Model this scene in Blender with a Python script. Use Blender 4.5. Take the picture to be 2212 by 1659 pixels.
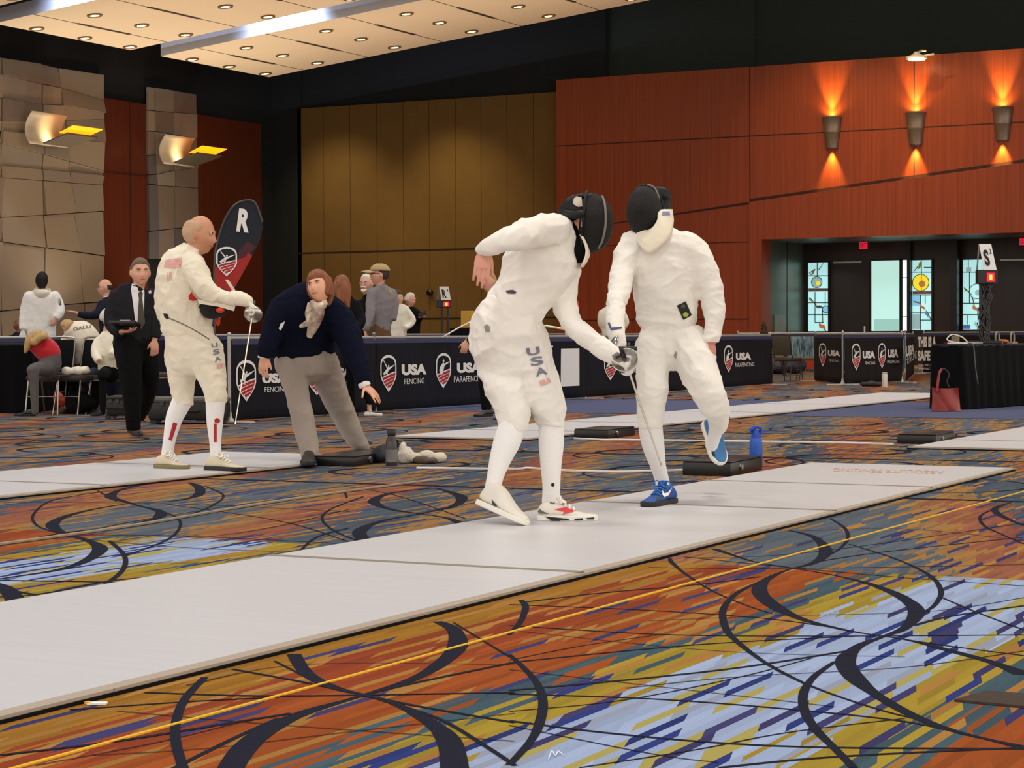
import bpy, bmesh, math, random
import numpy as np
from mathutils import Vector, Matrix, noise
from mathutils.bvhtree import BVHTree
random.seed(7)
for o in list(bpy.data.objects): bpy.data.objects.remove(o)
SC = bpy.context.scene
COL = SC.collection
# ---------------------------------------------------------------- camera
F = 4440.0; CAMH = 0.94; CX, CY = 1106.0, 829.5
YAW = math.radians(27.3); PITCH = math.atan((CY-726.0)/F); ROLL = -0.0043
_fw = Vector((0, math.cos(PITCH), -math.sin(PITCH))); _up = Vector((0, math.sin(PITCH), math.cos(PITCH))); _ri = Vector((1, 0, 0))
_c, _s = math.cos(ROLL), math.sin(ROLL)
Rz = Matrix.Rotation(YAW, 3, 'Z')
RI = Rz @ (_ri*_c+_up*_s); UP = Rz @ (_up*_c-_ri*_s); FW = Rz @ _fw
EYE = Vector((0, 0, CAMH))
cd = bpy.data.cameras.new('camera'); cam = bpy.data.objects.new('camera', cd); COL.objects.link(cam)
cd.sensor_width = 36; cd.lens = 36*F/2212; cd.clip_end = 300
cam.matrix_world = Matrix.Translation(EYE) @ Matrix((RI, UP, -FW)).transposed().to_4x4()
SC.camera = cam
# ---------------------------------------------------------------- world, lights, exposure
SC.view_settings.view_transform = 'Standard'; SC.view_settings.look = 'None'
SC.view_settings.gamma = 1; SC.view_settings.use_curve_mapping = False
SC.view_settings.exposure = 0.46
w = bpy.data.worlds.new('world'); SC.world = w; w.use_nodes = True
w.node_tree.nodes['Background'].inputs[0].default_value = (1, .90, .79, 1)
w.node_tree.nodes['Background'].inputs[1].default_value = 1.15

def area(name, loc, size, power, col=(1, .93, .84), rot=(0, 0, 0), spread=125):
    l = bpy.data.lights.new(name, 'AREA'); l.shape = 'SQUARE'; l.size = size; l.energy = power; l.color = col
    l.spread = math.radians(spread)
    o = bpy.data.objects.new(name, l); COL.objects.link(o); o.location = loc; o.rotation_euler = rot; return o
def spot(name, loc, target, power, angle, col=(1, .9, .75), blend=.6, rad=.08):
    l = bpy.data.lights.new(name, 'SPOT'); l.energy = power; l.spot_size = math.radians(angle); l.spot_blend = blend
    l.color = col; l.shadow_soft_size = rad
    o = bpy.data.objects.new(name, l); COL.objects.link(o); o.location = loc
    o.rotation_euler = (Vector(target)-Vector(loc)).to_track_quat('-Z', 'Y').to_euler(); return o
def pointl(name, loc, power, col, rad=.05):
    l = bpy.data.lights.new(name, 'POINT'); l.energy = power; l.color = col; l.shadow_soft_size = rad
    o = bpy.data.objects.new(name, l); COL.objects.link(o); o.location = loc; return o
def cloud_z(x): return 9.0+.107*(x+36)
# the hall's ceiling lights nearer than the ones the frame shows
for ix, x in enumerate((-20, -12, -4, 4)):
    for iy, y in enumerate((-5, 3, 11, 19, 27, 34)):
        if math.hypot(x, y) > 40 or (x < -14 and y < 2): continue
        if y > 30 and x < -14: continue
        warm = (1, .92, .80) if x > -6 and y > 8 else (1, .96, .95)
        area('hall_light', (x, y, 10.4), 2.2, 140, warm)
# downlights in the clouds that the frame shows
DOWN = [(cx, cy) for cx in (-35.7, -33.8, -31.1, -28.5, -26.0, -23.4, -20.8, -18.2, -15.6, -13.0, -10.4) for cy in (49.0, 50.85, 52.75, 42.2, 44.15, 46.1, 35.2, 37.15, 39.1)]
for (x, y) in DOWN:
    if abs(y-50.85) < .1 or abs(y-44.15) < .1 or abs(y-37.15) < .1:
        if x in (-33.8, -28.5, -23.4, -18.2, -13.0):
            spot('cloud_downlight_lamp', (x, y, cloud_z(x)-.06), (x, y, 0), 420, 120, (1, .86, .66), 1.0, .09)
# added upward fill lights, hidden low down, to brighten the far walls and the clouds
for (x, y) in ((-35, 49), (-30, 49), (-25, 49), (-20, 49), (-15, 48), (-36, 42.5), (-31, 41.5), (-25, 41.5), (-18, 41.5)):
    area('floor_fill_light', (x, y, .5), .8, 52, (1, .78, .55), (math.radians(180), 0, 0), 100)
for (x, y) in ((-37.6, 42), (-37.6, 46.5), (-37.6, 51)):
    area('tile_wall_fill_light', (x, y, .4), .5, 50, (1, .84, .62), (math.radians(180), math.radians(12), 0), 110)  # added fill with no fitting behind it, lifts the left tiles
# ---------------------------------------------------------------- geometry from the photo's lines of sight
def ray(px, py): return FW+RI*((px-CX)/F)-UP*((py-CY)/F)
def W(px, py, d): return EYE+ray(px, py)*d
def G(px, py, z=0.0):
    r = ray(px, py); return EYE+r*((z-CAMH)/r.z)
def onY(px, py, y):
    r = ray(px, py); return EYE+r*(y/r.y)
def onX(px, py, x):
    r = ray(px, py); return EYE+r*(x/r.x)
def proj(p):
    q = Vector(p)-EYE; d = q.dot(FW); return (CX+F*q.dot(RI)/d, CY-F*q.dot(UP)/d, d)

# ---------------------------------------------------------------- materials
def lin(c): return tuple((x/12.92 if x <= .04045 else ((x+.055)/1.055)**2.4) for x in (v/255. for v in c))
MATS = {}
def mat(name, rgb, rough=.6, metal=0, emit=0, var=0.0, vscale=8, bump=0.0, bscale=60, stretch=None, spec=.5, rgb2=None, sheen=0, emitc=None):
    if name in MATS: return MATS[name]
    m = bpy.data.materials.new(name); m.use_nodes = True; nt = m.node_tree; b = nt.nodes['Principled BSDF']
    c = (*lin(rgb), 1)
    b.inputs['Base Color'].default_value = c; b.inputs['Roughness'].default_value = rough; b.inputs['Metallic'].default_value = metal
    b.inputs['Specular IOR Level'].default_value = spec
    if sheen: b.inputs['Sheen Weight'].default_value = sheen
    if emit:
        b.inputs['Emission Color'].default_value = (*lin(emitc or rgb), 1); b.inputs['Emission Strength'].default_value = emit
    tc = None
    if var or bump:
        tc = nt.nodes.new('ShaderNodeTexCoord'); mp = nt.nodes.new('ShaderNodeMapping'); nt.links.new(tc.outputs['Object'], mp.inputs[0])
        if stretch: mp.inputs['Scale'].default_value = stretch
    if var:
        n = nt.nodes.new('ShaderNodeTexNoise'); n.inputs['Scale'].default_value = vscale; n.inputs['Detail'].default_value = 4
        nt.links.new(mp.outputs[0], n.inputs['Vector'])
        r = nt.nodes.new('ShaderNodeValToRGB'); r.color_ramp.elements[0].position = .3; r.color_ramp.elements[1].position = .7
        c2 = lin(rgb2) if rgb2 else tuple(v*(1-var) for v in c[:3])
        r.color_ramp.elements[0].color = (*c2, 1); r.color_ramp.elements[1].color = c
        nt.links.new(n.outputs['Fac'], r.inputs[0]); nt.links.new(r.outputs[0], b.inputs['Base Color'])
    if bump:
        n2 = nt.nodes.new('ShaderNodeTexNoise'); n2.inputs['Scale'].default_value = bscale; n2.inputs['Detail'].default_value = 3
        nt.links.new(mp.outputs[0], n2.inputs['Vector'])
        bp = nt.nodes.new('ShaderNodeBump'); bp.inputs['Strength'].default_value = bump; bp.inputs['Distance'].default_value = .02
        nt.links.new(n2.outputs['Fac'], bp.inputs['Height']); nt.links.new(bp.outputs[0], b.inputs['Normal'])
    MATS[name] = m; return m
WHITE = mat('white_fencing_cloth', (240, 236, 228), .85, var=.06, vscale=5, bump=.35, bscale=14, spec=.2)
CREAM = mat('cream_fencing_cloth', (238, 229, 208), .85, var=.08, vscale=5, bump=.4, bscale=14, spec=.2)
SOCK = mat('white_sock_knit', (238, 236, 234), .9, bump=.2, bscale=120, spec=.1)
SKIN = mat('skin', (226, 168, 140), .5, var=.12, vscale=12)
SKIN_RED = mat('flushed_skin', (214, 140, 122), .5, var=.15, vscale=12)
SKIN_DARK = mat('dark_brown_skin', (128, 78, 50), .5, var=.12, vscale=12)
NAVY = mat('navy_knit', (16, 20, 38), .95, bump=.3, bscale=90, spec=.1)
BLACK = mat('black_cloth', (14, 14, 16), .9, bump=.25, bscale=25, spec=.15)
BLACKP = mat('black_plastic', (16, 16, 18), .35)
MESHM = mat('black_mask_mesh', (24, 22, 22), .55, bump=.6, bscale=260, spec=.3)
TRIM = mat('black_padded_trim', (12, 12, 13), .5, spec=.3)
STEEL = mat('steel', (190, 188, 184), .28, 1)
CHROME = mat('dull_chrome_tube', (165, 158, 150), .3, 1)
ALU = mat('dull_aluminium_tube', (176, 174, 172), .45, .6)
GREYT = mat('grey_trousers', (168, 156, 146), .9, var=.1, vscale=4, bump=.3, bscale=18, spec=.1)
CHAR = mat('charcoal_suit', (30, 29, 33), .85, bump=.2, bscale=40, spec=.2)
NAVYS = mat('navy_suit', (24, 26, 44), .85, bump=.2, bscale=40, spec=.2)
PAPERW = mat('white_print', (238, 236, 234), .7)
REDP = mat('red_print', (172, 34, 44), .7)
LTR = mat('white_lettering', (235, 232, 230), .7)
DKT = mat('dark_lettering', (20, 20, 24), .7)

# ---------------------------------------------------------------- object helpers
def tag(o, label=None, cat=None, group=None, kind=None):
    if label: o['label'] = label
    if cat: o['category'] = cat
    if group: o['group'] = group
    if kind: o['kind'] = kind
    return o
def empty(name, loc, label=None, cat=None, group=None, rz=0):
    o = bpy.data.objects.new(name, None); COL.objects.link(o); o.empty_display_size = .1
    o.location = loc; o.rotation_euler = (0, 0, rz); return tag(o, label, cat, group)
def rootloc(parent):
    p = Vector((0, 0, 0))
    while parent is not None: p = p+parent.location; parent = parent.parent
    return p
class MB:
    """collects shapes; build() links them as ONE mesh object"""
    def __init__(s): s.v = []; s.f = []; s.m = []
    def add(s, vs, fs, mi=0):
        k = len(s.v); s.v += [tuple(v) for v in vs]; s.f += [tuple(i+k for i in f) for f in fs]; s.m += [mi]*len(fs); return s
    def box(s, c, size, mi=0, rot=None):
        hx, hy, hz = size[0]/2, size[1]/2, size[2]/2
        vs = [Vector((x, y, z)) for x in (-hx, hx) for y in (-hy, hy) for z in (-hz, hz)]
        if rot is not None: vs = [rot @ v for v in vs]
        c = Vector(c)
        return s.add([v+c for v in vs], [(0, 1, 3, 2), (4, 6, 7, 5), (0, 4, 5, 1), (2, 3, 7, 6), (0, 2, 6, 4), (1, 5, 7, 3)], mi)
    def bevbox(s, c, size, b=.02, mi=0, rot=None):
        bm = bmesh.new(); bmesh.ops.create_cube(bm, size=1); bmesh.ops.scale(bm, vec=size, verts=bm.verts)
        bmesh.ops.bevel(bm, geom=bm.edges[:], offset=b, segments=2, affect='EDGES', profile=.6)
        vs = [v.co.copy() for v in bm.verts]; bm.verts.index_update(); fs = [[v.index for v in f.verts] for f in bm.faces]; bm.free()
        if rot is not None: vs = [rot @ v for v in vs]
        return s.add([v+Vector(c) for v in vs], fs, mi)
    def prism(s, poly, depth, mi=0):
        """poly: 3D points of one face; depth: vector of extrusion"""
        n = len(poly); d = Vector(depth); a = [Vector(p) for p in poly]; b = [p+d for p in a]
        fs = [tuple(range(n)), tuple(range(2*n-1, n-1, -1))]+[(i, i+n, (i+1) % n+n, (i+1) % n) for i in range(n)]
        return s.add(a+b, fs, mi)
    def tube(s, pts, r, n=10, mi=0, cap=True):
        pts = [Vector(p) for p in pts]; rs = r if isinstance(r, (list, tuple)) else [r]*len(pts)
        rings = []; prev = None
        for i, p in enumerate(pts):
            t = (pts[min(i+1, len(pts)-1)]-pts[max(i-1, 0)]).normalized()
            a = (prev-t*prev.dot(t)) if prev is not None else (Vector((0, 0, 1)) if abs(t.z) < .9 else Vector((1, 0, 0)))
            if prev is None: a = a-t*a.dot(t)
            a.normalize(); prev = a; b = t.cross(a)
            rings.append([p+(a*math.cos(q)+b*math.sin(q))*rs[i] for q in (2*math.pi*j/n for j in range(n))])
        vs = [v for rg in rings for v in rg]; fs = []
        for i in range(len(rings)-1):
            for j in range(n): fs.append((i*n+j, i*n+(j+1) % n, (i+1)*n+(j+1) % n, (i+1)*n+j))
        if cap: fs += [tuple(range(n-1, -1, -1)), tuple(range((len(rings)-1)*n, len(rings)*n))]
        return s.add(vs, fs, mi)
    def lathe(s, c, prof, n=24, mi=0, axis=None, cap=True):
        """prof: (radius, height) along axis from c"""
        ax = Vector(axis or (0, 0, 1)).normalized(); a = ax.orthogonal().normalized(); b = ax.cross(a); c = Vector(c)
        vs = [c+ax*h+(a*math.cos(2*math.pi*j/n)+b*math.sin(2*math.pi*j/n))*max(r, 1e-4) for r, h in prof for j in range(n)]; fs = []
        for i in range(len(prof)-1):
            for j in range(n): fs.append((i*n+j, i*n+(j+1) % n, (i+1)*n+(j+1) % n, (i+1)*n+j))
        if cap: fs += [tuple(range(n-1, -1, -1)), tuple(range((len(prof)-1)*n, len(prof)*n))]
        return s.add(vs, fs, mi)
    def sphere(s, c, r, n=16, m=10, mi=0):
        rr = r if isinstance(r, (tuple, list, Vector)) else (r, r, r); c = Vector(c)
        vs = [c+Vector((rr[0]*math.sin(p)*math.cos(t), rr[1]*math.sin(p)*math.sin(t), rr[2]*math.cos(p))) for p in (math.pi*(i+.02)/(m+.04) for i in range(m+1)) for t in (2*math.pi*j/n for j in range(n))]
        fs = [(i*n+j, i*n+(j+1) % n, (i+1)*n+(j+1) % n, (i+1)*n+j) for i in range(m) for j in range(n)]
        fs += [tuple(range(n-1, -1, -1)), tuple(range(m*n, (m+1)*n))]
        return s.add(vs, fs, mi)
    def build(s, name, mats, parent=None, smooth=False, local=False):
        me = bpy.data.meshes.new(name); off = Vector((0, 0, 0)) if local else rootloc(parent)
        me.from_pydata([Vector(v)-off for v in s.v], [], s.f)
        for m in (mats if isinstance(mats, (list, tuple)) else [mats]): me.materials.append(m)
        if s.m: me.polygons.foreach_set('material_index', s.m)
        bm = bmesh.new(); bm.from_mesh(me); bmesh.ops.recalc_face_normals(bm, faces=bm.faces); bm.to_mesh(me); bm.free()
        if smooth:
            me.shade_smooth()
            if smooth != 'all':
                try: me.set_sharp_from_angle(angle=math.radians(42))
                except Exception: pass
        o = bpy.data.objects.new(name, me); COL.objects.link(o)
        if parent is not None: o.parent = parent
        return o
def struct(o, label=None): o['kind'] = 'structure'; (label and tag(o, label)); return o
def copy_tree(o, parent=None):
    c = o.copy(); COL.objects.link(c); c.parent = parent
    for ch in list(o.children): copy_tree(ch, c)
    return c
def text2d(txt, size=1, bold=0.0, xs=1.0):
    """flat text as (verts2d, faces), baseline at y=0, starting at x=0; returns its width too"""
    cu = bpy.data.curves.new('t', 'FONT'); cu.body = txt; cu.size = size; cu.offset = bold; cu.resolution_u = 3
    o = bpy.data.objects.new('t', cu); COL.objects.link(o)
    dg = bpy.context.evaluated_depsgraph_get(); me = bpy.data.meshes.new_from_object(o.evaluated_get(dg))
    vs = [(v.co.x*xs, v.co.y) for v in me.vertices]; fs = [tuple(p.vertices) for p in me.polygons]
    bpy.data.objects.remove(o); bpy.data.curves.remove(cu); bpy.data.meshes.remove(me)
    return vs, fs
def fit2d(vs, x0, y0, x1, y1):
    """map a 2D shape's bounding box onto x0..x1, y0..y1 (y0 = value at shape bottom)"""
    xa = min(v[0] for v in vs); xb = max(v[0] for v in vs); ya = min(v[1] for v in vs); yb = max(v[1] for v in vs)
    return [(x0+(v[0]-xa)/(xb-xa+1e-9)*(x1-x0), y0+(v[1]-ya)/(yb-ya+1e-9)*(y1-y0)) for v in vs]
# ================================================================ THE HALL
# ---- floor: one carpet, striped colour fields in nodes, dark woven ribbons in its mesh
def carpet_mat():
    m = bpy.data.materials.new('patterned_carpet'); m.use_nodes = True; nt = m.node_tree; b = nt.nodes['Principled BSDF']
    N = nt.nodes.new; L = nt.links.new
    def math_(op, a, b_=None, c=None):
        n = N('ShaderNodeMath'); n.operation = op
        for i, v in enumerate((a, b_, c)):
            if v is None: continue
            if isinstance(v, (int, float)): n.inputs[i].default_value = v
            else: L(v, n.inputs[i])
        return n.outputs[0]
    g = N('ShaderNodeNewGeometry'); sx = N('ShaderNodeSeparateXYZ'); L(g.outputs['Position'], sx.inputs[0]); X, Y = sx.outputs[0], sx.outputs[1]
    row = math_('FLOOR', math_('DIVIDE', X, .030))
    wr = N('ShaderNodeTexWhiteNoise'); wr.noise_dimensions = '1D'; L(row, wr.inputs['W'])
    ycell = math_('ADD', math_('DIVIDE', Y, .36), math_('MULTIPLY', wr.outputs['Value'], 5.0))
    # slanted ends
    frx = math_('FRACT', math_('DIVIDE', X, .030))
    ycell = math_('ADD', ycell, math_('MULTIPLY', frx, .28))
    cell = math_('FLOOR', ycell)
    cv = N('ShaderNodeCombineXYZ'); L(row, cv.inputs[0]); L(cell, cv.inputs[1])
    wn = N('ShaderNodeTexWhiteNoise'); wn.noise_dimensions = '2D'; L(cv.outputs[0], wn.inputs['Vector'])
    sc = N('ShaderNodeSeparateColor'); L(wn.outputs['Color'], sc.inputs[0]); R1, R2, R3 = sc.outputs[0], sc.outputs[1], sc.outputs[2]
    # colour fields across x, 3.66 m repeat, changed at each 3.66 m band in y
    by = math_('FLOOR', math_('DIVIDE', math_('SUBTRACT', Y, 7.85), 3.60))
    par = math_('ABSOLUTE', math_('SUBTRACT', math_('MODULO', by, 2.0), 0.0))   # 0 or 1
    u = math_('DIVIDE', math_('ADD', X, 1.88), 3.66)
    d = math_('ABSOLUTE', math_('MULTIPLY', math_('SUBTRACT', math_('FRACT', math_('ADD', u, .5)), .5), 3.66))  # metres from the pale band's middle
    dj = math_('ADD', d, math_('MULTIPLY', math_('SUBTRACT', R1, .5), .16))
    def ramp(src, stops, maxv):
        r = N('ShaderNodeValToRGB'); r.color_ramp.interpolation = 'CONSTANT'; e = r.color_ramp.elements
        for i, (p, c) in enumerate(stops):
            el = e[i] if i < 2 else e.new(p/maxv)
            el.position = p/maxv; el.color = (*lin(c), 1)
        L(math_('DIVIDE', src, maxv), r.inputs[0]); return r.outputs[0]
    LB, GR, GO, TE, OR, GX, RO = (150, 166, 198), (132, 140, 158), (150, 128, 44), (62, 84, 94), (144, 72, 30), (146, 102, 34), (134, 60, 32)
    near = ramp(dj, [(0, LB), (.31, GO), (.50, TE), (.62, OR), (1.02, RO), (1.28, GX), (1.62, TE)], 2.0)
    d2 = math_('ABSOLUTE', math_('MULTIPLY', math_('SUBTRACT', math_('FRACT', math_('ADD', math_('ADD', u, math_('MULTIPLY', by, .37)), math_('MULTIPLY', Y, .09))), .5), 3.66))
    d2 = math_('ADD', d2, math_('MULTIPLY', math_('SUBTRACT', R1, .5), .22))
    far = ramp(d2, [(0, (82, 94, 106)), (.42, GX), (.60, OR), (.86, RO), (1.0, (70, 84, 96)), (1.45, GX), (1.62, (88, 98, 112))], 2.0)
    mx = N('ShaderNodeMix'); mx.data_type = 'RGBA'; L(math_('GREATER_THAN', par, .5), mx.inputs[0])
    isnear = math_('LESS_THAN', Y, 7.85)
    hsf = N('ShaderNodeHueSaturation'); hsf.inputs['Saturation'].default_value = .84; hsf.inputs['Value'].default_value = .92; L(far, hsf.inputs['Color']); far = hsf.outputs[0]
    mx2 = N('ShaderNodeMix'); mx2.data_type = 'RGBA'; L(isnear, mx2.inputs[0]); L(far, mx2.inputs[6]); L(near, mx2.inputs[7])
    # accents: blue and gold dashes, grey in the pale band
    pale = math_('LESS_THAN', d, .34); paleN = math_('MULTIPLY', pale, isnear)
    def over(base, fac, col):
        q = N('ShaderNodeMix'); q.data_type = 'RGBA'; L(fac, q.inputs[0]); L(base, q.inputs[6])
        if isinstance(col, tuple): q.inputs[7].default_value = (*lin(col), 1)
        else: L(col, q.inputs[7])
        return q.outputs[2]
    c = mx2.outputs[2]
    c = over(c, math_('MULTIPLY', paleN, math_('GREATER_THAN', R2, .74)), GR)
    c = over(c, math_('MULTIPLY', paleN, math_('GREATER_THAN', R2, .87)), (150, 140, 76))
    blueN = math_('MULTIPLY', math_('LESS_THAN', d, .5), isnear)
    c = over(c, math_('MULTIPLY', blueN, math_('LESS_THAN', R3, .12)), (40, 52, 112))
    c = over(c, math_('LESS_THAN', R3, .05), (58, 56, 100))
    c = over(c, math_('MULTIPLY', math_('GREATER_THAN', R3, .84), math_('SUBTRACT', 1.0, paleN)), (156, 112, 56))
    # value jitter along each dash
    v = math_('ADD', .80, math_('MULTIPLY', R2, .34))
    hs = N('ShaderNodeHueSaturation'); L(v, hs.inputs['Value']); L(c, hs.inputs['Color'])
    # plain blue aisle
    aisle = math_('MULTIPLY', math_('GREATER_THAN', Y, 22.7), math_('LESS_THAN', Y, 27.9))
    c = over(hs.outputs[0], aisle, (84, 88, 116))
    nz = N('ShaderNodeTexNoise'); nz.inputs['Scale'].default_value = 260; L(g.outputs['Position'], nz.inputs['Vector'])
    hs2 = N('ShaderNodeHueSaturation'); L(math_('ADD', .75, math_('MULTIPLY', nz.outputs['Fac'], .5)), hs2.inputs['Value']); L(c, hs2.inputs['Color'])
    L(hs2.outputs[0], b.inputs['Base Color']); b.inputs['Roughness'].default_value = .95; b.inputs['Specular IOR Level'].default_value = .1
    bp = N('ShaderNodeBump'); bp.inputs['Strength'].default_value = .5; bp.inputs['Distance'].default_value = .004; L(nz.outputs['Fac'], bp.inputs['Height']); L(bp.outputs[0], b.inputs['Normal'])
    return m
CARPET = carpet_mat()
RIB = mat('dark_woven_ribbon', (30, 32, 46), .95, spec=.1, bump=.3, bscale=200)
fl = MB()
fl.add([(-41, -12, 0), (16, -12, 0), (16, 66, 0), (-41, 66, 0)], [(0, 1, 2, 3)])
_rz = [0.0012]; RW = .70
def ribbon(pts, ws):
    """pts: ground points; ws: widths (m) at each, smoothed"""
    P = [Vector((p[0], p[1], 0)) for p in pts]; n = len(P); out = []
    for i in range(n-1):
        a, b, c, d = P[max(i-1, 0)], P[i], P[i+1], P[min(i+2, n-1)]
        for k in range(8):
            t = k/8; t2 = t*t; t3 = t2*t
            q = .5*((2*b)+(c-a)*t+(2*a-5*b+4*c-d)*t2+(3*b-a-3*c+d)*t3)
            out.append((q, (ws[i]+(ws[i+1]-ws[i])*(3*t2-2*t3))*RW))
    out.append((P[-1], ws[-1]*RW)); vs = []; z = _rz[0]; _rz[0] += .000012
    for i, (q, wd) in enumerate(out):
        t = (out[min(i+1, len(out)-1)][0]-out[max(i-1, 0)][0]); t = t.normalized() if t.length > 1e-9 else Vector((1, 0, 0))
        s = Vector((-t.y, t.x, 0))*wd/2
        vs += [(q+s)+Vector((0, 0, z)), (q-s)+Vector((0, 0, z))]
    fl.add(vs, [(2*i, 2*i+1, 2*i+3, 2*i+2) for i in range(len(out)-1)], 1)
def z1(p): return G(1100+p[0]/1.989, 1060+p[1]/1.989)
def z2(p): return G(p[0]/1.989, 1200+p[1]/1.989)
def z3(p): return G(p[0]/1.989, 980+p[1]/1.989)
def z4(p): return G(1100+p[0]/1.989, 880+p[1]/1.989)
TH = 'T'
def trace(fn, pts):
    """each point (x, y, width in m)"""
    ribbon([fn(p) for p in pts], [p[2] for p in pts])
def line(fn, pts, w=.016): ribbon([fn(p) for p in pts], [w]*len(pts))
t_, m_, k_ = .022, .05, .085
trace(z1, [(1200, 170, t_), (1310, 200, m_), (1360, 260, k_), (1310, 310, m_), (1200, 340, t_), (1110, 380, m_), (1075, 430, k_), (1130, 490, k_), (1250, 550, m_), (1400, 590, .035), (1530, 615, t_), (1700, 640, t_), (1900, 690, m_), (2080, 740, m_), (2212, 790, k_)])
trace(z1, [(880, 250, m_), (1050, 305, t_), (1200, 330, t_), (1400, 365, t_), (1560, 405, m_), (1690, 460, .07), (1750, 520, k_), (1700, 590, m_), (1600, 630, .03), (1500, 670, m_), (1445, 730, k_), (1480, 800, k_), (1580, 880, m_), (1740, 970, m_), (1900, 1030, .035), (2060, 1070, t_), (2212, 1100, t_)])
trace(z1, [(690, 290, .02), (700, 310, .03), (760, 360, .02), (870, 430, .016), (1010, 490, .014), (1130, 530, .014)])
trace(z1, [(1080, 390, .02), (980, 440, .03), (920, 510, .036), (930, 590, .036), (980, 650, .03), (1100, 740, .024), (1250, 820, .02), (1400, 880, .016), (1600, 945, .016), (1740, 980, .016)])
trace(z1, [(1380, 120, .02), (1440, 160, .026), (1455, 205, .026), (1420, 250, .02), (1360, 285, .016)])
trace(z1, [(1460, 230, .014), (1650, 290, .02), (1800, 360, .026), (1855, 430, .03), (1830, 490, .026), (1780, 525, .02)])
trace(z1, [(1400, 735, .02), (1310, 800, .03), (1265, 870, .036), (1270, 950, .036), (1320, 1030, .036), (1400, 1110, .03), (1480, 1192, .03)])
trace(z1, [(50, 470, .03), (70, 500, .036), (50, 560, .03), (0, 620, .02)])
trace(z1, [(0, 705, .02), (60, 760, .026), (120, 830, .03), (145, 910, .036), (130, 1000, .036), (90, 1080, .03), (0, 1180, .026)])
for pts, w_ in [([(0, 580), (700, 620), (1530, 625), (2212, 620)], .02), ([(0, 740), (600, 680), (1000, 650), (1500, 625)], .02), ([(0, 860), (500, 815), (1000, 760), (1450, 690)], .026),
                ([(0, 875), (600, 895), (1200, 940), (1740, 1000), (2212, 1110)], .02), ([(0, 990), (400, 1040), (900, 1085), (1400, 1105), (2212, 1110)], .022), ([(900, 1192), (1400, 1145), (2212, 1105)], .022),
                ([(0, 490), (600, 515), (1100, 550), (1400, 590)], .018), ([(60, 480), (400, 440), (800, 405), (1080, 370)], .022), ([(600, 330), (1000, 335), (1600, 330), (2212, 318)], .014),
                ([(750, 285), (1200, 330), (1700, 375), (2212, 410)], .014), ([(1740, 580), (1900, 540), (2212, 495)], .026), ([(1300, 310), (1600, 265), (2212, 200)], .02), ([(1700, 640), (1900, 670), (2212, 710)], .016),
                ([(0, 950), (500, 900), (1000, 800), (1300, 720)], .01), ([(300, 1192), (800, 1115), (1200, 1040), (1700, 980)], .01), ([(0, 770), (700, 850), (1400, 930)], .008), ([(600, 560), (1100, 540), (1800, 520), (2212, 460)], .009),
                ([(0, 1010), (600, 1130), (900, 1170)], .008), ([(0, 730), (300, 670), (640, 620)], .009), ([(500, 850), (1000, 800), (1700, 760), (2212, 690)], .009), ([(1860, 460), (2000, 520), (2212, 600)], .014), ([(0, 600), (900, 690), (1700, 715)], .008),
                ([(760, 290), (1300, 265), (2212, 140)], .012), ([(1200, 175), (1700, 165), (2212, 215)], .012)]:
    line(z1, pts, w_)
trace(z1, [(2160, 50, .02), (2090, 75, .05), (2100, 100, .06), (2160, 130, .04), (2212, 150, .03)])
trace(z1, [(2080, 80, .015), (2025, 110, .024), (2040, 150, .024), (2120, 190, .018), (2212, 230, .014)])
trace(z2, [(1880, 285, .05), (1950, 320, .07), (1965, 390, .09), (1900, 460, .07), (1780, 530, .05), (1600, 590, .03), (1500, 620, .03), (1300, 680, .06), (1150, 750, .085), (1050, 830, .09), (985, 925, .085)])
trace(z2, [(1262, 425, .06), (1320, 510, .06), (1440, 570, .045), (1560, 600, .026), (1700, 640, .035), (1850, 720, .06), (1930, 800, .085), (1955, 925, .09)])
trace(z2, [(880, 525, .03), (800, 610, .035), (760, 700, .035), (755, 800, .035), (790, 925, .035)])
for pts, w_ in [([(620, 590), (1200, 605), (2212, 590)], .022), ([(1000, 490), (1300, 545), (1560, 600), (1800, 650), (2212, 720)], .022), ([(0, 860), (500, 800), (1000, 720), (1250, 680)], .026), ([(1570, 600), (1800, 545), (2212, 460)], .024),
                ([(300, 665), (800, 630), (1200, 610)], .018), ([(1180, 455), (1350, 540), (1440, 570)], .014), ([(1700, 640), (1900, 710), (2100, 830), (2212, 905)], .02), ([(740, 920), (1000, 790), (1200, 700)], .022), ([(1950, 290), (2080, 370), (2212, 450)], .012),
                ([(800, 560), (1300, 470), (2212, 470)], .008), ([(500, 670), (1200, 730), (2212, 800)], .008), ([(400, 860), (900, 830), (1500, 760), (2212, 680)], .008), ([(150, 905), (700, 800), (1100, 700)], .008)]:
    line(z2, pts, w_)
trace(z3, [(815, 125, .05), (855, 145, .09), (855, 175, .09), (800, 195, .05), (700, 208, .025), (560, 215, .025), (400, 240, .04), (270, 275, .07), (225, 310, .1), (280, 345, .06), (380, 375, .06), (430, 410, .1), (370, 460, .07), (250, 500, .05), (60, 530, .03), (-40, 545, .03)])
trace(z3, [(640, 130, .03), (520, 155, .05), (475, 185, .1), (530, 205, .06), (600, 225, .03), (680, 245, .07), (690, 265, .1), (650, 285, .06), (500, 315, .03), (250, 345, .03), (0, 395, .04), (-60, 405, .04)])
trace(z3, [(-30, 560, .08), (20, 580, .1), (60, 620, .1), (60, 665, .09)])
trace(z3, [(1850, 150, .03), (1680, 170, .05), (1605, 205, .1), (1680, 240, .05), (1850, 265, .025), (1930, 280, .05), (1985, 302, .08)])
trace(z3, [(1880, 150, .04), (1980, 185, .1), (1950, 225, .07), (1800, 260, .03), (1640, 290, .05), (1545, 335, .1), (1580, 385, .09)])
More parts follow.
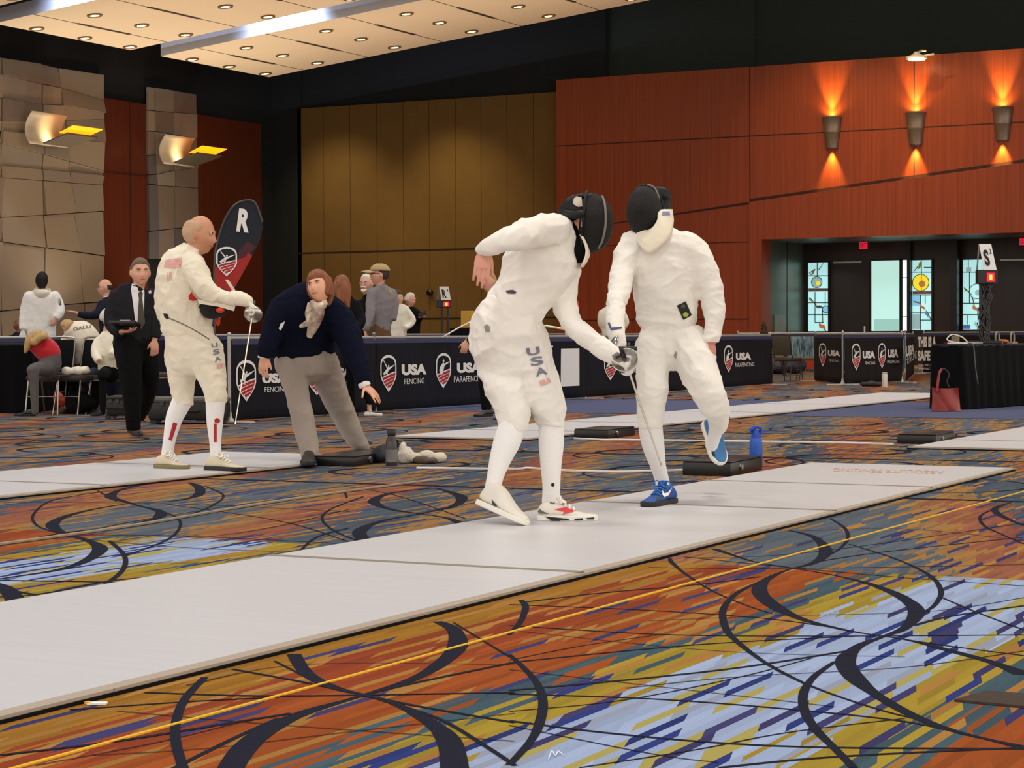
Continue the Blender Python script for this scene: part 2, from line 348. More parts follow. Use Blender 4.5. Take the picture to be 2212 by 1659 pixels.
for pts, w_ in [([(440, 165), (230, 200), (145, 260), (160, 310), (260, 345)], .022), ([(880, 140), (960, 180), (900, 230), (760, 280)], .022), ([(650, 235), (750, 270), (775, 310), (720, 370), (540, 440)], .022), ([(470, 375), (535, 440), (520, 510), (400, 595)], .032),
                ([(1560, 185), (1420, 240), (1385, 285), (1450, 340), (1570, 385)], .022), ([(1500, 320), (1360, 360), (1275, 435)], .022), ([(0, 210), (700, 215), (1400, 245), (1500, 250)], .018), ([(-50, 545), (300, 550), (700, 558)], .03), ([(340, 350), (800, 355), (1480, 388)], .018),
                ([(0, 380), (300, 345), (700, 270), (1300, 180)], .014), ([(380, 370), (800, 405), (1300, 425)], .014), ([(0, 620), (200, 600), (500, 545), (1000, 500)], .02), ([(0, 580), (270, 630)], .03), ([(0, 430), (500, 400), (1100, 330), (1500, 240)], .012), ([(420, 160), (500, 205)], .02),
                ([(1480, 160), (1490, 190)], .02), ([(0, 190), (400, 165), (900, 150)], .012), ([(0, 450), (400, 470), (900, 470)], .01), ([(700, 215), (1200, 290), (1500, 380)], .014), ([(1480, 140), (1700, 180), (2000, 280)], .014)]:
    line(z3, pts, w_)
# broad dark seam of the carpet's repeat
for yy in (11.2, 14.85, 18.5, 22.6, 28.0, 33.5):
    ribbon([(-30, yy-.1), (-8, yy), (-3, yy+.3), (4, yy+.6)], [.10]*4)
# the same woven figures, repeated over the rest of the carpet
def figure(cx, cy, fx, s=1.0, fl_=1):
    th = .085*s
    def arc(x, y, r, a0, a1, wmid, wend, sq=1.0):
        n = 7; pts = []; ws = []
        for i in range(n):
            t = i/(n-1); a = a0+(a1-a0)*t
            pts.append((x+fx*r*math.cos(a)*sq, y+r*math.sin(a)*fl_)); ws.append(wend+(wmid-wend)*math.sin(math.pi*t))
        ribbon(pts, ws)
    pi = math.pi
    for k in range(3):
        sg = 1 if k % 2 == 0 else 0
        arc(cx+.28*k*s, cy-.8*s*k, .46*s, -pi/2+pi*sg, pi/2+pi*sg, th, .02)
    arc(cx+.2*s, cy+.1, .68*s, .3*pi, 1.6*pi, .03, .014)
    arc(cx+.5*s, cy-1.2*s, .7*s, -.6*pi, .7*pi, .03, .014)
rg = random.Random(4)
for iy in range(14):
    for ix in range(-12, 4):
        x = ix*1.83-.4+(iy % 2)*.9; y = 13.9+iy*2.2 if iy < 8 else 30+(iy-8)*4.2
        if x+y*.52 < -12.5 or x+y*.52 > 11: continue
        if 22 < y < 29 : continue
        figure(x+rg.uniform(-.2, .2), y+rg.uniform(-.3, .3), rg.choice((-1, 1)), rg.uniform(.9, 1.1), rg.choice((-1, 1)))
for i in range(60):
    x = rg.uniform(-22, 2); y = rg.uniform(11.5, 22); 
    if x+y*.52 < -9 or x+y*.52 > 9: continue
    a = rg.gauss(math.pi/2+YAW-1.3, .35); l = rg.uniform(1, 2.4)
    ribbon([(x-l*math.cos(a), y-l*math.sin(a)), (x, y+.1), (x+l*math.cos(a), y+l*math.sin(a))], [.012, .02, .012])
floor = struct(fl.build('floor', [CARPET, RIB]), 'patterned hall carpet in orange, gold, teal and pale blue stripes under dark looping ribbons')

# ---- walls
WOOD = None
def wood_mat(name, c1, c2, sc=(1.2, 1.2, .05)):
    m = mat(name, c1, .38, var=1, rgb2=c2, vscale=5, stretch=sc, spec=.35); return m
W1 = wood_mat('red_brown_veneer', (158, 70, 26), (132, 54, 20), (3.2, 3.2, .05)); W1D = mat('veneer_joint', (52, 20, 12), .7)
W2 = wood_mat('deep_red_brown_veneer', (104, 48, 30), (88, 38, 24), (3, 3, .06))
UPB = mat('black_green_upper_wall', (44, 54, 50), .9, var=.15, vscale=.4)
UPB2 = mat('black_upper_wall', (24, 27, 28), .9)
OLIVE = mat('olive_brown_fabric_wall', (122, 94, 52), .9, var=.10, vscale=1.5, bump=.1, bscale=40, spec=.15)
JOINT = mat('dark_panel_joint', (40, 28, 14), .9)
YB = 58.2; XL = -39.0
def wz(px, py, y=YB): p = onY(px, py, y); return (p.x, p.z)
OX0, OX1 = onY(643, 400, YB).x, onY(1212, 400, YB).x
ROX = onY(1657, 600, YB).x   # left jamb of the door recess
RZ = 3.78
ZW = 8.93; ZO = 8.6
wm = MB()
# olive part
wm.box(((OX0+OX1)/2, YB+.1, ZO/2), (OX1-OX0, .2, ZO), 0)
for zz in (1.52, 3.75): wm.box(((OX0+OX1)/2, YB-.004, zz), (OX1-OX0, .012, .05), 1)
for px in (700, 757, 815, 872, 928, 985, 1040, 1096, 1153):
    wm.box((onY(px, 500, YB).x, YB-.003, ZO/2), (.008, .01, ZO), 1)
struct(wm.build('wall_back', [OLIVE, JOINT]), 'olive brown fabric panelled back wall')
wm = MB(); y0 = YB-.32
X_R = 14.0
wm.box(((OX1+ROX)/2, y0+.3, ZW/2), (ROX-OX1, .6, ZW), 0)
wm.box(((ROX+X_R)/2, y0+.3, (ZW+RZ)/2), (X_R-ROX, .6, ZW-RZ), 0)
for px in (1620, 1975):
    x = onY(px, 400, y0).x; wm.box((x, y0-.003, (ZW+(0 if px < 1657 else RZ))/2), (.03, .012, ZW-(0 if px < 1657 else RZ)), 1)
zs = onY(1212, 315, y0).z; wm.box(((OX1+X_R)/2, y0-.003, zs), (X_R-OX1, .012, .03), 1)
zs = onY(1500, 690, y0).z; wm.box(((OX1+ROX)/2, y0-.003, zs), (ROX-OX1, .012, .03), 1)
zs = onY(1640, 522, y0).z; wm.box(((OX1+ROX)/2, y0-.003, zs), (ROX-OX1, .012, .025), 1)
a = onY(1285, 490, y0); b = onY(1618, 441, y0)
wm.prism([(a.x, y0, a.z), (b.x, y0, b.z), (b.x, y0, b.z+.07), (a.x, y0, a.z+.03)], (0, -.015, 0), 1)
# lower right field stands proud below a sloping ledge
a = onY(1621, 437, y0); c = onY(2212, 352, y0); k = (c.z-a.z)/(c.x-a.x)
xe = X_R; ze = a.z+k*(xe-a.x)
wm.prism([(a.x, y0, a.z), (xe, y0, ze), (xe, y0, RZ), (ROX, y0, RZ), (ROX, y0, 0), (a.x, y0, 0)], (0, -.14, 0), 0)
wm.prism([(a.x, y0, a.z), (xe, y0, ze), (xe, y0, ze+.1), (a.x, y0, a.z+.1)], (0, -.02, 0), 1)
struct(wm.build('wall_right', [W1, W1D]), 'red brown veneer wall with sloping ledge above the door recess')
# upper black walls
ub = MB()
ub.box(((OX0-4+X_R)/2, YB+1.4, 11.5), (X_R-OX0+8, .3, 7), 0)
x1, x2 = onY(1305, 100, YB).x, onY(1620, 100, YB).x
ub.box(((OX1+x1)/2-6, YB+.6, 11.7), (x1-OX1+12, 1.0, 6.2), 1)
ub.box(((x1+x2)/2, YB+.8, 11.9), (x2-x1, .9, 6.0), 0)
ub.box((-.5*(-x2)+X_R/2, YB+.9, 11.9), (X_R-x2, .8, 6.0), 0)
struct(ub.build('trim_1', [UPB, UPB2]), 'black upper wall above the panels')
# dark corner block and left wall
cb = MB(); cx0 = XL-.3
cb.box(((XL+OX0)/2, YB+.25, 6), (OX0-XL+.3, .5, 12), 0)
struct(cb.build('trim_2', [UPB2]), 'black corner panel between the left wall and the olive wall')
lw = MB()
def yl(px): return onX(px, 500, XL).y
lw.box((XL-.35, (15+yl(228))/2, 6.5), (.5, yl(228)-15, 13), 2)
lw.box((XL-.35, (yl(228)+60)/2, 6.5), (.5, 60-yl(228), 13), 2)
# red-brown veneer piers
def lp(px): p = onX(px[0], px[1], XL); return (XL, p.y, p.z)
for (pa, pb, zt) in ((222, 318, 8.1), (424, 566, 8.05)):
    ya, yb = yl(pa), yl(pb); lw.box((XL-.06, (ya+yb)/2, zt/2), (.12, yb-ya, zt), 3)
    if pa == 222: lw.box((XL+.0, ya+(yb-ya)*.62, zt/2), (.02, .03, zt), 4); lw.box((XL+.0, (ya+yb)/2, 5.9), (.02, yb-ya, .04), 4)
# tilted fabric tiles
TL = [[(-60, 110), (0, 125), (86, 138), (123, 147), (222, 162)], [(-60, 147), (0, 162), (87, 182), (128, 190), (222, 217)], [(-60, 205), (0, 212), (87, 226), (130, 228), (222, 245)],
      [(-60, 264), (0, 262), (86, 262), (140, 260), (222, 257)], [(-60, 280), (0, 283), (88, 293), (142, 300), (222, 308)], [(-60, 296), (0, 310), (90, 333), (146, 349), (222, 370)],
      [(-60, 350), (0, 357), (90, 366), (148, 372), (222, 380)], [(-60, 378), (0, 383), (91, 390), (150, 395), (222, 400)], [(-60, 472), (0, 470), (92, 465), (158, 460), (222, 456)],
      [(-60, 514), (0, 522), (94, 535), (168, 545), (222, 553)], [(-60, 680), (0, 672), (94, 662), (179, 655), (222, 652)], [(-60, 760), (0, 762), (94, 764), (182, 766), (222, 768)]]
tn = random.Random(11)
for i in range(len(TL)-1):
    for j in range(4):
        q = [lp(TL[i][j]), lp(TL[i][j+1]), lp(TL[i+1][j+1]), lp(TL[i+1][j])]
        dpt = tn.uniform(.03, .12); cen = sum((Vector(p) for p in q), Vector())/4
        q = [Vector(p)+(cen-Vector(p)).normalized()*.02 for p in q]
        mi = tn.choice((0, 0, 1, 5))
        # each tile tilts: front face pulled out more on one side
        tilt = tn.uniform(-.05, .05); n = 4
        fr = [p+Vector((dpt+(tilt if k in (0, 1) else -tilt), 0, 0)) for k, p in enumerate(q)]
        lw.add(q+fr, [(4, 5, 6, 7), (0, 1, 5, 4), (1, 2, 6, 5), (2, 3, 7, 6), (3, 0, 4, 7)], mi)
TN = [[(316, 187), (330, 189), (371, 196), (421, 204)], [(316, 238), (330, 240), (370, 243), (422, 247)], [(316, 283), (332, 284), (371, 291), (422, 300)], [(316, 336), (333, 335), (372, 338), (424, 341)],
      [(317, 378), (335, 377), (374, 368), (424, 362)], [(317, 398), (336, 400), (374, 403), (424, 407)], [(318, 500), (340, 498), (374, 494), (425, 490)], [(318, 560), (340, 560), (374, 560), (425, 560)]]
for i in range(len(TN)-1):
    for j in range(3):
        q = [Vector(lp(TN[i][j])), Vector(lp(TN[i][j+1])), Vector(lp(TN[i+1][j+1])), Vector(lp(TN[i+1][j]))]
        cen = sum(q, Vector())/4; q = [p+(cen-p).normalized()*.015 for p in q]
        mi = tn.choice((1, 5, 6, 0)); dpt = tn.uniform(.05, .10)
        fr = [p+Vector((dpt, 0, 0)) for p in q]
        lw.add(q+fr, [(4, 5, 6, 7), (0, 1, 5, 4), (1, 2, 6, 5), (2, 3, 7, 6), (3, 0, 4, 7)], mi)
T0 = mat('tan_fabric_tile', (158, 142, 122), .9, bump=.1, bscale=30, spec=.15); T1 = mat('taupe_fabric_tile', (134, 118, 104), .9, bump=.1, bscale=30, spec=.15)
T2 = mat('grey_tan_fabric_tile', (150, 138, 124), .9, bump=.1, bscale=30, spec=.15); T3 = mat('grey_fabric_tile', (104, 98, 96), .9, bump=.1, bscale=30, spec=.15)
struct(lw.build('wall_left', [T0, T1, UPB2, W2, W1D, T2, T3]), 'left wall of tilted tan fabric tiles and dark veneer piers')
# ---- ceiling: dark slab and tilted clouds
ce = MB(); ce.box((-12, 27, 15.2), (60, 82, .3))
struct(ce.build('ceiling', UPB2), 'black ceiling above the hanging panels')
CLOUD = mat('cream_ceiling_panel', (240, 222, 196), .85, var=.03, vscale=.5, spec=.2); SLOT = mat('dark_ceiling_slot', (60, 44, 30), .8)
FASC = mat('pale_fascia', (226, 226, 232), .7)
CL = []
for k, (ya, yb) in enumerate(((47.9, 53.4), (40.9, 46.5), (33.9, 39.5))):
    c = MB(); xa, xb = -36.0, 4.0
    def zt(x): return cloud_z(x)
    lo = [(xa, ya, zt(xa)), (xb, ya, zt(xb)), (xb, yb, zt(xb)), (xa, yb, zt(xa))]; hi = [(p[0], p[1], p[2]+.36) for p in lo]
    c.add(lo+hi, [(0, 1, 2, 3)], 0); c.add(lo+hi, [(0, 1, 5, 4), (1, 2, 6, 5), (2, 3, 7, 6), (3, 0, 4, 7), (4, 5, 6, 7)], 2)
    for x in (-34.7, -32.4, -29.8, -27.2, -24.7, -22.1, -19.5, -16.9, -14.3, -11.7):
        ym = (ya+yb)/2
        c.box((x, ym, zt(x)-.004), (.10, 2.2, .012), 1, Matrix.Rotation(math.atan(-.107), 3, 'Y'))
        c.box((x, ym, zt(x)-.003), (.02, yb-ya, .008), 1, Matrix.Rotation(math.atan(-.107), 3, 'Y'))
    o = c.build('ceiling_cloud', [CLOUD, SLOT, FASC])
    tag(o, ['cream sloping ceiling panel nearest the back wall, lowest in view', 'cream sloping ceiling panel in the middle of the three', 'cream sloping ceiling panel only just showing in the top left corner'][k], 'ceiling panel', 'hanging ceiling clouds'); o['kind'] = 'thing'
    CL.append(o)
LAMP = mat('lit_lamp', (255, 226, 170), .5, emit=9, emitc=(255, 222, 160)); RIMM = mat('downlight_rim', (120, 96, 60), .5)
dl = None; rowname = {0: 'nearest the back wall', 1: 'on the middle panel', 2: 'on the nearest panel'}
for (x, y) in DOWN:
    p = Vector((x, y, cloud_z(x))); q = proj(p)
    if not (-30 < q[0] < 2240 and -30 < q[1] < 400): continue
    if dl is None:
        r = empty('downlight', p); rim = MB(); rim.lathe((0, 0, -.02), [(.125, 0), (.20, 0), (.20, .04), (.125, .04)], 20, cap=False); rim.build('rim', RIMM, r, local=True)
        le = MB(); le.lathe((0, 0, -.006), [(.0, 0), (.125, 0), (.125, .01)], 20); le.build('lens', LAMP, r, local=True); dl = r
    else: r = copy_tree(dl)
    r.location = p-Vector((0, 0, .014)); r.rotation_euler = (0, math.atan(-.107), 0)
    k = 0 if y > 47 else (1 if y > 40 else 2)
    j = [v for v in sorted(set(a for a, b in DOWN))].index(x)+1
    nth = ['first', 'second', 'third', 'fourth', 'fifth', 'sixth', 'seventh', 'eighth', 'ninth', 'tenth', 'eleventh'][j-1]
    side = {49.0: 'near', 50.85: 'middle', 52.75: 'far', 42.2: 'near', 44.15: 'middle', 46.1: 'far', 35.2: 'near', 37.15: 'middle', 39.1: 'far'}[y]
    pan = ['back ceiling panel', 'middle ceiling panel', 'corner ceiling panel'][k]
    tag(r, 'round downlight, %s from the left end, %s row of the %s' % (nth, side, pan), 'downlight', 'ceiling downlights')
# blue-white wash lamps in the gap between clouds light the fascia
for (px, py, ya, pw) in ((620, 65, 47.9, 210), (200, 6, 40.9, 190)):
    r_ = ray(px, py); x = (EYE+r_*(ya/r_.y)).x
    spot('fascia_wash_lamp', (x, ya-1.0, cloud_z(x)+1.0), (x, ya, cloud_z(x)+.2), pw*5, 110, (.55, .68, 1), 1, .05)
# wall washers on the olive wall
for px in (740, 985):
    x = onY(px, 400, YB).x
    spot('wall_washer_lamp', (x, YB-3.4, 8.9), (x, YB, 3.6), 420, 80, (1, .83, .48), 1, .06)
# ---- veneer wall sconces
SCG = mat('bronze_grey_metal', (136, 122, 110), .4, .55, var=.1)
for i, (px, yt, yb_) in enumerate(((1794, 251, 322), (1975, 241, 315), (2163, 230, 305))):
    a = onY(px, yt, y0-.15); b = onY(px, yb_, y0-.15); h = a.z-b.z
    r = empty('wall_sconce', (a.x, y0, b.z), ['tapered bronze wall sconce on the veneer wall, the left one of three', 'tapered bronze wall sconce between the other two on the veneer wall', 'tapered bronze wall sconce on the veneer wall nearest the right edge'][i], 'wall sconce', 'sconces on the veneer wall')
    s = MB()
    n = 14; prof = [(.30, h), (.31, h-.03), (.29, h-.06), (.245, h*.54), (.25, h*.52), (.24, h*.50), (.185, .04), (.165, .03), (.165, 0)]
    vs = []; fs = []
    for rr, hh in prof:
        for j in range(n+1):
            t = math.pi*j/n; vs.append((a.x+rr*math.cos(t), y0-rr*math.sin(t)-.002, b.z+hh))
    for q in range(len(prof)-1):
        for j in range(n): fs.append((q*(n+1)+j, q*(n+1)+j+1, (q+1)*(n+1)+j+1, (q+1)*(n+1)+j))
    s.add(vs, fs); o = s.build('shade', SCG, r, smooth=True)
    md = o.modifiers.new('t', 'SOLIDIFY'); md.thickness = .012
    bb = MB(); bb.box((a.x, y0-.11, b.z+h*.52), (.12, .08, .3)); bb.build('lamp_holder', LAMP, r)
    spot('sconce_up_lamp', (a.x, y0-.17, b.z+h-.12), (a.x, y0-.05, b.z+h+1.8), 560, 50, (1, .64, .20), .8, .03)
    spot('sconce_up_spill', (a.x, y0-.14, b.z+h-.02), (a.x, y0-.02, b.z+h+.6), 50, 150, (1, .64, .20), 1, .03)
    spot('sconce_down_lamp', (a.x, y0-.11, b.z+.08), (a.x, y0-.05, b.z-1.6), 460, 54, (1, .68, .20), .8, .03)
for px in (1790, 1960, 2130):
    x = onY(px, 300, YB).x; spot('veneer_fill_light', (x, YB-4.5, 10.8), (x, YB, 4.6), 420, 75, (1, .70, .36), 1, .1)  # added warm fill that brightens the right part of the veneer
# ---- left wall sconces: curved plate with amber tray
PLATE = mat('ivory_lamp_plate', (228, 214, 188), .6); AMB = mat('amber_glass', (255, 150, 30), .3, emit=1.6, emitc=(255, 140, 10)); TRAY = mat('grey_lamp_tray', (110, 100, 84), .5, .3)
for i, (pa, pb, tr) in enumerate((((58, 238), (140, 320), (100, 292)), ((348, 289), (416, 362), (390, 335)))):
    A = onX(pa[0], pa[1], XL+.45); B = onX(pb[0], pb[1], XL+.45); wd = B.y-A.y; h = A.z-B.z; T = onX(tr[0], tr[1], XL+.9)
    r = empty('wall_lamp', (XL, (A.y+B.y)/2, B.z), ['wall lamp with ivory curved plate and amber tray on the far left tiles', 'wall lamp with ivory curved plate and amber tray on the narrow tiled strip'][i], 'wall lamp', 'amber wall lamps')
    s = MB(); n = 10; vs = []; 
    for k in range(n+1):
        t = k/n; bow = .22*(2*t-1)**2
        for yy in (A.y, B.y):
            vs.append((XL+.32+bow, yy+(.1 if yy == A.y else .0)*t, B.z+h*t))
    s.add(vs, [(2*k, 2*k+1, 2*k+3, 2*k+2) for k in range(n)]); o = s.build('plate', PLATE, r, smooth='all'); md = o.modifiers.new('t', 'SOLIDIFY'); md.thickness = .03
    zt_ = T.z; yc = (A.y+B.y)/2+wd*.25
    s = MB(); s.prism([(XL+.45, yc-wd*.42, zt_-.2), (XL+.45, yc+wd*.3, zt_-.2), (XL+1.15, yc+wd*.62, zt_+.12), (XL+1.15, yc-wd*.2, zt_+.12)], (0, 0, -.05)); s.build('tray', TRAY, r)
    s = MB(); s.prism([(XL+.95, yc-wd*.28, zt_+.10), (XL+.95, yc+wd*.50, zt_+.10), (XL+1.28, yc+wd*.66, zt_+.30), (XL+1.28, yc-wd*.16, zt_+.30)], (.02, 0, .02)); s.build('amber_glass', AMB, r)
    s = MB(); s.tube([(XL+.02, yc, zt_-.1), (XL+.5, yc, zt_-.22)], .04); s.box((XL+.02, yc, zt_-.1), (.04, .3, .3)); s.build('bracket', TRAY, r)
    pointl('wall_lamp_bulb', (XL+.62, yc-wd*.2, zt_+.02), 7, (1, .78, .42), .06)
# ---- spotlight at the top of the veneer wall
a = onY(1980, 124, y0-.9)
r = empty('projector_lamp', a, 'small white floodlight hung at the top edge of the veneer wall', 'floodlight')
s = MB(); s.lathe(a, [(.14, -.06), (.30, -.04), (.30, .02), (.12, .08), (.05, .16)], 20); s.build('lamp_head', mat('white_paint', (232, 226, 216), .4), r, smooth=True)
s = MB(); s.lathe(a+Vector((0, 0, -.07)), [(.0, 0), (.24, 0), (.24, .015)], 20); s.build('lens', LAMP, r)
s = MB(); s.tube([a+Vector((0, 0, .1)), a+Vector((0, .45, .25)), a+Vector((0, .9, .3))], .03); s.tube([a+Vector((.1, 0, .02)), a+Vector((.5, 0, .06))], .03); s.build('arm', mat('white_paint', (232, 226, 216), .4), r)
# ================================================================ DOOR RECESS
YD = 61.5
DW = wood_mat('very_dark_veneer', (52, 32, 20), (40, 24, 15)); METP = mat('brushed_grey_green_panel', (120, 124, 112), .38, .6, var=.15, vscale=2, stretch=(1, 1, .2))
BRZ = mat('dark_bronze_frame', (26, 22, 20), .4, .4)
zc = RZ
rc = MB()
rc.box(((ROX+X_R)/2, YD+.15, zc/2), (X_R-ROX, .3, zc), 0)
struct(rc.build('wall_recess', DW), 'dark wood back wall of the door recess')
rs = MB(); rs.box((ROX-.06, (y0+.6+YD)/2, zc/2), (.12, YD-y0-.6, zc), 0)
yq = lambda px: onX(px, 600, ROX).y
rs.box((ROX+.005, yq(1700), zc/2), (.014, .03, zc), 1); rs.box((ROX+.02, yq(1683), .02+1.25), (.03, .9, .55), 2)
struct(rs.build('wall_recess_side', [METP, BRZ, mat('grey_return_grille', (128, 132, 122), .5)]), 'brushed grey panel lining the left side of the recess')
rt = MB(); rt.box(((ROX+X_R)/2, (y0+YD)/2+.3, zc+.1), (X_R-ROX, YD-y0-.6, .2))
struct(rt.build('trim_3', mat('recess_soffit', (96, 92, 88), .5)), 'soffit of the door recess')
for px in (1990, 1760, 2150): 
    p = onY(px, 515, YD-1.6); area('recess_lamp', (p.x, YD-1.5, zc-.05), .35, 14, (.9, .95, 1), (0, 0, 0))
def dpt(px, py, dy=0): p = onY(px, py, YD+dy); return p
GLB = mat('daylit_glass', (176, 226, 224), .3, emit=.62, emitc=(170, 222, 222)); GLW = mat('white_daylit_glass', (240, 250, 255), .3, emit=1.15, emitc=(235, 246, 255))
def gcol(n, c, e=.5): return mat(n, c, .3, emit=e, emitc=c)
G_Y = gcol('yellow_glass', (214, 190, 30), .75); G_B = gcol('pale_blue_glass', (120, 190, 220)); G_G = gcol('grey_green_glass', (140, 170, 168)); G_BR = gcol('brown_glass', (96, 60, 50), .35); G_OL = gcol('olive_glass', (120, 110, 40), .4); G_OR = gcol('amber_brown_glass', (170, 104, 50), .5); G_NB = gcol('blue_glass', (70, 104, 160), .5)
def glass(name, x0, yt, x1, yb_, lines, circles, leaves, blocks, pane=GLB):
    P = lambda px, py, o=0: Vector((dpt(px, py).x, YD-.03-o, dpt(px, py).z))
    a, b = P(x0, yt), P(x1, yb_)
    r = empty(name, ((a.x+b.x)/2, YD, 0)); r['kind'] = 'structure'
    s = MB(); s.box(((a.x+b.x)/2, YD-.02, (a.z+b.z)/2), (b.x-a.x, .02, a.z-b.z)); s.build('pane', pane, r)
    s = MB(); t = .06
    s.box((a.x-t/2, YD-.03, (a.z+b.z)/2), (t, .08, a.z-b.z+.1)); s.box((b.x+t/2, YD-.03, (a.z+b.z)/2), (t, .08, a.z-b.z+.1)); s.box(((a.x+b.x)/2, YD-.03, a.z+t/2), (b.x-a.x, .08, t)); s.build('window_frame', BRZ, r)
    if lines:
        s = MB()
        for (xa, ya, xb, yb2) in lines: s.tube([P(xa, ya, .012), P(xb, yb2, .012)], .013, 6)
        s.build('leading', BRZ, r)
    for (cx, cy, rr, m, m2) in circles:
        s = MB(); c = P(cx, cy, .014); R_ = rr*dpt(cx, cy).y/4440*1.07
        s.lathe(c, [(.0, 0), (R_, 0), (R_, .004)], 28, axis=(0, -1, 0)); 
        s.lathe(c, [(R_, -.001), (R_+.018, -.001), (R_+.018, .012), (R_, .012)], 28, 1, axis=(0, -1, 0), cap=False)
        if m2: s.lathe(c+Vector((.04, -.006, -.04)), [(.0, 0), (R_*.42, 0), (R_*.42, .004)], 20, 2, axis=(0, -1, 0))
        s.build('round_pane', [m, BRZ, m2 or m], r)
    for (pts, m) in leaves:
        s = MB(); s.prism([P(px, py, .02) for px, py in pts], (0, -.004, 0)); s.build('leaf_pane', m, r)
    for (xa, ya, xb, yb2, m) in blocks:
        p, q = P(xa, ya), P(xb, yb2); s = MB(); s.box(((p.x+q.x)/2, YD-.036, (p.z+q.z)/2), (q.x-p.x, .01, p.z-q.z)); s.build('colour_pane', m, r)
    return r
def leaf(x0, y0_, x1, y1, wd):
    dx, dy = x1-x0, y1-y0_; l = math.hypot(dx, dy); nx, ny = -dy/l, dx/l
    L = []; R_ = []
    for i in range(9):
        t = i/8; c = wd*math.sin(math.pi*t)**1.3; bend = .18*l*math.sin(2*math.pi*t)*.4
        x, y = x0+dx*t+nx*bend, y0_+dy*t+ny*bend
        L.append((x+nx*c, y+ny*c)); R_.append((x-nx*c*.6, y-ny*c*.6))
    return L+R_[1:-1][::-1]
def stem(pts): return [(pts[i][0], pts[i][1], pts[i+1][0], pts[i+1][1]) for i in range(len(pts)-1)]
def o_(x, y): return (1640+x*.2586, 500+y*.2586)   # from the enlarged crop
def lf(x0, y0_, x1, y1, w_): a = o_(x0, y0_); b = o_(x1, y1); return leaf(a[0], a[1], b[0], b[1], w_*.2586)
def ln(*p): return [(*o_(a, b), *o_(c, d)) for (a, b, c, d) in p]
glass('window_1', *o_(412, 262), *o_(580, 832),
      ln((412, 370, 580, 370), (412, 478, 580, 478), (488, 262, 488, 370), (470, 505, 470, 760), (555, 505, 555, 620), (412, 595, 580, 595), (412, 695, 580, 695), (470, 760, 540, 760), (540, 265, 500, 320), (420, 350, 470, 315), (425, 550, 480, 615), (530, 640, 535, 760), (545, 815, 560, 832)),
      [(*o_(485, 423), 43*.2586, G_G, G_Y), (*o_(560, 650), 26*.2586, G_B, None)],
      [(lf(425, 365, 480, 318, 12), G_OL), (lf(500, 310, 550, 265, 8), G_G), (lf(418, 550, 462, 600, 8), G_OL), (lf(470, 612, 540, 640, 16), G_BR), (lf(505, 760, 560, 820, 24), G_OR)], [(*o_(415, 482), *o_(580, 500), G_BR)])
glass('window_2', *o_(1282, 242), *o_(1442, 822),
      ln((1282, 340, 1442, 340), (1358, 242, 1358, 500), (1380, 300, 1442, 300), (1282, 530, 1442, 530), (1350, 530, 1350, 820), (1282, 680, 1442, 680), (1350, 740, 1442, 740), (1300, 330, 1330, 290), (1400, 660, 1440, 740), (1390, 530, 1390, 600)),
      [(*o_(1353, 427), 64*.2586, G_Y, G_OR)],
      [(lf(1320, 320, 1365, 245, 14), G_OL), (lf(1290, 570, 1350, 610, 8), G_BR), (lf(1350, 605, 1395, 660, 14), G_OR), (lf(1395, 660, 1415, 725, 9), G_NB)], [(*o_(1285, 500), *o_(1440, 522), G_BR), (*o_(1284, 690), *o_(1348, 815), G_G), (*o_(1284, 535), *o_(1345, 620), G_B)])
glass('window_3', *o_(1705, 238), *o_(1880, 818),
      ln((1705, 340, 1870, 340), (1760, 340, 1760, 600), (1750, 238, 1750, 300), (1705, 600, 1870, 600), (1705, 695, 1870, 695), (1740, 695, 1740, 775), (1830, 695, 1830, 775), (1715, 470, 1780, 530), (1780, 530, 1800, 620), (1830, 640, 1830, 720), (1820, 760, 1840, 810)),
      [(*o_(1820, 500), 56*.2586, GLB, G_G)],
      [(lf(1715, 470, 1765, 520, 8), G_OL), (lf(1790, 610, 1830, 670, 20), G_OR), (lf(1810, 745, 1825, 815, 12), G_G)], [(*o_(1730, 300), *o_(1775, 335), G_G), (*o_(1840, 595), *o_(1875, 650), G_Y), (*o_(1706, 778), *o_(1765, 815), G_NB)])
# glazed bright door standing open
glass('window_4', *o_(940, 246), *o_(1186, 830), [], [], [], [(*o_(963, 730), *o_(1168, 826), gcol('pale_green_wall_beyond', (150, 200, 190), .5))], gcol('daylit_wall_beyond', (176, 220, 210), .66))
glass('window_5', *o_(1192, 240), *o_(1248, 830), ln((1196, 386, 1245, 386), (1196, 712, 1245, 712)), [], [], [], GLW)
# dark doors, frames, columns
def slab(name, x0, yt, x1, yb_, m, thick=.06, dy=-.04):
    a, b = dpt(*o_(x0, yt)), dpt(*o_(x1, yb_)); s = MB(); s.box(((a.x+b.x)/2, YD+dy-thick/2, a.z/2), (b.x-a.x, thick, a.z)); return a, b, s
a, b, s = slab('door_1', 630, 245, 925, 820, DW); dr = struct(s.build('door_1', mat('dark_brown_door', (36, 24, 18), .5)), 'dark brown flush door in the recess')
s = MB(); s.box((b.x-.12, YD-.13, 1.05), (.05, .06, .3)); s.build('door_handle', STEEL, dr)
s = MB(); s.box(((a.x*.6+b.x*.4), YD-.12, a.z-.06), (.9, .04, .05)); s.build('door_closer', ALU, dr)
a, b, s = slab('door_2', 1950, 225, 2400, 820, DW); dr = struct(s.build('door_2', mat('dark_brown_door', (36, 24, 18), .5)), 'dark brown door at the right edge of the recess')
s = MB(); s.box((a.x+.9, YD-.12, a.z-.06), (1.3, .04, .05)); s.build('door_closer', ALU, dr)
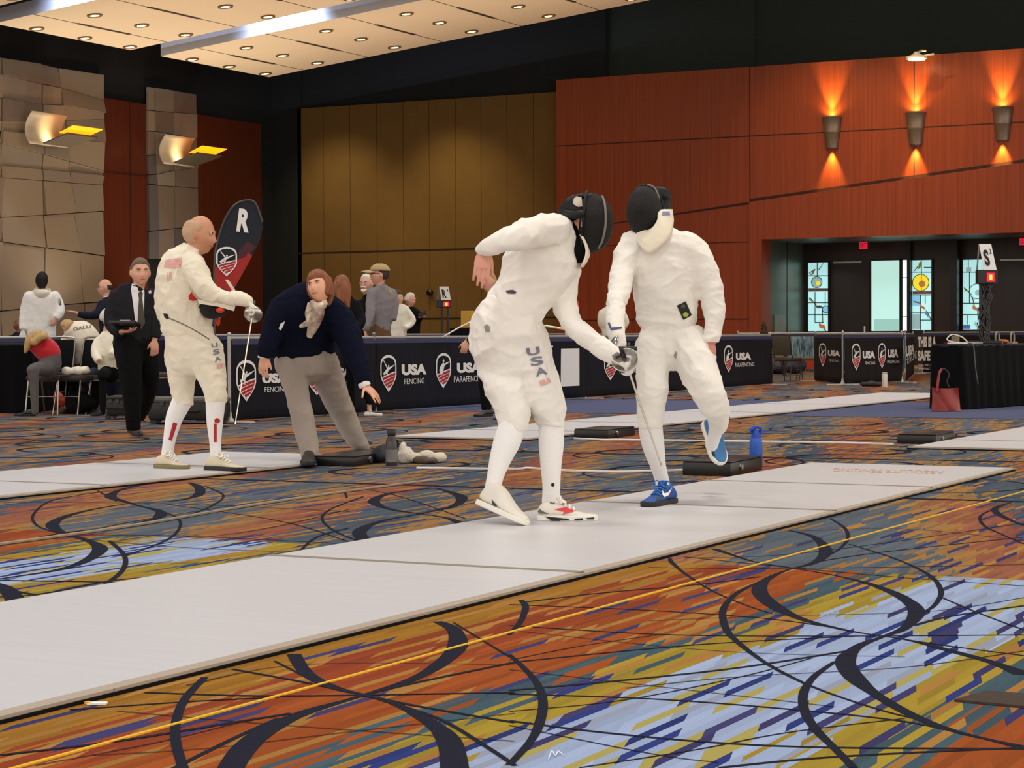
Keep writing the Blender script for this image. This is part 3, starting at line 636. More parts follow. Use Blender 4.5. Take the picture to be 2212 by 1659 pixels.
for i, (x0, x1, dy) in enumerate(((1632, 1690, -.25), (1250, 1280, -.1))):
    a, b, s = slab('trim', x0, 60, x1, 800, BRZ, .3 if i == 0 else .12, dy); struct(s.build('trim_%d' % (4+i), BRZ), 'dark pilaster beside the coloured glass')
# exit signs
EXR = mat('lit_red_exit_sign', (220, 30, 60), .4, emit=.55, emitc=(235, 24, 60))
for i, (x0, x1, yt, yb_) in enumerate(((838, 902, 90, 146), (2176, 2245, 60, 112))):
    a, b = onY(*o_(x0, yt), YD-1.2), onY(*o_(x1, yb_), YD-1.2)
    r = empty('exit_sign', ((a.x+b.x)/2, YD-1.2, b.z), ['lit red exit sign above the dark door in the recess', 'lit red exit sign cut off by the right edge of the picture'][i], 'exit sign', 'exit signs')
    s = MB(); s.box(((a.x+b.x)/2, YD-1.2, (a.z+b.z)/2), (b.x-a.x, .06, a.z-b.z)); s.build('sign_box', EXR, r)
    v, f = text2d('EXIT', 1, .0); v = fit2d(v, a.x+.025, b.z+.03, b.x-.025, a.z-.03)
    s = MB(); s.add([(p[0], YD-1.235, p[1]) for p in v], f); s.build('lettering', mat('dark_red_letters', (90, 8, 20), .5), r)
    s = MB(); s.tube([((a.x+b.x)/2, YD-1.2, a.z), ((a.x+b.x)/2, YD-1.2, zc)], .02); s.build('hanger', BRZ, r)
# ================================================================ PISTES
PIS = mat('pale_metal_piste', (212, 211, 214), .42, .2, var=.05, vscale=3, stretch=(.3, 6, 1), bump=.06, bscale=30, spec=.5)
PED = mat('beige_piste_edge', (176, 162, 146), .5, .2); SEAM = mat('piste_joint', (136, 126, 112), .6)
def piste(x0, x1, ya, yb, seams, label):
    s = MB(); h = .024; e = .032
    s.box(((x0+x1)/2, (ya+yb)/2, h/2), (x1-x0-2*e, yb-ya-2*e, h), 0)
    for (xa, xb, y0_, y1, mi) in ((x0, x0+e, ya, yb, 1), (x1-e, x1, ya, yb, 1)):
        inn = xb if xa == x0 else xa; out = xa if xa == x0 else xb
        s.add([(out, y0_, .009), (out, y1, .009), (out, y1, .019), (out, y0_, .019), (inn, y1, h+.001), (inn, y0_, h+.001), (inn, y0_, .009), (inn, y1, .009)], [(0, 1, 2, 3), (3, 2, 4, 5), (5, 4, 7, 6)], 1)
    for (yy, y2) in ((ya, ya+e), (yb-e, yb)): s.box(((x0+x1)/2, (yy+y2)/2, h/2-.001), (x1-x0, e, h), 1)
    s.box(((x0+x1)/2, (ya+yb)/2, .005), (x1-x0+.012, yb-ya+.012, .0099), 3)  # black strip that stands in for the shadow under the piste edge
    for yy in seams: s.box(((x0+x1)/2, yy, h+.0006), (x1-x0-.02, .05, .002), 2)
    for k in range(int((yb-ya)/1.2)): s.box((x1-.002, ya+.6+1.2*k, .014), (.006, .006, .009), 2)
    return tag(s.build('fencing_piste', [PIS, PED, SEAM, BLACK]), label, 'fencing piste', 'metal fencing pistes')
main_p = piste(-4.88, -3.40, .1, 14.1, (7.19, 10.28, 12.1), 'long pale metal piste in front, under the two masked fencers')
left_p = piste(-9.66, -8.12, -.5, 13.6, (7.1, 10.2, 12.0), 'pale metal piste on the left under the bare-headed fencer')
far_p = piste(-9.72, -8.32, 16.35, 31.5, (17.8, 19.8, 23, 26), 'pale metal piste running far back to the black draped table')
right_p = piste(-4.84, -3.38, 16.45, 30.5, (17.6, 20.6, 23.7), 'short visible end of a pale piste at the right edge')
v, f = text2d('ABSOLUTE FENCING', 1, .01)
a, b, c, d_ = (G(1800, 1018, .0255), G(2040, 1024, .0255), G(1800, 1011, .0255), G(2040, 1017, .0255))
v = fit2d(v, 0, 0, 1, 1); s = MB(); s.add([a.lerp(b, 1-x).lerp(c.lerp(d_, 1-x), 1-y) for x, y in v], f)
t = s.build('lettering', mat('faded_red_print', (196, 160, 150), .7), main_p); t['label'] = 'faded maker lettering printed upside down'
# yellow line across the carpet
TAPE = mat('yellow_line', (226, 176, 24), .6)
s = MB(); s.add([(-3.031, 2.9, .004), (-3.019, 2.9, .004), (-2.884, 13.2, .004), (-2.896, 13.2, .004), (-3.031, 2.9, 0), (-3.019, 2.9, 0), (-2.884, 13.2, 0), (-2.896, 13.2, 0)], [(0, 1, 2, 3), (0, 1, 5, 4), (3, 2, 6, 7), (0, 3, 7, 4), (1, 2, 6, 5), (4, 5, 6, 7)])
tag(s.build('carpet_string', TAPE), 'thin yellow cord stretched along the carpet beside the near piste', 'cord')
def groundline(pts, z=.008): return [G(px, py, z) for px, py in pts]
def dens(pts, k=6):
    P = [Vector(p) for p in pts]; out = []
    for i in range(len(P)-1):
        a, b, c, d = P[max(i-1, 0)], P[i], P[i+1], P[min(i+2, len(P)-1)]
        for j in range(k):
            t = j/k; out.append(.5*((2*b)+(c-a)*t+(2*a-5*b+4*c-d)*t*t+(3*b-a-3*c+d)*t**3))
    return out+[P[-1]]
CABW = mat('pale_cable', (214, 206, 196), .5); CABG = mat('grey_twisted_cable', (150, 136, 116), .5)
s = MB(); s.tube(dens(groundline([(0, 1175), (150, 1155), (330, 1128), (520, 1095), (700, 1068), (870, 1045), (980, 1032)])), .008, 6)
tag(s.build('cable', CABG), 'grey twisted cable lying between the left and near pistes', 'cable', 'cables on the carpet')
s = MB(); s.tube(dens(groundline([(900, 1011), (1100, 1013), (1140, 1011), (1180, 1014), (1260, 1018), (1360, 1019), (1500, 1015)])), .009, 6)
tag(s.build('cable', CABW), 'pale cable running behind the stooping fencer to the black reel box', 'cable', 'cables on the carpet')
s = MB(); s.tube(dens(groundline([(1240, 947), (1300, 950), (1340, 950), (1500, 952), (1700, 955), (1840, 957), (1930, 960)])), .010, 6)
tag(s.build('cable', CABW), 'pale cable crossing the carpet in front of the far piste', 'cable', 'cables on the carpet')
s = MB()
for k in range(3): s.tube(dens(groundline([(1480+6*k, 1010-2*k), (1500, 1002+3*k), (1530, 1006), (1545, 998+4*k), (1500, 1008+2*k), (1478, 1014)], .01+.008*k)), .007, 6)
tag(s.build('cable', CABG), 'loose coil of grey cable beside the black box on the near piste', 'cable', 'cables on the carpet')
# scraps and floor plate
s = MB(); s.prism([(-1.40, 5.17, .001), (-1.36, 5.33, .001), (-1.0, 5.36, .001), (-.96, 5.13, .001)], (0, 0, .006)); 
pl = tag(s.build('floor_box_plate', mat('brown_metal_plate', (70, 58, 50), .5, .4, var=.3, vscale=20)), 'dark metal floor box cover set in the carpet', 'floor box')
s = MB(); p = G(1690/2, 1659); s.tube(dens([G(1185, 1640, .004), G(1192, 1622, .006), G(1200, 1632, .004), G(1206, 1622, .006), G(1216, 1630, .004)]), .0011, 5)
tag(s.build('thread_scrap', PAPERW), 'white scrap of thread on the near carpet', 'thread')
s = MB(); a = G(210, 1519, .004); s.box(a, (.05, .02, .005), rot=Matrix.Rotation(.5, 3, 'Z')); s.box(a+Vector((-.02, -.012, .002)), (.012, .014, .006), 1)
tag(s.build('paper_scrap', [PAPERW, TAPE]), 'small white and yellow scrap at the near piste edge', 'scrap')
# ---- black reel boxes at piste ends
def reelbox(c, size, rz, label):
    r = empty('reel_box', (c[0], c[1], 0), label, 'reel box', 'black reel boxes'); R_ = Matrix.Rotation(rz, 3, 'Z')
    s = MB(); s.bevbox((c[0], c[1], size[2]*.45), (size[0], size[1], size[2]*.9), .012, rot=R_); s.build('base', BLACKP, r, smooth=True)
    s = MB(); s.bevbox((c[0], c[1], size[2]*.96), (size[0]*.98, size[1]*.98, size[2]*.12), .006, rot=R_); s.build('lid', mat('black_satin_lid', (34, 34, 38), .3), r, smooth=True)
    s = MB(); s.lathe(Vector((c[0], c[1], 0))+R_ @ Vector((size[0]/2, -size[1]*.2, size[2]*.5)), [(.02, 0), (.02, .015)], 14, axis=R_ @ Vector((1, 0, 0))); s.build('cable_port', STEEL, r)
    return r
reelbox((-8.07, 13.12), (.34, .95, .075), .16, 'flat black reel box beside the stooping official')
reelbox((-5.16, 13.14), (.34, .72, .10), .06, 'flat black reel box by the far end of the near piste')
reelbox((-8.0, 17.38), (.34, .70, .085), .06, 'flat black reel box by the near end of the far piste')
reelbox((-5.02, 17.62), (.34, .75, .085), .06, 'flat black reel box by the short piste on the right')
# ---- bottles
def bottle(px, py, h, rad, m, lidm, label, kind):
    c = G(px, py); r = empty('water_bottle', c, label, 'bottle')
    s = MB()
    if kind == 'flask':
        s.lathe(c, [(rad*.92, 0), (rad, .01), (rad, h*.60), (rad*.96, h*.655), (rad*.70, h*.70), (rad*.66, h*.72)], 24); s.build('body', m, r, smooth=True)
        s = MB(); s.lathe(c, [(rad*.70, h*.72), (rad*.74, h*.725), (rad*.74, h*.81), (rad*.5, h*.83), (rad*.44, h*.90), (rad*.3, h*.91)], 20); s.build('lid', lidm, r, smooth=True)
        s = MB(); s.tube(dens([c+RI*(-rad*.5)+Vector((0, 0, h*.84)), c+RI*(-rad*.7)+Vector((0, 0, h*.92)), c+Vector((0, 0, h*.985)), c+RI*(rad*.85)+Vector((0, 0, h*.93)), c+RI*(rad*.78)+Vector((0, 0, h*.80))]), .010, 8); s.build('handle', lidm, r, smooth=True)
        s = MB(); s.tube([c+RI*(-rad*.95)+Vector((0, 0, h*.90)), c+RI*(-rad*.2)+Vector((0, 0, h*.97))], [.016, .018], 10); s.build('spout', lidm, r, smooth=True)
        s = MB(); s.lathe(c, [(rad*.67, h*.715), (rad*.68, h*.73), (rad*.67, h*.738)], 20); s.build('neck_ring', STEEL, r, smooth=True)
    elif kind == 'clear':
        s.lathe(c, [(rad*.9, 0), (rad, .012), (rad, h*.62), (rad*.9, h*.70), (rad*.6, h*.80), (rad*.58, h*.84)], 24); s.build('body', m, r, smooth=True)
        s = MB(); s.lathe(c, [(rad*.66, h*.82), (rad*.7, h*.84), (rad*.7, h*.98), (rad*.62, h)], 20); s.build('lid', lidm, r, smooth=True)
        s = MB(); s.tube(dens([c+RI*(rad*.95)+Vector((0, 0, h*.72)), c+RI*(rad*1.15)+Vector((0, 0, h*.62)), c+RI*(rad*1.05)+Vector((0, 0, h*.5))]), .007, 6); s.build('strap', lidm, r)
        s = MB(); s.lathe(c, [(rad*1.01, h*.12), (rad*1.015, h*.15), (rad*1.015, h*.42), (rad*1.01, h*.45)], 24, cap=False); s.build('printed_band', mat('pale_grey_band', (132, 130, 128), .5, var=.5, vscale=9), r, smooth=True)
    else:
        s.lathe(c, [(rad*.95, 0), (rad, .01), (rad, h*.86), (rad*.9, h*.9)], 20); s.build('body', m, r, smooth=True)
        s = MB(); s.lathe(c, [(rad*.85, h*.9), (rad*.9, h*.91), (rad*.9, h*.99), (rad*.8, h)], 20); s.build('lid', lidm, r, smooth=True)
    return r
BLU = mat('cobalt_blue_enamel', (30, 88, 190), .4); BLUL = mat('blue_plastic_lid', (28, 72, 176), .4)
bottle(1633, 1009, .29, .046, BLU, BLUL, 'cobalt blue flask with loop handle standing by the reel box', 'flask')
bottle(846, 1007, .27, .043, mat('smoky_grey_plastic', (58, 56, 58), .25), BLACKP, 'smoky grey water bottle with black cap by the towel', 'clear')
bottle(1911, 836, .265, .050, mat('white_steel_bottle', (222, 216, 206), .4), mat('pale_grey_lid', (190, 184, 176), .4), 'white bottle on the carpet in front of the far banners', 'plain')
c = G(905, 716)  # unused anchor
# ---- lumpy cloth things
def lump(name, blobs, m, label, cat, sub=8, amp=.02, seed=0, parent=None, wr=9):
    s = MB()
    for (cx_, cy_, cz_, rx, ry, rz_) in blobs: s.sphere((cx_, cy_, cz_), (rx, ry, rz_), 20, 14)
    o = s.build(name, m, parent); 
    md = o.modifiers.new('r', 'REMESH'); md.mode = 'VOXEL'; md.voxel_size = min(min(b[3:]) for b in blobs)/4
    md = o.modifiers.new('s', 'SMOOTH'); md.iterations = 6
    me = bpy.data.meshes.new_from_object(o.evaluated_get(bpy.context.evaluated_depsgraph_get())); o.modifiers.clear()
    off = rootloc(parent)
    N_ = len(me.vertices); co = np.empty(N_*3); me.vertices.foreach_get('co', co); co = co.reshape(-1, 3); nr = np.empty(N_*3); me.vertex_normals.foreach_get('vector', nr); nr = nr.reshape(-1, 3)
    for i in range(N_):
        q = Vector(co[i])*wr+Vector((seed*7.1, 0, 0)); co[i] += nr[i]*amp*(noise.noise(q)+.5*noise.noise(q*2.1)); co[i][2] = max(co[i][2], .003-off.z)
    me.vertices.foreach_set('co', co.ravel()); me.update()
    for mm in o.data.materials: me.materials.append(mm)
    o.data = me; me.shade_smooth()
    if label: tag(o, label, cat)
    return o
t0 = G(905, 1000); e1 = RI; e2 = Vector((FW.x, FW.y, 0)).normalized()
def B_(base, blobs): return [tuple(base+e1*b[0]+e2*b[1]+Vector((0, 0, b[2])))+b[3:] for b in blobs]
lump('towel', B_(t0, [(-.10, 0, .05, .07, .07, .06), (-.02, .02, .035, .12, .09, .035), (.06, .0, .05, .07, .07, .05), (.12, .03, .04, .09, .06, .035), (-.12, .03, .08, .03, .05, .07)]), mat('off_white_towel', (214, 204, 190), .95, bump=.5, bscale=60), 'crumpled off-white towel beside the grey bottle', 'towel', amp=.03, seed=1)
lump('cloth_glove', B_(t0, [(.04, -.09, .025, .09, .04, .03), (.10, -.08, .02, .05, .03, .025)]), mat('grey_brown_cloth', (92, 80, 70), .9), 'crumpled grey brown cloth lying on the towel edge', 'cloth', amp=.015, seed=2)
lump('equipment_pouch', B_(G(824, 1000), [(0, 0, .06, .09, .08, .06), (.03, .02, .09, .06, .06, .05)]), mat('black_blue_pouch', (22, 26, 42), .6), 'small black and blue pouch between shoe and grey bottle', 'pouch', amp=.012, seed=3)
# ================================================================ BARRIERS
BAN = mat('near_black_navy_banner', (26, 26, 36), .8, var=.25, vscale=2, bump=.25, bscale=3, stretch=(3, 3, .5), spec=.2); BAN2 = mat('black_banner', (34, 30, 32), .8, var=.2, vscale=2, bump=.2, bscale=3, stretch=(3, 3, .5), spec=.2)
HEM = mat('dark_blue_banner_hem', (52, 54, 92), .6)
def plane_uv(p0, p1, px, py):
    """where a line of sight meets the upright plane through p0-p1: (u along, z)"""
    p0 = Vector((p0[0], p0[1], 0)); p1 = Vector((p1[0], p1[1], 0)); u = (p1-p0).normalized(); n = Vector((u.y, -u.x, 0))
    r = ray(px, py); t = (p0-EYE).dot(n)/r.dot(n); q = EYE+r*t
    return ((q-p0).dot(u), q.z)
SHIELD = [(0, .60), (0, .78)]
def emblem2d(para=False):
    """crest in a 1 x 1 box: white rim, dark field, red stripes, white figure"""
    def outline(k):
        pts = []
        for i in range(13):
            t = math.pi*(1-i/12); pts.append((.5+(.5-k)*math.cos(t), .70+(.30-k)*math.sin(t)**.8))
        pts += [(1-k, .45), (.93-k*.9, .33), (.76-k*.6, .18), (.5, 0+k*1.5), (.24+k*.6, .18), (.07+k*.9, .33), (k, .45)]
        return pts
    o = outline(0); i_ = outline(.07); n = len(o); polys = []
    for k in range(n): polys.append(('w', [o[k], o[(k+1) % n], i_[(k+1) % n], i_[k]]))
    # red stripes sweeping up to the right
    def inside(y):  # half-range of the inner shield at height y
        if y >= .45: return .43
        pts = [(.45, .43), (.33, .37), (.18, .22), (.10, .0)]
        for (a, b), (c, d) in zip(pts, pts[1:]):
            if c <= y <= a: return d+(b-d)*(y-c)/(a-c)
        return 0
    for j in range(4):
        yl0 = .36-.10*j; yl1 = yl0-.072; up = .16
        P = []; Q = []
        for s_ in range(9):
            t = s_/8
            for (arr, yy) in ((P, yl0), (Q, yl1)):
                y = yy+up*t**.8*(1+.12*j); x = .5-.42+.84*t
                hr = inside(min(y, .45)); x = max(.5-hr, min(.5+hr, x)); arr.append((x, y))
        for s_ in range(8): polys.append(('r', [P[s_], P[s_+1], Q[s_+1], Q[s_]]))
        if j < 3:
            y_ = [(P[s_], Q[s_]) for s_ in range(9)]; N_ = []
            for s_ in range(9):
                t = s_/8; y = yl0-.10+up*t**.8*(1+.12*(j+1)); hr = inside(min(y, .45)); N_.append((max(.5-hr, min(.5+hr, .08+.84*t)), y))
            for s_ in range(8): polys.append(('w', [Q[s_], Q[s_+1], N_[s_+1], N_[s_]]))
        if j == 0:
            P2 = [(x, y+.035) for x, y in P]
            for s_ in range(8): polys.append(('w', [P2[s_], P2[s_+1], P[s_+1], P[s_]]))
    if not para:
        fig = [[(.46, .70), (.52, .74), (.56, .70), (.52, .66)], [(.30, .58), (.50, .68), (.58, .63), (.44, .52)], [(.18, .86), (.22, .86), (.46, .66), (.42, .62)], [(.52, .66), (.90, .74), (.90, .725), (.56, .60)], [(.16, .50), (.34, .60), (.44, .52), (.22, .46)], [(.36, .58), (.45, .54), (.44, .40), (.38, .42)]]
    else:
        fig = [[(.44, .78), (.50, .83), (.56, .78), (.50, .73)], [(.34, .66), (.50, .74), (.58, .66), (.50, .50), (.36, .50)], [(.54, .70), (.92, .76), (.92, .745), (.56, .64)], [(.22, .52), (.30, .64), (.44, .62), (.50, .46), (.40, .38), (.28, .40)]]
    for p in fig: polys.append(('w', p))
    return polys
def put2d(polys, fn):
    s = MB()
    for k, p in polys: s.add([fn(x, y) for x, y in p], [tuple(range(len(p)))], 0 if k == 'w' else 1)
    return s
def barrier(p0, p1, h, label, items, cloth=BAN, post=(True, True), ripple=.02, name='banner_barrier', group='banner barriers', foot=True, stripe=None):
    P0 = Vector((p0[0], p0[1], 0)); P1 = Vector((p1[0], p1[1], 0)); Ln = (P1-P0).length; u = (P1-P0)/Ln; n = Vector((u.y, -u.x, 0))
    r = empty(name, (P0+P1)/2, label, 'barrier', group)
    sd = random.random()*9
    def wob(a, z): return ripple*(math.sin(a*2.3+sd)*.6+math.sin(a*5.1+sd*2)*.3)*(1.15-z/h)
    NX = max(8, int(Ln/.12)); NZ = 8; s = MB(); vs = []
    for i in range(NX+1):
        for j in range(NZ+1):
            a = Ln*i/NX; z = .03+(h-.05)*j/NZ; vs.append(P0+u*a+n*(.03+wob(a, z))+Vector((0, 0, z)))
    fs = [(i*(NZ+1)+j, (i+1)*(NZ+1)+j, (i+1)*(NZ+1)+j+1, i*(NZ+1)+j+1) for i in range(NX) for j in range(NZ)]
    s.add(vs, fs); o = s.build('banner', cloth, r, smooth='all'); md = o.modifiers.new('t', 'SOLIDIFY'); md.thickness = .006; md.offset = 0
    s = MB(); s.tube([P0+Vector((0, 0, h)), P1+Vector((0, 0, h))], .019, 10); s.build('top_rail', ALU, r)
    s = MB(); s.box((P0+P1)/2+n*.034+Vector((0, 0, h-.045)), (Ln, .012, .05), rot=Matrix.Rotation(math.atan2(u.y, u.x), 3, 'Z')); s.build('hem', HEM, r)
    for k, P in ((0, P0), (1, P1)):
        if not post[k]: continue
        s = MB(); s.tube([P+Vector((0, 0, .02)), P+Vector((0, 0, h+.03))], .021, 12); s.sphere(P+Vector((0, 0, h+.04)), .026, 10, 6); s.build('post', ALU, r, smooth=True)
        if foot:
            s = MB(); s.bevbox(P+Vector((0, 0, .012)), (.62, .09, .022), .008, rot=Matrix.Rotation(math.atan2(n.y, n.x), 3, 'Z')); s.lathe(P, [(.05, .02), (.03, .07), (.026, .12)], 12); s.build('foot', mat('pale_metal_foot', (196, 188, 176), .5, .3), r)
    lift = .043
    for it in items:
        kind = it[0]; x0, y0_, x1, y1 = it[1:5]
        a0, zt = plane_uv(p0, p1, x0, y0_); a1, zb = plane_uv(p0, p1, x1, y1)
        if it[-1] == 'w': a0, zt, a1, zb = it[1:5]
        def fn(x, y, o=0): a = a0+(a1-a0)*x; z = zb+(zt-zb)*y; return P0+u*a+n*(lift+o+wob(a, max(z, 0)))+Vector((0, 0, z))
        if kind in ('emb', 'pemb'): put2d(emblem2d(kind == 'pemb'), fn).build('crest', [PAPERW, REDP], r)
        elif kind == 'block': s = MB(); s.add([fn(0, 0), fn(1, 0), fn(1, 1), fn(0, 1)], [(0, 1, 2, 3)]); s.build(it[6], it[5], r)
        else:
            v, f = text2d(it[5], 1, it[6] if len(it) > 6 and isinstance(it[6], float) else .03); v = fit2d(v, 0, 0, 1, 1)
            s = MB(); s.add([fn(x, y) for x, y in v], f); s.build('lettering', it[7] if len(it) > 7 else LTR, r)
    return r
BX = -13.05
def bp(px): # y of the barrier line at a picture column
    r = ray(px, 800); return r.y*(BX/r.x)
seg = [(-13.05, 18.55), (-13.05, 21.6), (-13.05, 24.6), (-13.05, 27.6), (-13.15, 32.0), (-13.35, 36.4)]
barrier(seg[0], seg[1], .93, 'dark navy banner barrier behind the stooping official', [('emb', 503, 778, 547, 866), ('txt', 560, 807, 618, 826, 'USA', .06), ('txt', 566, 836, 617, 845, 'FENCING', .0), ('pemb', 655, 773, 697, 853), ('txt', 706, 795, 753, 813, 'USA', .06), ('txt', 708, 823, 757, 832, 'PARAFENCING', .0)])
barrier(seg[1], seg[2], .93, 'dark navy banner barrier left of the stooping fencer', [('emb', 814, 767, 850, 846), ('txt', 861, 787, 916, 809, 'USA', .06), ('txt', 867, 818, 911, 828, 'FENCING', .0), ('pemb', 937, 763, 969, 838), ('txt', 981, 784, 1032, 804, 'USA', .06), ('txt', 975, 813, 1040, 823, 'PARAFENCING', .0)], post=(True, False))
barrier(seg[2], seg[3], .93, 'dark navy banner barrier with a white sheet, behind the stooping fencer', [('block', 1207, 753, 1246, 833, PAPERW, 'white_sheet'), ('txt', 1166, 747, 1189, 765, 'T', .03)], post=(False, True))
barrier(seg[3], seg[4], .93, 'dark navy banner barrier behind the crossed sword hands', [('emb', 1299, 760, 1326, 821), ('txt', 1334, 777, 1372, 795, 'USA', .06), ('txt', 1333, 798, 1372, 805, 'FENCING', .0)], post=(False, False))
barrier(seg[4], seg[5], .93, 'dark navy banner barrier behind the right-hand fencer', [('pemb', 1559, 746, 1578, 804), ('txt', 1585, 762, 1618, 777, 'USA', .06), ('txt', 1583, 784, 1624, 791, 'PARAFENCING', .0)], post=(True, True))
# banners on the right
barrier((-13.55, 39.6), (-12.1, 36.9), .95, 'narrow black banner barrier behind the open black case', [('emb', 1773, 741, 1790, 793), ('txt', 1794, 756, 1819, 770, 'USA', .06), ('txt', 1796, 776, 1817, 782, 'FENCING', .0)], BAN2)
barrier((-12.08, 36.85), (-11.57, 38.9), .95, 'black banner barrier behind the white bottle', [('emb', 1835, 742, 1854, 800), ('txt', 1859, 758, 1886, 774, 'USA', .06), ('txt', 1864, 781, 1886, 787, 'FENCING', .0), ('pemb', 1893, 741, 1909, 796), ('txt', 1914, 755, 1937, 772, 'USA', .06), ('txt', 1913, 778, 1940, 784, 'PARAFENCING', .0)], BAN2, post=(False, True))
barrier((-11.6, 39.2), (-13.85, 47.5), .95, 'sharply receding black banner barrier left of the safe space banner', [('txt', 1952, 748, 1971, 763, 'USA', .06), ('txt', 1952, 768, 1977, 773, 'FENCING', .0)], BAN2, post=(False, True), ripple=.01)
barrier((-13.85, 48.4), (-11.3, 48.0), .98, 'black banner barrier reading THIS IS A SAFE SPACE', [('txt', 1984, 727, 2024, 750, 'THIS IS A', .06), ('txt', 1984, 757, 2052, 780, 'SAFE SPACE', .06), ('txt', 1986, 786, 2040, 791, 'FENCING IS FOR ALL', .0), ('txt', 1984, 794, 2040, 799, 'USAFENCING.ORG', .0), ('block', 2040, 738, 2066, 747, mat('dull_red_print', (120, 30, 34), .7), 'red_band')], BAN2)
barrier((-11.2, 48.0), (-7.0, 47.4), .98, 'plain black banner barrier behind the tall score tower', [], BAN2)
BLUT = mat('blue_white_streaked_banner', (150, 186, 196), .7, var=1, rgb2=(36, 60, 84), vscale=9, stretch=(3, 3, .6)); ORR = mat('orange_red_print', (206, 66, 40), .7)
barrier((-18.6, 48.4), (-14.6, 49.4), .98, 'blue and white streaked banner barrier behind the stacked chairs', [('block', 1632, 777, 1764, 797, ORR, 'orange_band'), ('emb', 1633, 734, 1647, 772), ('txt', 1651, 744, 1672, 754, 'USA', .06)], BLUT)
# second row behind the long banner line
for i, (ya, yb) in enumerate(((22.5, 27.0), (27.0, 31.5), (31.5, 36.0), (36.0, 40.5))):
    barrier((-17.4, ya), (-17.4, yb), .97, ['plain dark barrier in the back row behind the cap wearer', 'plain dark barrier in the back row left of the score tower', 'plain dark barrier in the back row behind the stooping fencer', 'plain dark barrier in the back row behind the sword hands'][i], [], BAN, group='back row barriers')
barrier((-19.6, 20.5), (-17.5, 22.4), .95, 'plain dark barrier behind the seated group on the left', [], BAN, group='back row barriers', name='plain_barrier')
# ================================================================ FEATHER FLAG
FD = 23.2
FLN = mat('navy_flag_cloth', (24, 28, 40), .8); FLR = mat('red_flag_cloth', (166, 40, 34), .8); FLM = mat('maroon_flag_band', (74, 34, 46), .8)
fp = W(505, 728, FD); r = empty('feather_flag', (fp.x, fp.y, 0), 'teardrop flag in navy and red marked with a white R', 'flag')
def fq(px, py, o=0): return W(px, py, FD-o)
out = [(462, 640), (463, 600), (466, 560), (472, 520), (482, 484), (497, 456), (515, 440), (532, 435), (547, 438), (559, 450), (566, 470), (567, 494), (560, 521), (545, 552), (530, 580), (512, 612), (494, 642)]
s = MB(); s.prism([fq(*p) for p in out], FW*.012); s.build('flag_cloth', FLN, r)
s = MB(); s.prism([fq(464, 578, .006), fq(480, 572, .006), fq(531, 555, .006), fq(536, 546, .006), fq(545, 552, .006), fq(530, 580, .006), fq(512, 612, .006), fq(494, 642, .006), fq(462, 640, .006)], FW*.004); s.build('red_field', FLR, r)
s = MB(); s.prism([fq(512, 546, .004), fq(535, 520, .004), fq(553, 534, .004), fq(533, 556, .004), fq(510, 563, .004)], FW*.003); s.build('maroon_band', FLM, r)
v, f = text2d('R', 1, .05); v = fit2d(v, 0, 0, 1, 1)
s = MB(); s.add([fq(515+27*x-6*(y-.5)*-.6-3*(1-y), 500-50*y+3*x, .01) for x, y in v], f); s.build('letter', PAPERW, r)
put2d(emblem2d(), lambda x, y: fq(467+45*x, 597-64*y-3*(x-.5)*0, .012)).build('crest', [PAPERW, REDP], r)
s = MB(); pole = [W(463, 640, FD), W(464, 560, FD), W(472, 515, FD), W(486, 474, FD), W(506, 444, FD), W(532, 433, FD), W(552, 440, FD), W(567, 480, FD)]
s.tube([Vector((pole[0].x, pole[0].y, .05))]+dens(pole), .013, 8); s.build('pole', mat('dark_grey_pole', (60, 60, 64), .4), r)
s = MB(); b0 = Vector((pole[0].x, pole[0].y, 0)); s.lathe(b0, [(.22, 0), (.22, .03), (.05, .06), (.03, .14)], 20); s.build('base', BLACKP, r)
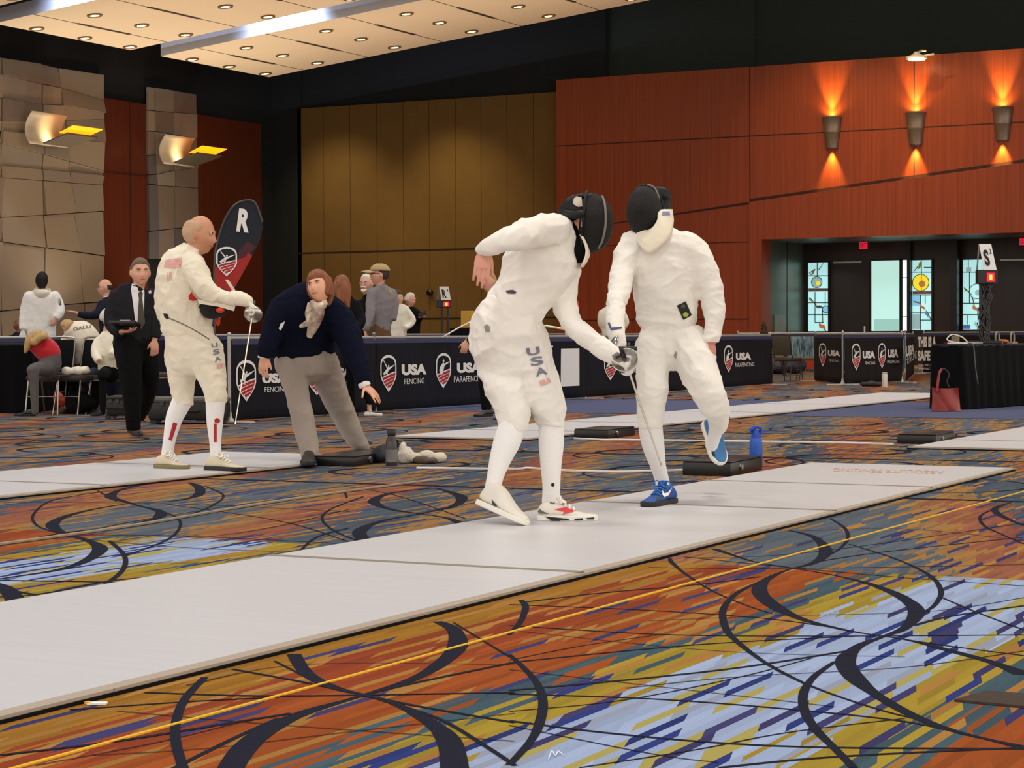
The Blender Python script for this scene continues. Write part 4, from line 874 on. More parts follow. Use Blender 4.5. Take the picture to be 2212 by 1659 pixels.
# ================================================================ SCORE TOWERS
def tower(c, D, top, btm, pxc, sign_px, letter, sup, label, big, lampcol):
    """A-frame sign over a scoring box on a double pole; c: base point"""
    r = empty('score_tower', c, label, 'score tower', 'score towers')
    k = D/F
    def q(px, py, o=0): return W(px, py, D-o)
    (xa, xb, xm0, xm1, yt, yb_, ybox) = sign_px
    # right (front) board and left board of the A
    fr = [q(xm0, yt, .10), q(xm1, yt, .10), q(xb, yb_, .16), q(xm0+(xb-xm1)*.9, yb_, .16)]
    s = MB(); s.prism(fr, FW*.01); s.build('sign_board', PAPERW, r)
    s = MB(); s.prism([q(xm0-1, yt, .10), q(xm0+2, yt, .10), q(xm0-.25*(xb-xm1), yb_, -.02), q(xa, yb_, -.02)], FW*.01); s.build('side_board', mat('grey_board', (150, 144, 138), .6), r)
    v, f = text2d(letter, 1, .04); v = fit2d(v, 0, 0, 1, 1)
    def on(x, y, o=.006): 
        a = fr[0].lerp(fr[1], x); b = fr[3].lerp(fr[2], x); return b.lerp(a, y)-FW*o
    s = MB(); s.add([on(.18+.42*x, .16+.62*y) for x, y in v], f); s.build('letter', DKT, r)
    v, f = text2d(sup, 1, .02); v = fit2d(v, 0, 0, 1, 1); s = MB(); s.add([on(.70+.18*x, .62+.2*y) for x, y in v], f); s.build('small_number', DKT, r)
    s = MB(); hb = (ybox-yb_)*k; cc = q((xa+xb)/2, (yb_+ybox)/2, .05); s.bevbox(cc, ((xb-xa)*k*.96, .16, hb), .01, rot=Matrix.Rotation(YAW, 3, 'Z')); s.build('score_box', BLACKP, r)
    s = MB(); e = q(xb-(xb-xa)*.30, (yb_+ybox)/2+1, .15); s.box(e, ((xb-xa)*k*.36, .02, hb*.62), rot=Matrix.Rotation(YAW, 3, 'Z')); s.build('red_lamp', mat('lit_red_lamp', (240, 20, 50), .3, emit=1.6, emitc=lampcol), r)
    s = MB(); s.box(e-FW*.012, ((xb-xa)*k*.13, .01, hb*.34), rot=Matrix.Rotation(YAW, 3, 'Z')); s.build('amber_digit', mat('lit_amber_digit', (255, 190, 40), .3, emit=2.2, emitc=(255, 180, 30)), r)
    zt = q(pxc, ybox).z
    for o in ((-.30, .30) if not big else (-.20, .22)):
        s = MB(); px_ = pxc+o*(xb-xa)*.7; p = q(px_, ybox); s.tube([Vector((p.x, p.y, c.z)), Vector((p.x, p.y, zt))], .022 if not big else .03, 10); s.build('pole', BLACKP, r)
    if big:
        s = MB(); p = q(pxc, ybox); rg2 = random.Random(3)
        for i in range(7):
            pts = [Vector((p.x, p.y, c.z+(zt-c.z)*t))+RI*(.06*math.sin(6*t+i*1.7)+rg2.uniform(-.05, .05))-FW*.05 for t in (0, .2, .4, .6, .8, 1)]
            s.tube(dens(pts), .009, 6)
        s.build('wiring', mat('dark_grey_wiring', (52, 50, 50), .5), r)
    s = MB(); p = q(pxc, ybox); s.bevbox((p.x, p.y, c.z+.02), (.40, .26, .04), .01, rot=Matrix.Rotation(YAW, 3, 'Z')); s.build('base', BLACKP, r)
    return r
# ================================================================ BLACK DRAPED TABLES
SKIRT = mat('black_table_skirt', (8, 8, 10), .9, bump=.1, bscale=20, spec=.15)
def skirted(name, c0, ux, uy, lx, ly, h, label, pleat=.02, cat='table'):
    """c0: near-left ground corner; ux, uy: unit directions; a pleated skirt round a folding table"""
    c0 = Vector(c0); r = empty(name, c0+ux*lx/2+uy*ly/2, label, cat, 'black draped tables')
    s = MB(); per = [(c0, ux, lx), (c0+ux*lx, uy, ly), (c0+ux*lx+uy*ly, -ux, lx), (c0+uy*ly, -uy, ly)]; ring = []
    for (p, d, l) in per:
        n = int(l/.03)
        for i in range(n):
            a = l*i/n; nn = Vector((d.y, -d.x, 0)); ring.append((p+d*a, nn, a))
    K = len(ring); NZ = 6; vs = []
    for j in range(NZ+1):
        z = .01+(h-.03)*j/NZ; am = pleat*(1.1-j/NZ)
        for (p, nn, a) in ring: vs.append(p+nn*(am*math.sin(a*26)+.012*math.sin(a*7)*(1-j/NZ)+.05*(1-j/NZ))+Vector((0, 0, z)))
    fs = [(j*K+i, j*K+(i+1) % K, (j+1)*K+(i+1) % K, (j+1)*K+i) for j in range(NZ) for i in range(K)]
    s.add(vs, fs); s.build('skirt', SKIRT, r, smooth='all')
    s = MB(); s.prism([c0+Vector((0, 0, h-.03)), c0+ux*lx+Vector((0, 0, h-.03)), c0+ux*lx+uy*ly+Vector((0, 0, h-.03)), c0+uy*ly+Vector((0, 0, h-.03))], (0, 0, .03)); s.build('tabletop', mat('dark_tabletop_cloth', (30, 28, 34), .8), r)
    for a in (.1, .9):
        for b in (.1, .9):
            s = MB(); p = c0+ux*lx*a+uy*ly*b; s.tube([p+Vector((0, 0, .0)), p+Vector((0, 0, h-.03))], .016, 8); s.build('leg', CHROME, r)
    return r
ca = G(2078, 885); cb_ = G(2017, 862)
ux = Vector((.62, 1.0, 0)).normalized(); ux = (G(2212, 876)-ca); ux.z = 0; ux.normalize(); uy = Vector((-ux.y, ux.x, 0))
TH_ = .815
tbl = skirted('draped_table', ca, ux, uy, 2.4, .42, TH_, 'black pleated skirted table with wiring on top, at the right')
tc_ = W(2126, 740, 26.4); tower(Vector((tc_.x, tc_.y, TH_)), 26.4, 0, 0, 2126, (2109, 2153, 2115, 2141, 527, 583, 613), 'S', '2', 'tall wired score tower with S sign on the black table', True, (250, 10, 40))
# things on that table
tp = lambda a, b, z=0: ca+ux*a+uy*b+Vector((0, 0, TH_+z))
s = MB(); s.bevbox(tp(.62, .25, .012), (.42, .26, .022), .004, rot=Matrix.Rotation(math.atan2(ux.y, ux.x), 3, 'Z')); o = s.build('laptop', mat('silver_laptop', (170, 166, 164), .4, .5)); tag(o, 'closed silver laptop lying on the black table', 'laptop')
s = MB(); s.bevbox(tp(.30, .2, .01), (.30, .2, .018), .004, rot=Matrix.Rotation(math.atan2(ux.y, ux.x)+.2, 3, 'Z')); tag(s.build('paper_pad', PAPERW), 'white paper pad near the left end of the black table', 'paper')
s = MB(); s.tube(dens([tp(.18, .1, .012), tp(.2, .3, .05), tp(.32, .3, .12), tp(.36, .18, .09), tp(.42, .12, .012)]), .008, 6); tag(s.build('cable', CABW), 'pale looped cable on the black table left of the tower', 'cable', 'cables on the table')
s = MB(); s.tube(dens([tp(.2, .02, .012), tp(.2, -.055, -.02), tp(.22, -.075, -.3), tp(.26, -.09, -.5)]), .008, 6); tag(s.build('cable', mat('grey_cable', (96, 92, 92), .5)), 'grey cable hanging down the front of the black table', 'cable', 'cables on the table')
for i, a in enumerate((1.15, 1.6)):
    s = MB(); s.tube(dens([tp(a, .1, .005), tp(a, .1, .11), tp(a+.05, .1, .15), tp(a+.10, .1, .11), tp(a+.10, .1, .005)]), .011, 8); s.box(tp(a+.05, .1, .012), (.16, .08, .022), rot=Matrix.Rotation(math.atan2(ux.y, ux.x), 3, 'Z'))
    tag(s.build('clip_lamp', CABG), ['small grey looped handle device on the black table, nearer the tower', 'small grey looped handle device at the right end of the black table'][i], 'device', 'looped devices')
lump('snack_packet', [tuple(tp(1.38, .1, .03))+(.07, .05, .03)], mat('orange_brown_packet', (176, 96, 60), .6), 'small orange brown packet on the black table', 'packet', amp=.01)
s = MB(); s.bevbox(tp(.42, .3, .05), (.09, .07, .10), .008); tag(s.build('adapter_box', mat('khaki_box', (120, 106, 80), .6)), 'small khaki box with wire on the black table', 'box')
# left black draped tables
l0 = G(-60, 893); lx_ = Vector((FW.x, FW.y, 0)).normalized(); rx_ = Vector((RI.x, RI.y, 0)).normalized()
skirted('draped_table', l0, rx_, lx_, .74, 1.5, .875, 'black skirted table at the left edge of the picture', .012)
# far table behind the left group, carrying score gear
s0 = G(-40, 860)
# far score tower stands on a small dark table
fd = 45.5; fpt = W(967, 726, fd); ft = empty('side_table', (fpt.x, fpt.y, 0), 'small dark table under the distant R score tower', 'table')
s = MB(); s.bevbox((fpt.x, fpt.y, .80), (1.2, .6, .04), .01, rot=Matrix.Rotation(YAW, 3, 'Z')); s.build('tabletop', BLACKP, ft)
for a in (-.5, .5):
    for b in (-.22, .22):
        s = MB(); q_ = Matrix.Rotation(YAW, 3, 'Z') @ Vector((a, b, 0)); s.tube([Vector((fpt.x, fpt.y, 0))+q_, Vector((fpt.x, fpt.y, .78))+q_], .018, 8); s.build('leg', BLACKP, ft)
tower(Vector((fpt.x, fpt.y, .82)), fd, 0, 0, 961, (942, 974, 949, 969, 619, 648, 664), 'R', '4', 'distant score tower with R sign in front of the olive wall', False, (250, 10, 120))
# ================================================================ TOTE BAG
BAG = mat('oxblood_leather', (150, 40, 34), .35, var=.3, vscale=6, bump=.25, bscale=10)
tb = G(2042, 888); r = empty('tote_bag', tb, 'oxblood red leather tote bag leaning on the black table', 'bag')
u_ = rx_; k = dep = 25.0/F
def bq(px, py, o=0): return W(px, py, 25.0-o)
s = MB(); front = [(2011, 888), (2074, 888), (2076, 882), (2071, 860), (2069, 836), (2050, 839), (2030, 838), (2012, 838), (2013, 860), (2015, 880)]
fr = [bq(*p) for p in front]; NXB = 10; NZB = 10; vs = []
for sd_, th in ((0, .0), (1, .16)):
    for j in range(NZB+1):
        t = j/NZB; xl = 2011+(3*math.sin(t*2.5)); xr = 2075-5*t; yy = 888-51*t
        for i in range(NXB+1):
            x = i/NXB; bul = (.07*math.sin(math.pi*x)*(1-.6*t)+.015*math.sin(9*x+5*t))*(1 if sd_ == 0 else -1)
            p = bq(xl+(xr-xl)*x, yy+(2*math.sin(3*x) if t > .9 else 0), bul-th*(1-.65*t)*sd_*1.0); p.z = max(p.z, .004); vs.append(p)
n1 = (NXB+1)*(NZB+1); idx = lambda sd_, j, i: sd_*n1+j*(NXB+1)+i; fs = []
for j in range(NZB):
    for i in range(NXB):
        fs.append((idx(0, j, i), idx(0, j, i+1), idx(0, j+1, i+1), idx(0, j+1, i))); fs.append((idx(1, j, i), idx(1, j+1, i), idx(1, j+1, i+1), idx(1, j, i+1)))
    fs.append((idx(0, j, 0), idx(0, j+1, 0), idx(1, j+1, 0), idx(1, j, 0))); fs.append((idx(0, j, NXB), idx(1, j, NXB), idx(1, j+1, NXB), idx(0, j+1, NXB)))
for i in range(NXB): fs.append((idx(0, 0, i), idx(1, 0, i), idx(1, 0, i+1), idx(0, 0, i+1)))
s.add(vs, fs); s.build('bag_body', BAG, r, smooth=True)
s = MB(); s.tube(dens([bq(2024, 846, .08), bq(2026, 825, .06), bq(2029, 806, .03), bq(2034, 798, .0)]), .016, 8); s.build('handle', BAG, r, smooth=True)
s = MB(); s.tube(dens([bq(2032, 800, .02), bq(2040, 797, .0), (bq(2050, 808, .0)), bq(2046, 824, .0), bq(2050, 836, .0)]), .008, 8); s.build('handle', mat('dark_leather_strap', (52, 30, 28), .5), r, smooth=True)
# ================================================================ CASES
CASE = mat('black_hard_case', (20, 20, 21), .45, var=.3, vscale=10); CASET = mat('glint_grey_case_lid', (96, 92, 84), .5, var=.3, vscale=8)  # lid grey paints in the glint on top of a black case
def hardcase(c, u, lx, ly, h, label, lidm=CASE, tilt=0, wheel=True):
    c = Vector(c); R_ = Matrix.Rotation(math.atan2(u.y, u.x), 3, 'Z'); r = empty('equipment_case', (c.x, c.y, 0), label, 'case', 'hard cases')
    s = MB(); s.bevbox((c.x, c.y, .04+(h-.04)*.42), (lx, ly, (h-.04)*.8), .035, rot=R_); s.build('case_base', CASE, r, smooth=True)
    s = MB(); s.bevbox((c.x, c.y, h*.91), (lx*1.01, ly*1.01, h*.20), .03, rot=R_); s.build('lid', lidm, r, smooth=True)
    for a in (-.32, .0, .32):
        s = MB(); s.bevbox(c+R_ @ Vector((lx*a, -ly/2-.012, h*.78)), (.045, .02, .05), .006, rot=R_); s.build('latch', mat('dull_latch', (70, 68, 66), .4, .6), r)
    s = MB(); s.tube(dens([c+R_ @ Vector((-.12, -ly/2-.01, h*.5)), c+R_ @ Vector((-.1, -ly/2-.05, h*.5)), c+R_ @ Vector((.1, -ly/2-.05, h*.5)), c+R_ @ Vector((.12, -ly/2-.01, h*.5))]), .013, 8); s.build('handle', BLACKP, r, smooth=True)
    for a in (-.44, .44):
        for b in (-.40, .40):
            s = MB(); s.lathe(c+R_ @ Vector((lx*a, ly*b-.015, .035)), [(.0, 0), (.034, 0), (.034, .03), (0, .03)], 14, axis=R_ @ Vector((0, 1, 0))); s.build('wheel', BLACKP, r)
    return r
c1 = W(410, 925, 21.6); c1.z = 0
hardcase(G(412, 915), rx_, .86, .42, .29, 'long black hard case with a glint painted grey on its lid behind the bare-headed fencer', CASET)
hardcase(G(262, 905), rx_, .26, .46, .27, 'small black hard case beside the walking official', CASE)
oc = G(1800, 824); hardcase(oc, rx_, .52, .36, .20, 'open black flight case in front of the narrow banner', mat('pale_case_rim', (190, 176, 160), .5))
lump('cable_bundle', B_(oc, [(-.02, 0, .26, .16, .10, .05), (.10, .02, .28, .10, .08, .05), (-.12, -.02, .24, .06, .05, .03)]), mat('black_cable_bundle', (24, 24, 26), .5), 'black bundle of leads lying on the open flight case', 'cables', amp=.03, seed=5)
lump('grey_bag', B_(oc, [(.17, .1, .34, .10, .08, .12)]), mat('dark_grey_bag', (62, 58, 58), .8), 'dark grey bag propped behind the open flight case', 'bag', amp=.02, seed=6)
lump('jacket_pile', B_(G(1885, 835), [(-.08, .04, .045, .14, .10, .045), (.08, .02, .04, .12, .09, .04), (.0, .05, .07, .08, .06, .04)]), mat('dark_grey_cloth', (48, 46, 54), .9, bump=.4), 'dark grey clothing heap left of the white bottle', 'clothing', amp=.03, seed=8)
lump('folded_flag', B_(G(1655, 808), [(-.3, 0, .10, .5, .25, .10), (.3, .1, .16, .5, .3, .16), (.7, 0, .2, .3, .25, .2)]), mat('grey_blue_cloth', (60, 62, 78), .8, bump=.3), 'grey blue cloth heap at the foot of the streaked banner', 'cloth', amp=.05, seed=9, wr=4)
lump('red_bag', B_(G(1712, 806), [(0, 0, .14, .22, .15, .14)]), mat('red_nylon_bag', (170, 36, 40), .6), 'red bag on the floor behind the stacking chairs', 'bag', amp=.03, seed=10)
# ================================================================ CHAIRS
def chair(c, yaw, label, style='banquet', group=None, seatm=None, backm=None, fm=None):
    """c on the floor; yaw = direction the sitter faces"""
    r = empty('banquet_chair' if style == 'banquet' else 'stacking_chair', c, label, 'chair', group, rz=yaw)
    seatm = seatm or mat('dark_olive_seat', (66, 60, 50), .8, bump=.2); backm = backm or BLACK; fm = fm or CHROME
    L_ = dict(local=True)
    s = MB(); s.bevbox((0, 0, .45), (.44, .44, .06), .028); s.build('seat', seatm, r, smooth=True, **L_)
    s = MB(); s.bevbox((0, -.265, .72), (.41, .045, .40), .03, rot=Matrix.Rotation(math.radians(12), 3, 'X')); s.build('backrest', backm, r, smooth=True, **L_)
    for sx in (-1, 1):
        s = MB(); s.tube([(sx*.20, .17, .425), (sx*.215, .24, 0)], .011, 8); s.build('leg', fm, r, **L_)
        s = MB(); s.tube([(sx*.20, -.19, .43), (sx*.215, -.30, 0)], .011, 8); s.build('leg', fm, r, **L_)
    s = MB(); s.tube(dens([(-.205, -.17, .43), (-.21, -.23, .6), (-.21, -.29, .88), (-.17, -.315, .945), (.17, -.315, .945), (.21, -.29, .88), (.21, -.23, .6), (.205, -.17, .43)], 4), .012, 8); s.build('back_frame', fm, r, smooth='all', **L_)
    s = MB(); s.tube([(-.2, .18, .415), (.2, .18, .415)], .010, 8); s.tube([(-.2, -.18, .415), (.2, -.18, .415)], .010, 8); s.tube([(-.2, .18, .415), (-.2, -.18, .415)], .010, 8); s.tube([(.2, .18, .415), (.2, -.18, .415)], .010, 8); s.build('seat_frame', fm, r, **L_)
    s = MB(); s.tube([(-.207, .21, .22), (.207, .21, .22)], .008, 8); s.build('stretcher', fm, r, **L_)
    return r
# yaw measured so that 0 faces +y; camera right is at YAW
chair(G(172, 894), 3.02, 'black banquet chair with chrome frame nearest the walking official', group='left banquet chairs')
chair(G(142, 881), 3.02, 'black banquet chair with chrome frame, behind the nearest one', group='left banquet chairs')
chair(G(366, 884), 2.2, 'banquet chair with chrome frame hidden behind the bare-headed fencer', group='left banquet chairs')
chair(G(186, 884), 2.2, 'banquet chair under the seated fencer whose back shows lettering', group='left banquet chairs')
chair(G(236, 893), 2.0, 'banquet chair under the white-haired seated fencer', group='left banquet chairs')
chair(G(108, 894), 3.4, 'banquet chair under the bent person in red', group='left banquet chairs')
OLV = mat('olive_brown_vinyl', (84, 76, 60), .7); BRF = mat('brown_metal_frame', (84, 72, 58), .45, .4)
ch0 = G(1702, 823)
chair(ch0, -.17, 'olive stacking chair standing in front of the streaked banner', 'stack', 'stacking chairs', OLV, OLV, BRF)
chair(G(1748, 821), 2.05, 'brown grey stacking chair right of the olive one', 'stack', 'stacking chairs', mat('brown_grey_vinyl', (112, 100, 80), .7), OLV, BRF)
# a nested stack further back
st = G(1672, 811); 
for k in range(5):
    c_ = chair(st+Vector((.02*k, .0, .075*k)), YAW-.5*math.pi, ['bottom chair of the nested stack behind the olive chairs', 'second chair up in the nested stack', 'middle chair of the nested stack', 'fourth chair up in the nested stack', 'top chair of the nested stack behind the olive chairs'][k], 'stack', 'nested chairs', mat('tan_vinyl', (150, 128, 96), .7), OLV, BRF) if k == 0 else copy_tree(c0s)
    if k == 0: c0s = c_
    else:
        c_.location = st+Vector((.02*k, 0, .075*k)); c_['label'] = ['', 'second chair up in the nested stack', 'middle chair of the nested stack', 'fourth chair up in the nested stack', 'top chair of the nested stack behind the olive chairs'][k]
# stuff below the left chairs
lump('black_mask_bag', B_(G(170, 895), [(0, .1, .14, .22, .16, .14)]), BLACK, 'rounded black bag under the left banquet chairs', 'bag', amp=.02, seed=12)
lump('orange_bag', B_(G(120, 886), [(0, .05, .12, .12, .1, .12), (-.2, .1, .07, .08, .08, .07)]), mat('orange_red_nylon', (196, 64, 36), .7), 'orange red bag beside the black bag under the chairs', 'bag', amp=.02, seed=13)
lump('white_roll', B_(G(168, 895)+Vector((0, 0, .485)), [(-.12, -.02, .045, .09, .06, .05), (.0, -.02, .05, .10, .06, .055), (.1, 0, .06, .07, .06, .05)]), CREAM, 'rolled white fencing jacket lying on the nearest banquet chair', 'clothing', amp=.012, seed=14)
s = MB(); a = onY(930, 632, YB-.06); s.lathe(a, [(.10, 0), (.10, .10), (.05, .14)], 16, axis=(0, -1, 0)); tag(s.build('wall_speaker', BLACKP), 'small dark fitting on the olive wall left of the R sign', 'wall fitting')
s = MB(); bxp = W(1013, 690, 34.0); s.bevbox((bxp.x, bxp.y, bxp.z), (.20, .2, .28), .01); s.box((bxp.x, bxp.y, bxp.z/2-.07), (.5, .4, bxp.z-.14-.002), 1); o = s.build('yellow_carton', [mat('yellow_card', (200, 150, 50), .7), BLACK]); tag(o, 'yellow carton on a dark stand behind the stooping fencer', 'carton')
# ================================================================ PEOPLE
def catmull(P, k):
    """P: list of tuples of floats; smooth interpolation"""
    A = np.array(P, float); out = []
    for i in range(len(A)-1):
        a, b, c, d = A[max(i-1, 0)], A[i], A[i+1], A[min(i+2, len(A)-1)]
        for j in range(k):
            t = j/k; out.append(.5*((2*b)+(c-a)*t+(2*a-5*b+4*c-d)*t*t+(3*b-a-3*c+d)*t**3))
    out.append(A[-1]); return out
def loft(s, pts, ref=None, n=20, cap0=1.0, cap1=1.0, k=4):
    """pts: (x, y, z, r, ratio); an elliptical limb with rounded ends added to s. r is measured across ref x path, r*ratio along ref"""
    ref = Vector(ref) if ref is not None else FW
    q = catmull(pts, k) if len(pts) > 2 else [np.array(p, float) for p in pts]
    C = [Vector(p[:3]) for p in q]; R_ = [float(p[3]) for p in q]; Q = [float(p[4]) for p in q]
    rings = []; prev = None
    for i, c in enumerate(C):
        t = C[min(i+1, len(C)-1)]-C[max(i-1, 0)]; t.normalize()
        d = ref-t*ref.dot(t)
        if d.length < .25 and prev is not None: d = prev-t*prev.dot(t)
        elif prev is not None and d.length < .6: d = d.normalized()*d.length+ (prev-t*prev.dot(t))*(.6-d.length)
        d.normalize(); prev = d; a = t.cross(d); rings.append((c, t, a, d, R_[i], Q[i]))
    full = []
    c, t, a, d, r, qq = rings[0]
    for e in (85, 60, 30):
        e = math.radians(e); full.append((c-t*r*math.sin(e)*cap0*min(1, qq), a, d, r*math.cos(e) if cap0 > .3 else r*(math.cos(e)*.15+.85 if e < 1.4 else .05), qq))
    full += [(c, a, d, r, qq) for c, t, a, d, r, qq in rings]
    c, t, a, d, r, qq = rings[-1]
    for e in (30, 60, 85):
        e = math.radians(e); full.append((c+t*r*math.sin(e)*cap1*min(1, qq), a, d, r*math.cos(e) if cap1 > .3 else r*(math.cos(e)*.15+.85 if e < 1.4 else .05), qq))
    vs = []; fs = []
    for (c, a, d, r, qq) in full:
        for j in range(n):
            th = 2*math.pi*j/n; vs.append(c+a*r*math.cos(th)+d*r*qq*math.sin(th))
    for i in range(len(full)-1):
        for j in range(n): fs.append((i*n+j, i*n+(j+1) % n, (i+1)*n+(j+1) % n, (i+1)*n+j))
    fs += [tuple(range(n-1, -1, -1)), tuple(range((len(full)-1)*n, len(full)*n))]
    s.add(vs, fs); return s
def headshape(c, size, f, roll=0, jaw=1.0, wide=1.0):
    """head surface grid: centre c, chin-to-crown size, facing f; returns (verts, faces, local dirs, frame)"""
    k = size/.236; f = Vector(f).normalized(); u = Vector((0, 0, 1)); u = (u-f*u.dot(f)).normalized(); u = Matrix.Rotation(roll, 3, f) @ u; r = f.cross(u)
    n, m = 40, 28; vs = []; loc = []
    g = lambda v, s_: math.exp(-(v/s_)**2)
    for i in range(m+1):
        p = math.pi*(i+.02)/(m+.04)
        for j in range(n):
            t = 2*math.pi*j/n; nx, ny, nz = math.sin(p)*math.sin(t), math.sin(p)*math.cos(t), math.cos(p)
            X, Y, Z = .076*nx*wide, .097*ny, .118*nz
            if nz < 0:
                X *= 1-.30*jaw*(-nz)**1.6; 
                if ny > 0: Y += .016*(-nz)*ny
                else: Y *= 1-.45*min(1, (-nz)*1.3)
            if ny > 0:
                Y *= .94
                Y += .021*g(X, .010)*g(Z+.020, .017)+.010*g(X, .008)*g(Z-.006, .020)
                Y -= .010*(g(abs(X)-.031, .014)*g(Z-.012, .011)); Y += .005*g(X, .05)*g(Z-.034, .010)
                Y += .005*g(X, .022)*g(Z+.047, .006)+.005*g(X, .020)*g(Z+.060, .006)-.003*g(X, .02)*g(Z+.0535, .003)
                Y += .010*g(X, .018)*g(Z+.094, .016); Y += .004*g(abs(X)-.040, .016)*g(Z+.018, .016)
            loc.append((nx, ny, nz)); vs.append(Vector(c)+(r*X+f*Y+u*Z)*k)
    fs = [(i*n+j, i*n+(j+1) % n, (i+1)*n+(j+1) % n, (i+1)*n+j) for i in range(m) for j in range(n)]
    fs += [tuple(range(n-1, -1, -1)), tuple(range(m*n, (m+1)*n))]
    return vs, fs, loc, (Vector(c), k, r, f, u)
HAIRM = {}
def hairfn(style):
    def h(nx, ny, nz):
        if style == 'short': return nz > (.42+.30*ny if ny > .3 else (.10+.9*max(ny, -.2)*1.0 if ny > -.2 else -.35)) 
        if style == 'bald': return (-.30 < nz < .42 and ny < .12) or False
        if style == 'thin': return (-.45 < nz < .70 and ny < (.02 if nz < .12 else .30))
        if style == 'bob': return nz > .50 if ny > .55 else (nz > -.55 and (ny < .35 or nz > .35+.2*ny))
        if style == 'long': return nz > .5 if ny > .5 else nz > -.9
        if style == 'crop': return nz > .50+.15*ny if ny > .2 else nz > -.30
        return False
    return h
def skinsmooth(o, voxel, it, amp=0, scale=(14, 14, 14), seed=0, it_f=.5):
    md = o.modifiers.new('r', 'REMESH'); md.mode = 'VOXEL'; md.voxel_size = voxel
    md = o.modifiers.new('s', 'SMOOTH'); md.iterations = it; md.factor = it_f
    me = bpy.data.meshes.new_from_object(o.evaluated_get(bpy.context.evaluated_depsgraph_get())); o.modifiers.clear()
    for m in o.data.materials:
        if m.name not in [x.name for x in me.materials if x]: me.materials.append(m)
    old = o.data; o.data = me; bpy.data.meshes.remove(old)
    if amp:
        sx, sy, sz = scale; sd = Vector((seed*3.7, seed*1.3, 0)); n = len(me.vertices)
        co = np.empty(n*3); me.vertices.foreach_get('co', co); co = co.reshape(-1, 3)
        nr = np.empty(n*3); me.vertex_normals.foreach_get('vector', nr); nr = nr.reshape(-1, 3); a_ = np.empty(n)
        qs = np.stack([co @ np.array(RI)*sx, co @ np.array(FW)*sy, co[:, 2]*sz], 1)
        for i in range(n):
            q = Vector(qs[i])+sd; q = q+Vector((noise.noise(q*.6), noise.noise(q*.6+Vector((5, 0, 0))), 0))*.8
            a = 1-abs(noise.noise(q)); b = 1-abs(noise.noise(q*2.3+Vector((3, 1, 7)))); a_[i] = (a*a-.72)+.4*(b*b-.72)
        co = co+nr*(amp*a_)[:, None]; me.vertices.foreach_set('co', co.ravel()); me.update()
    me.shade_smooth(); return o
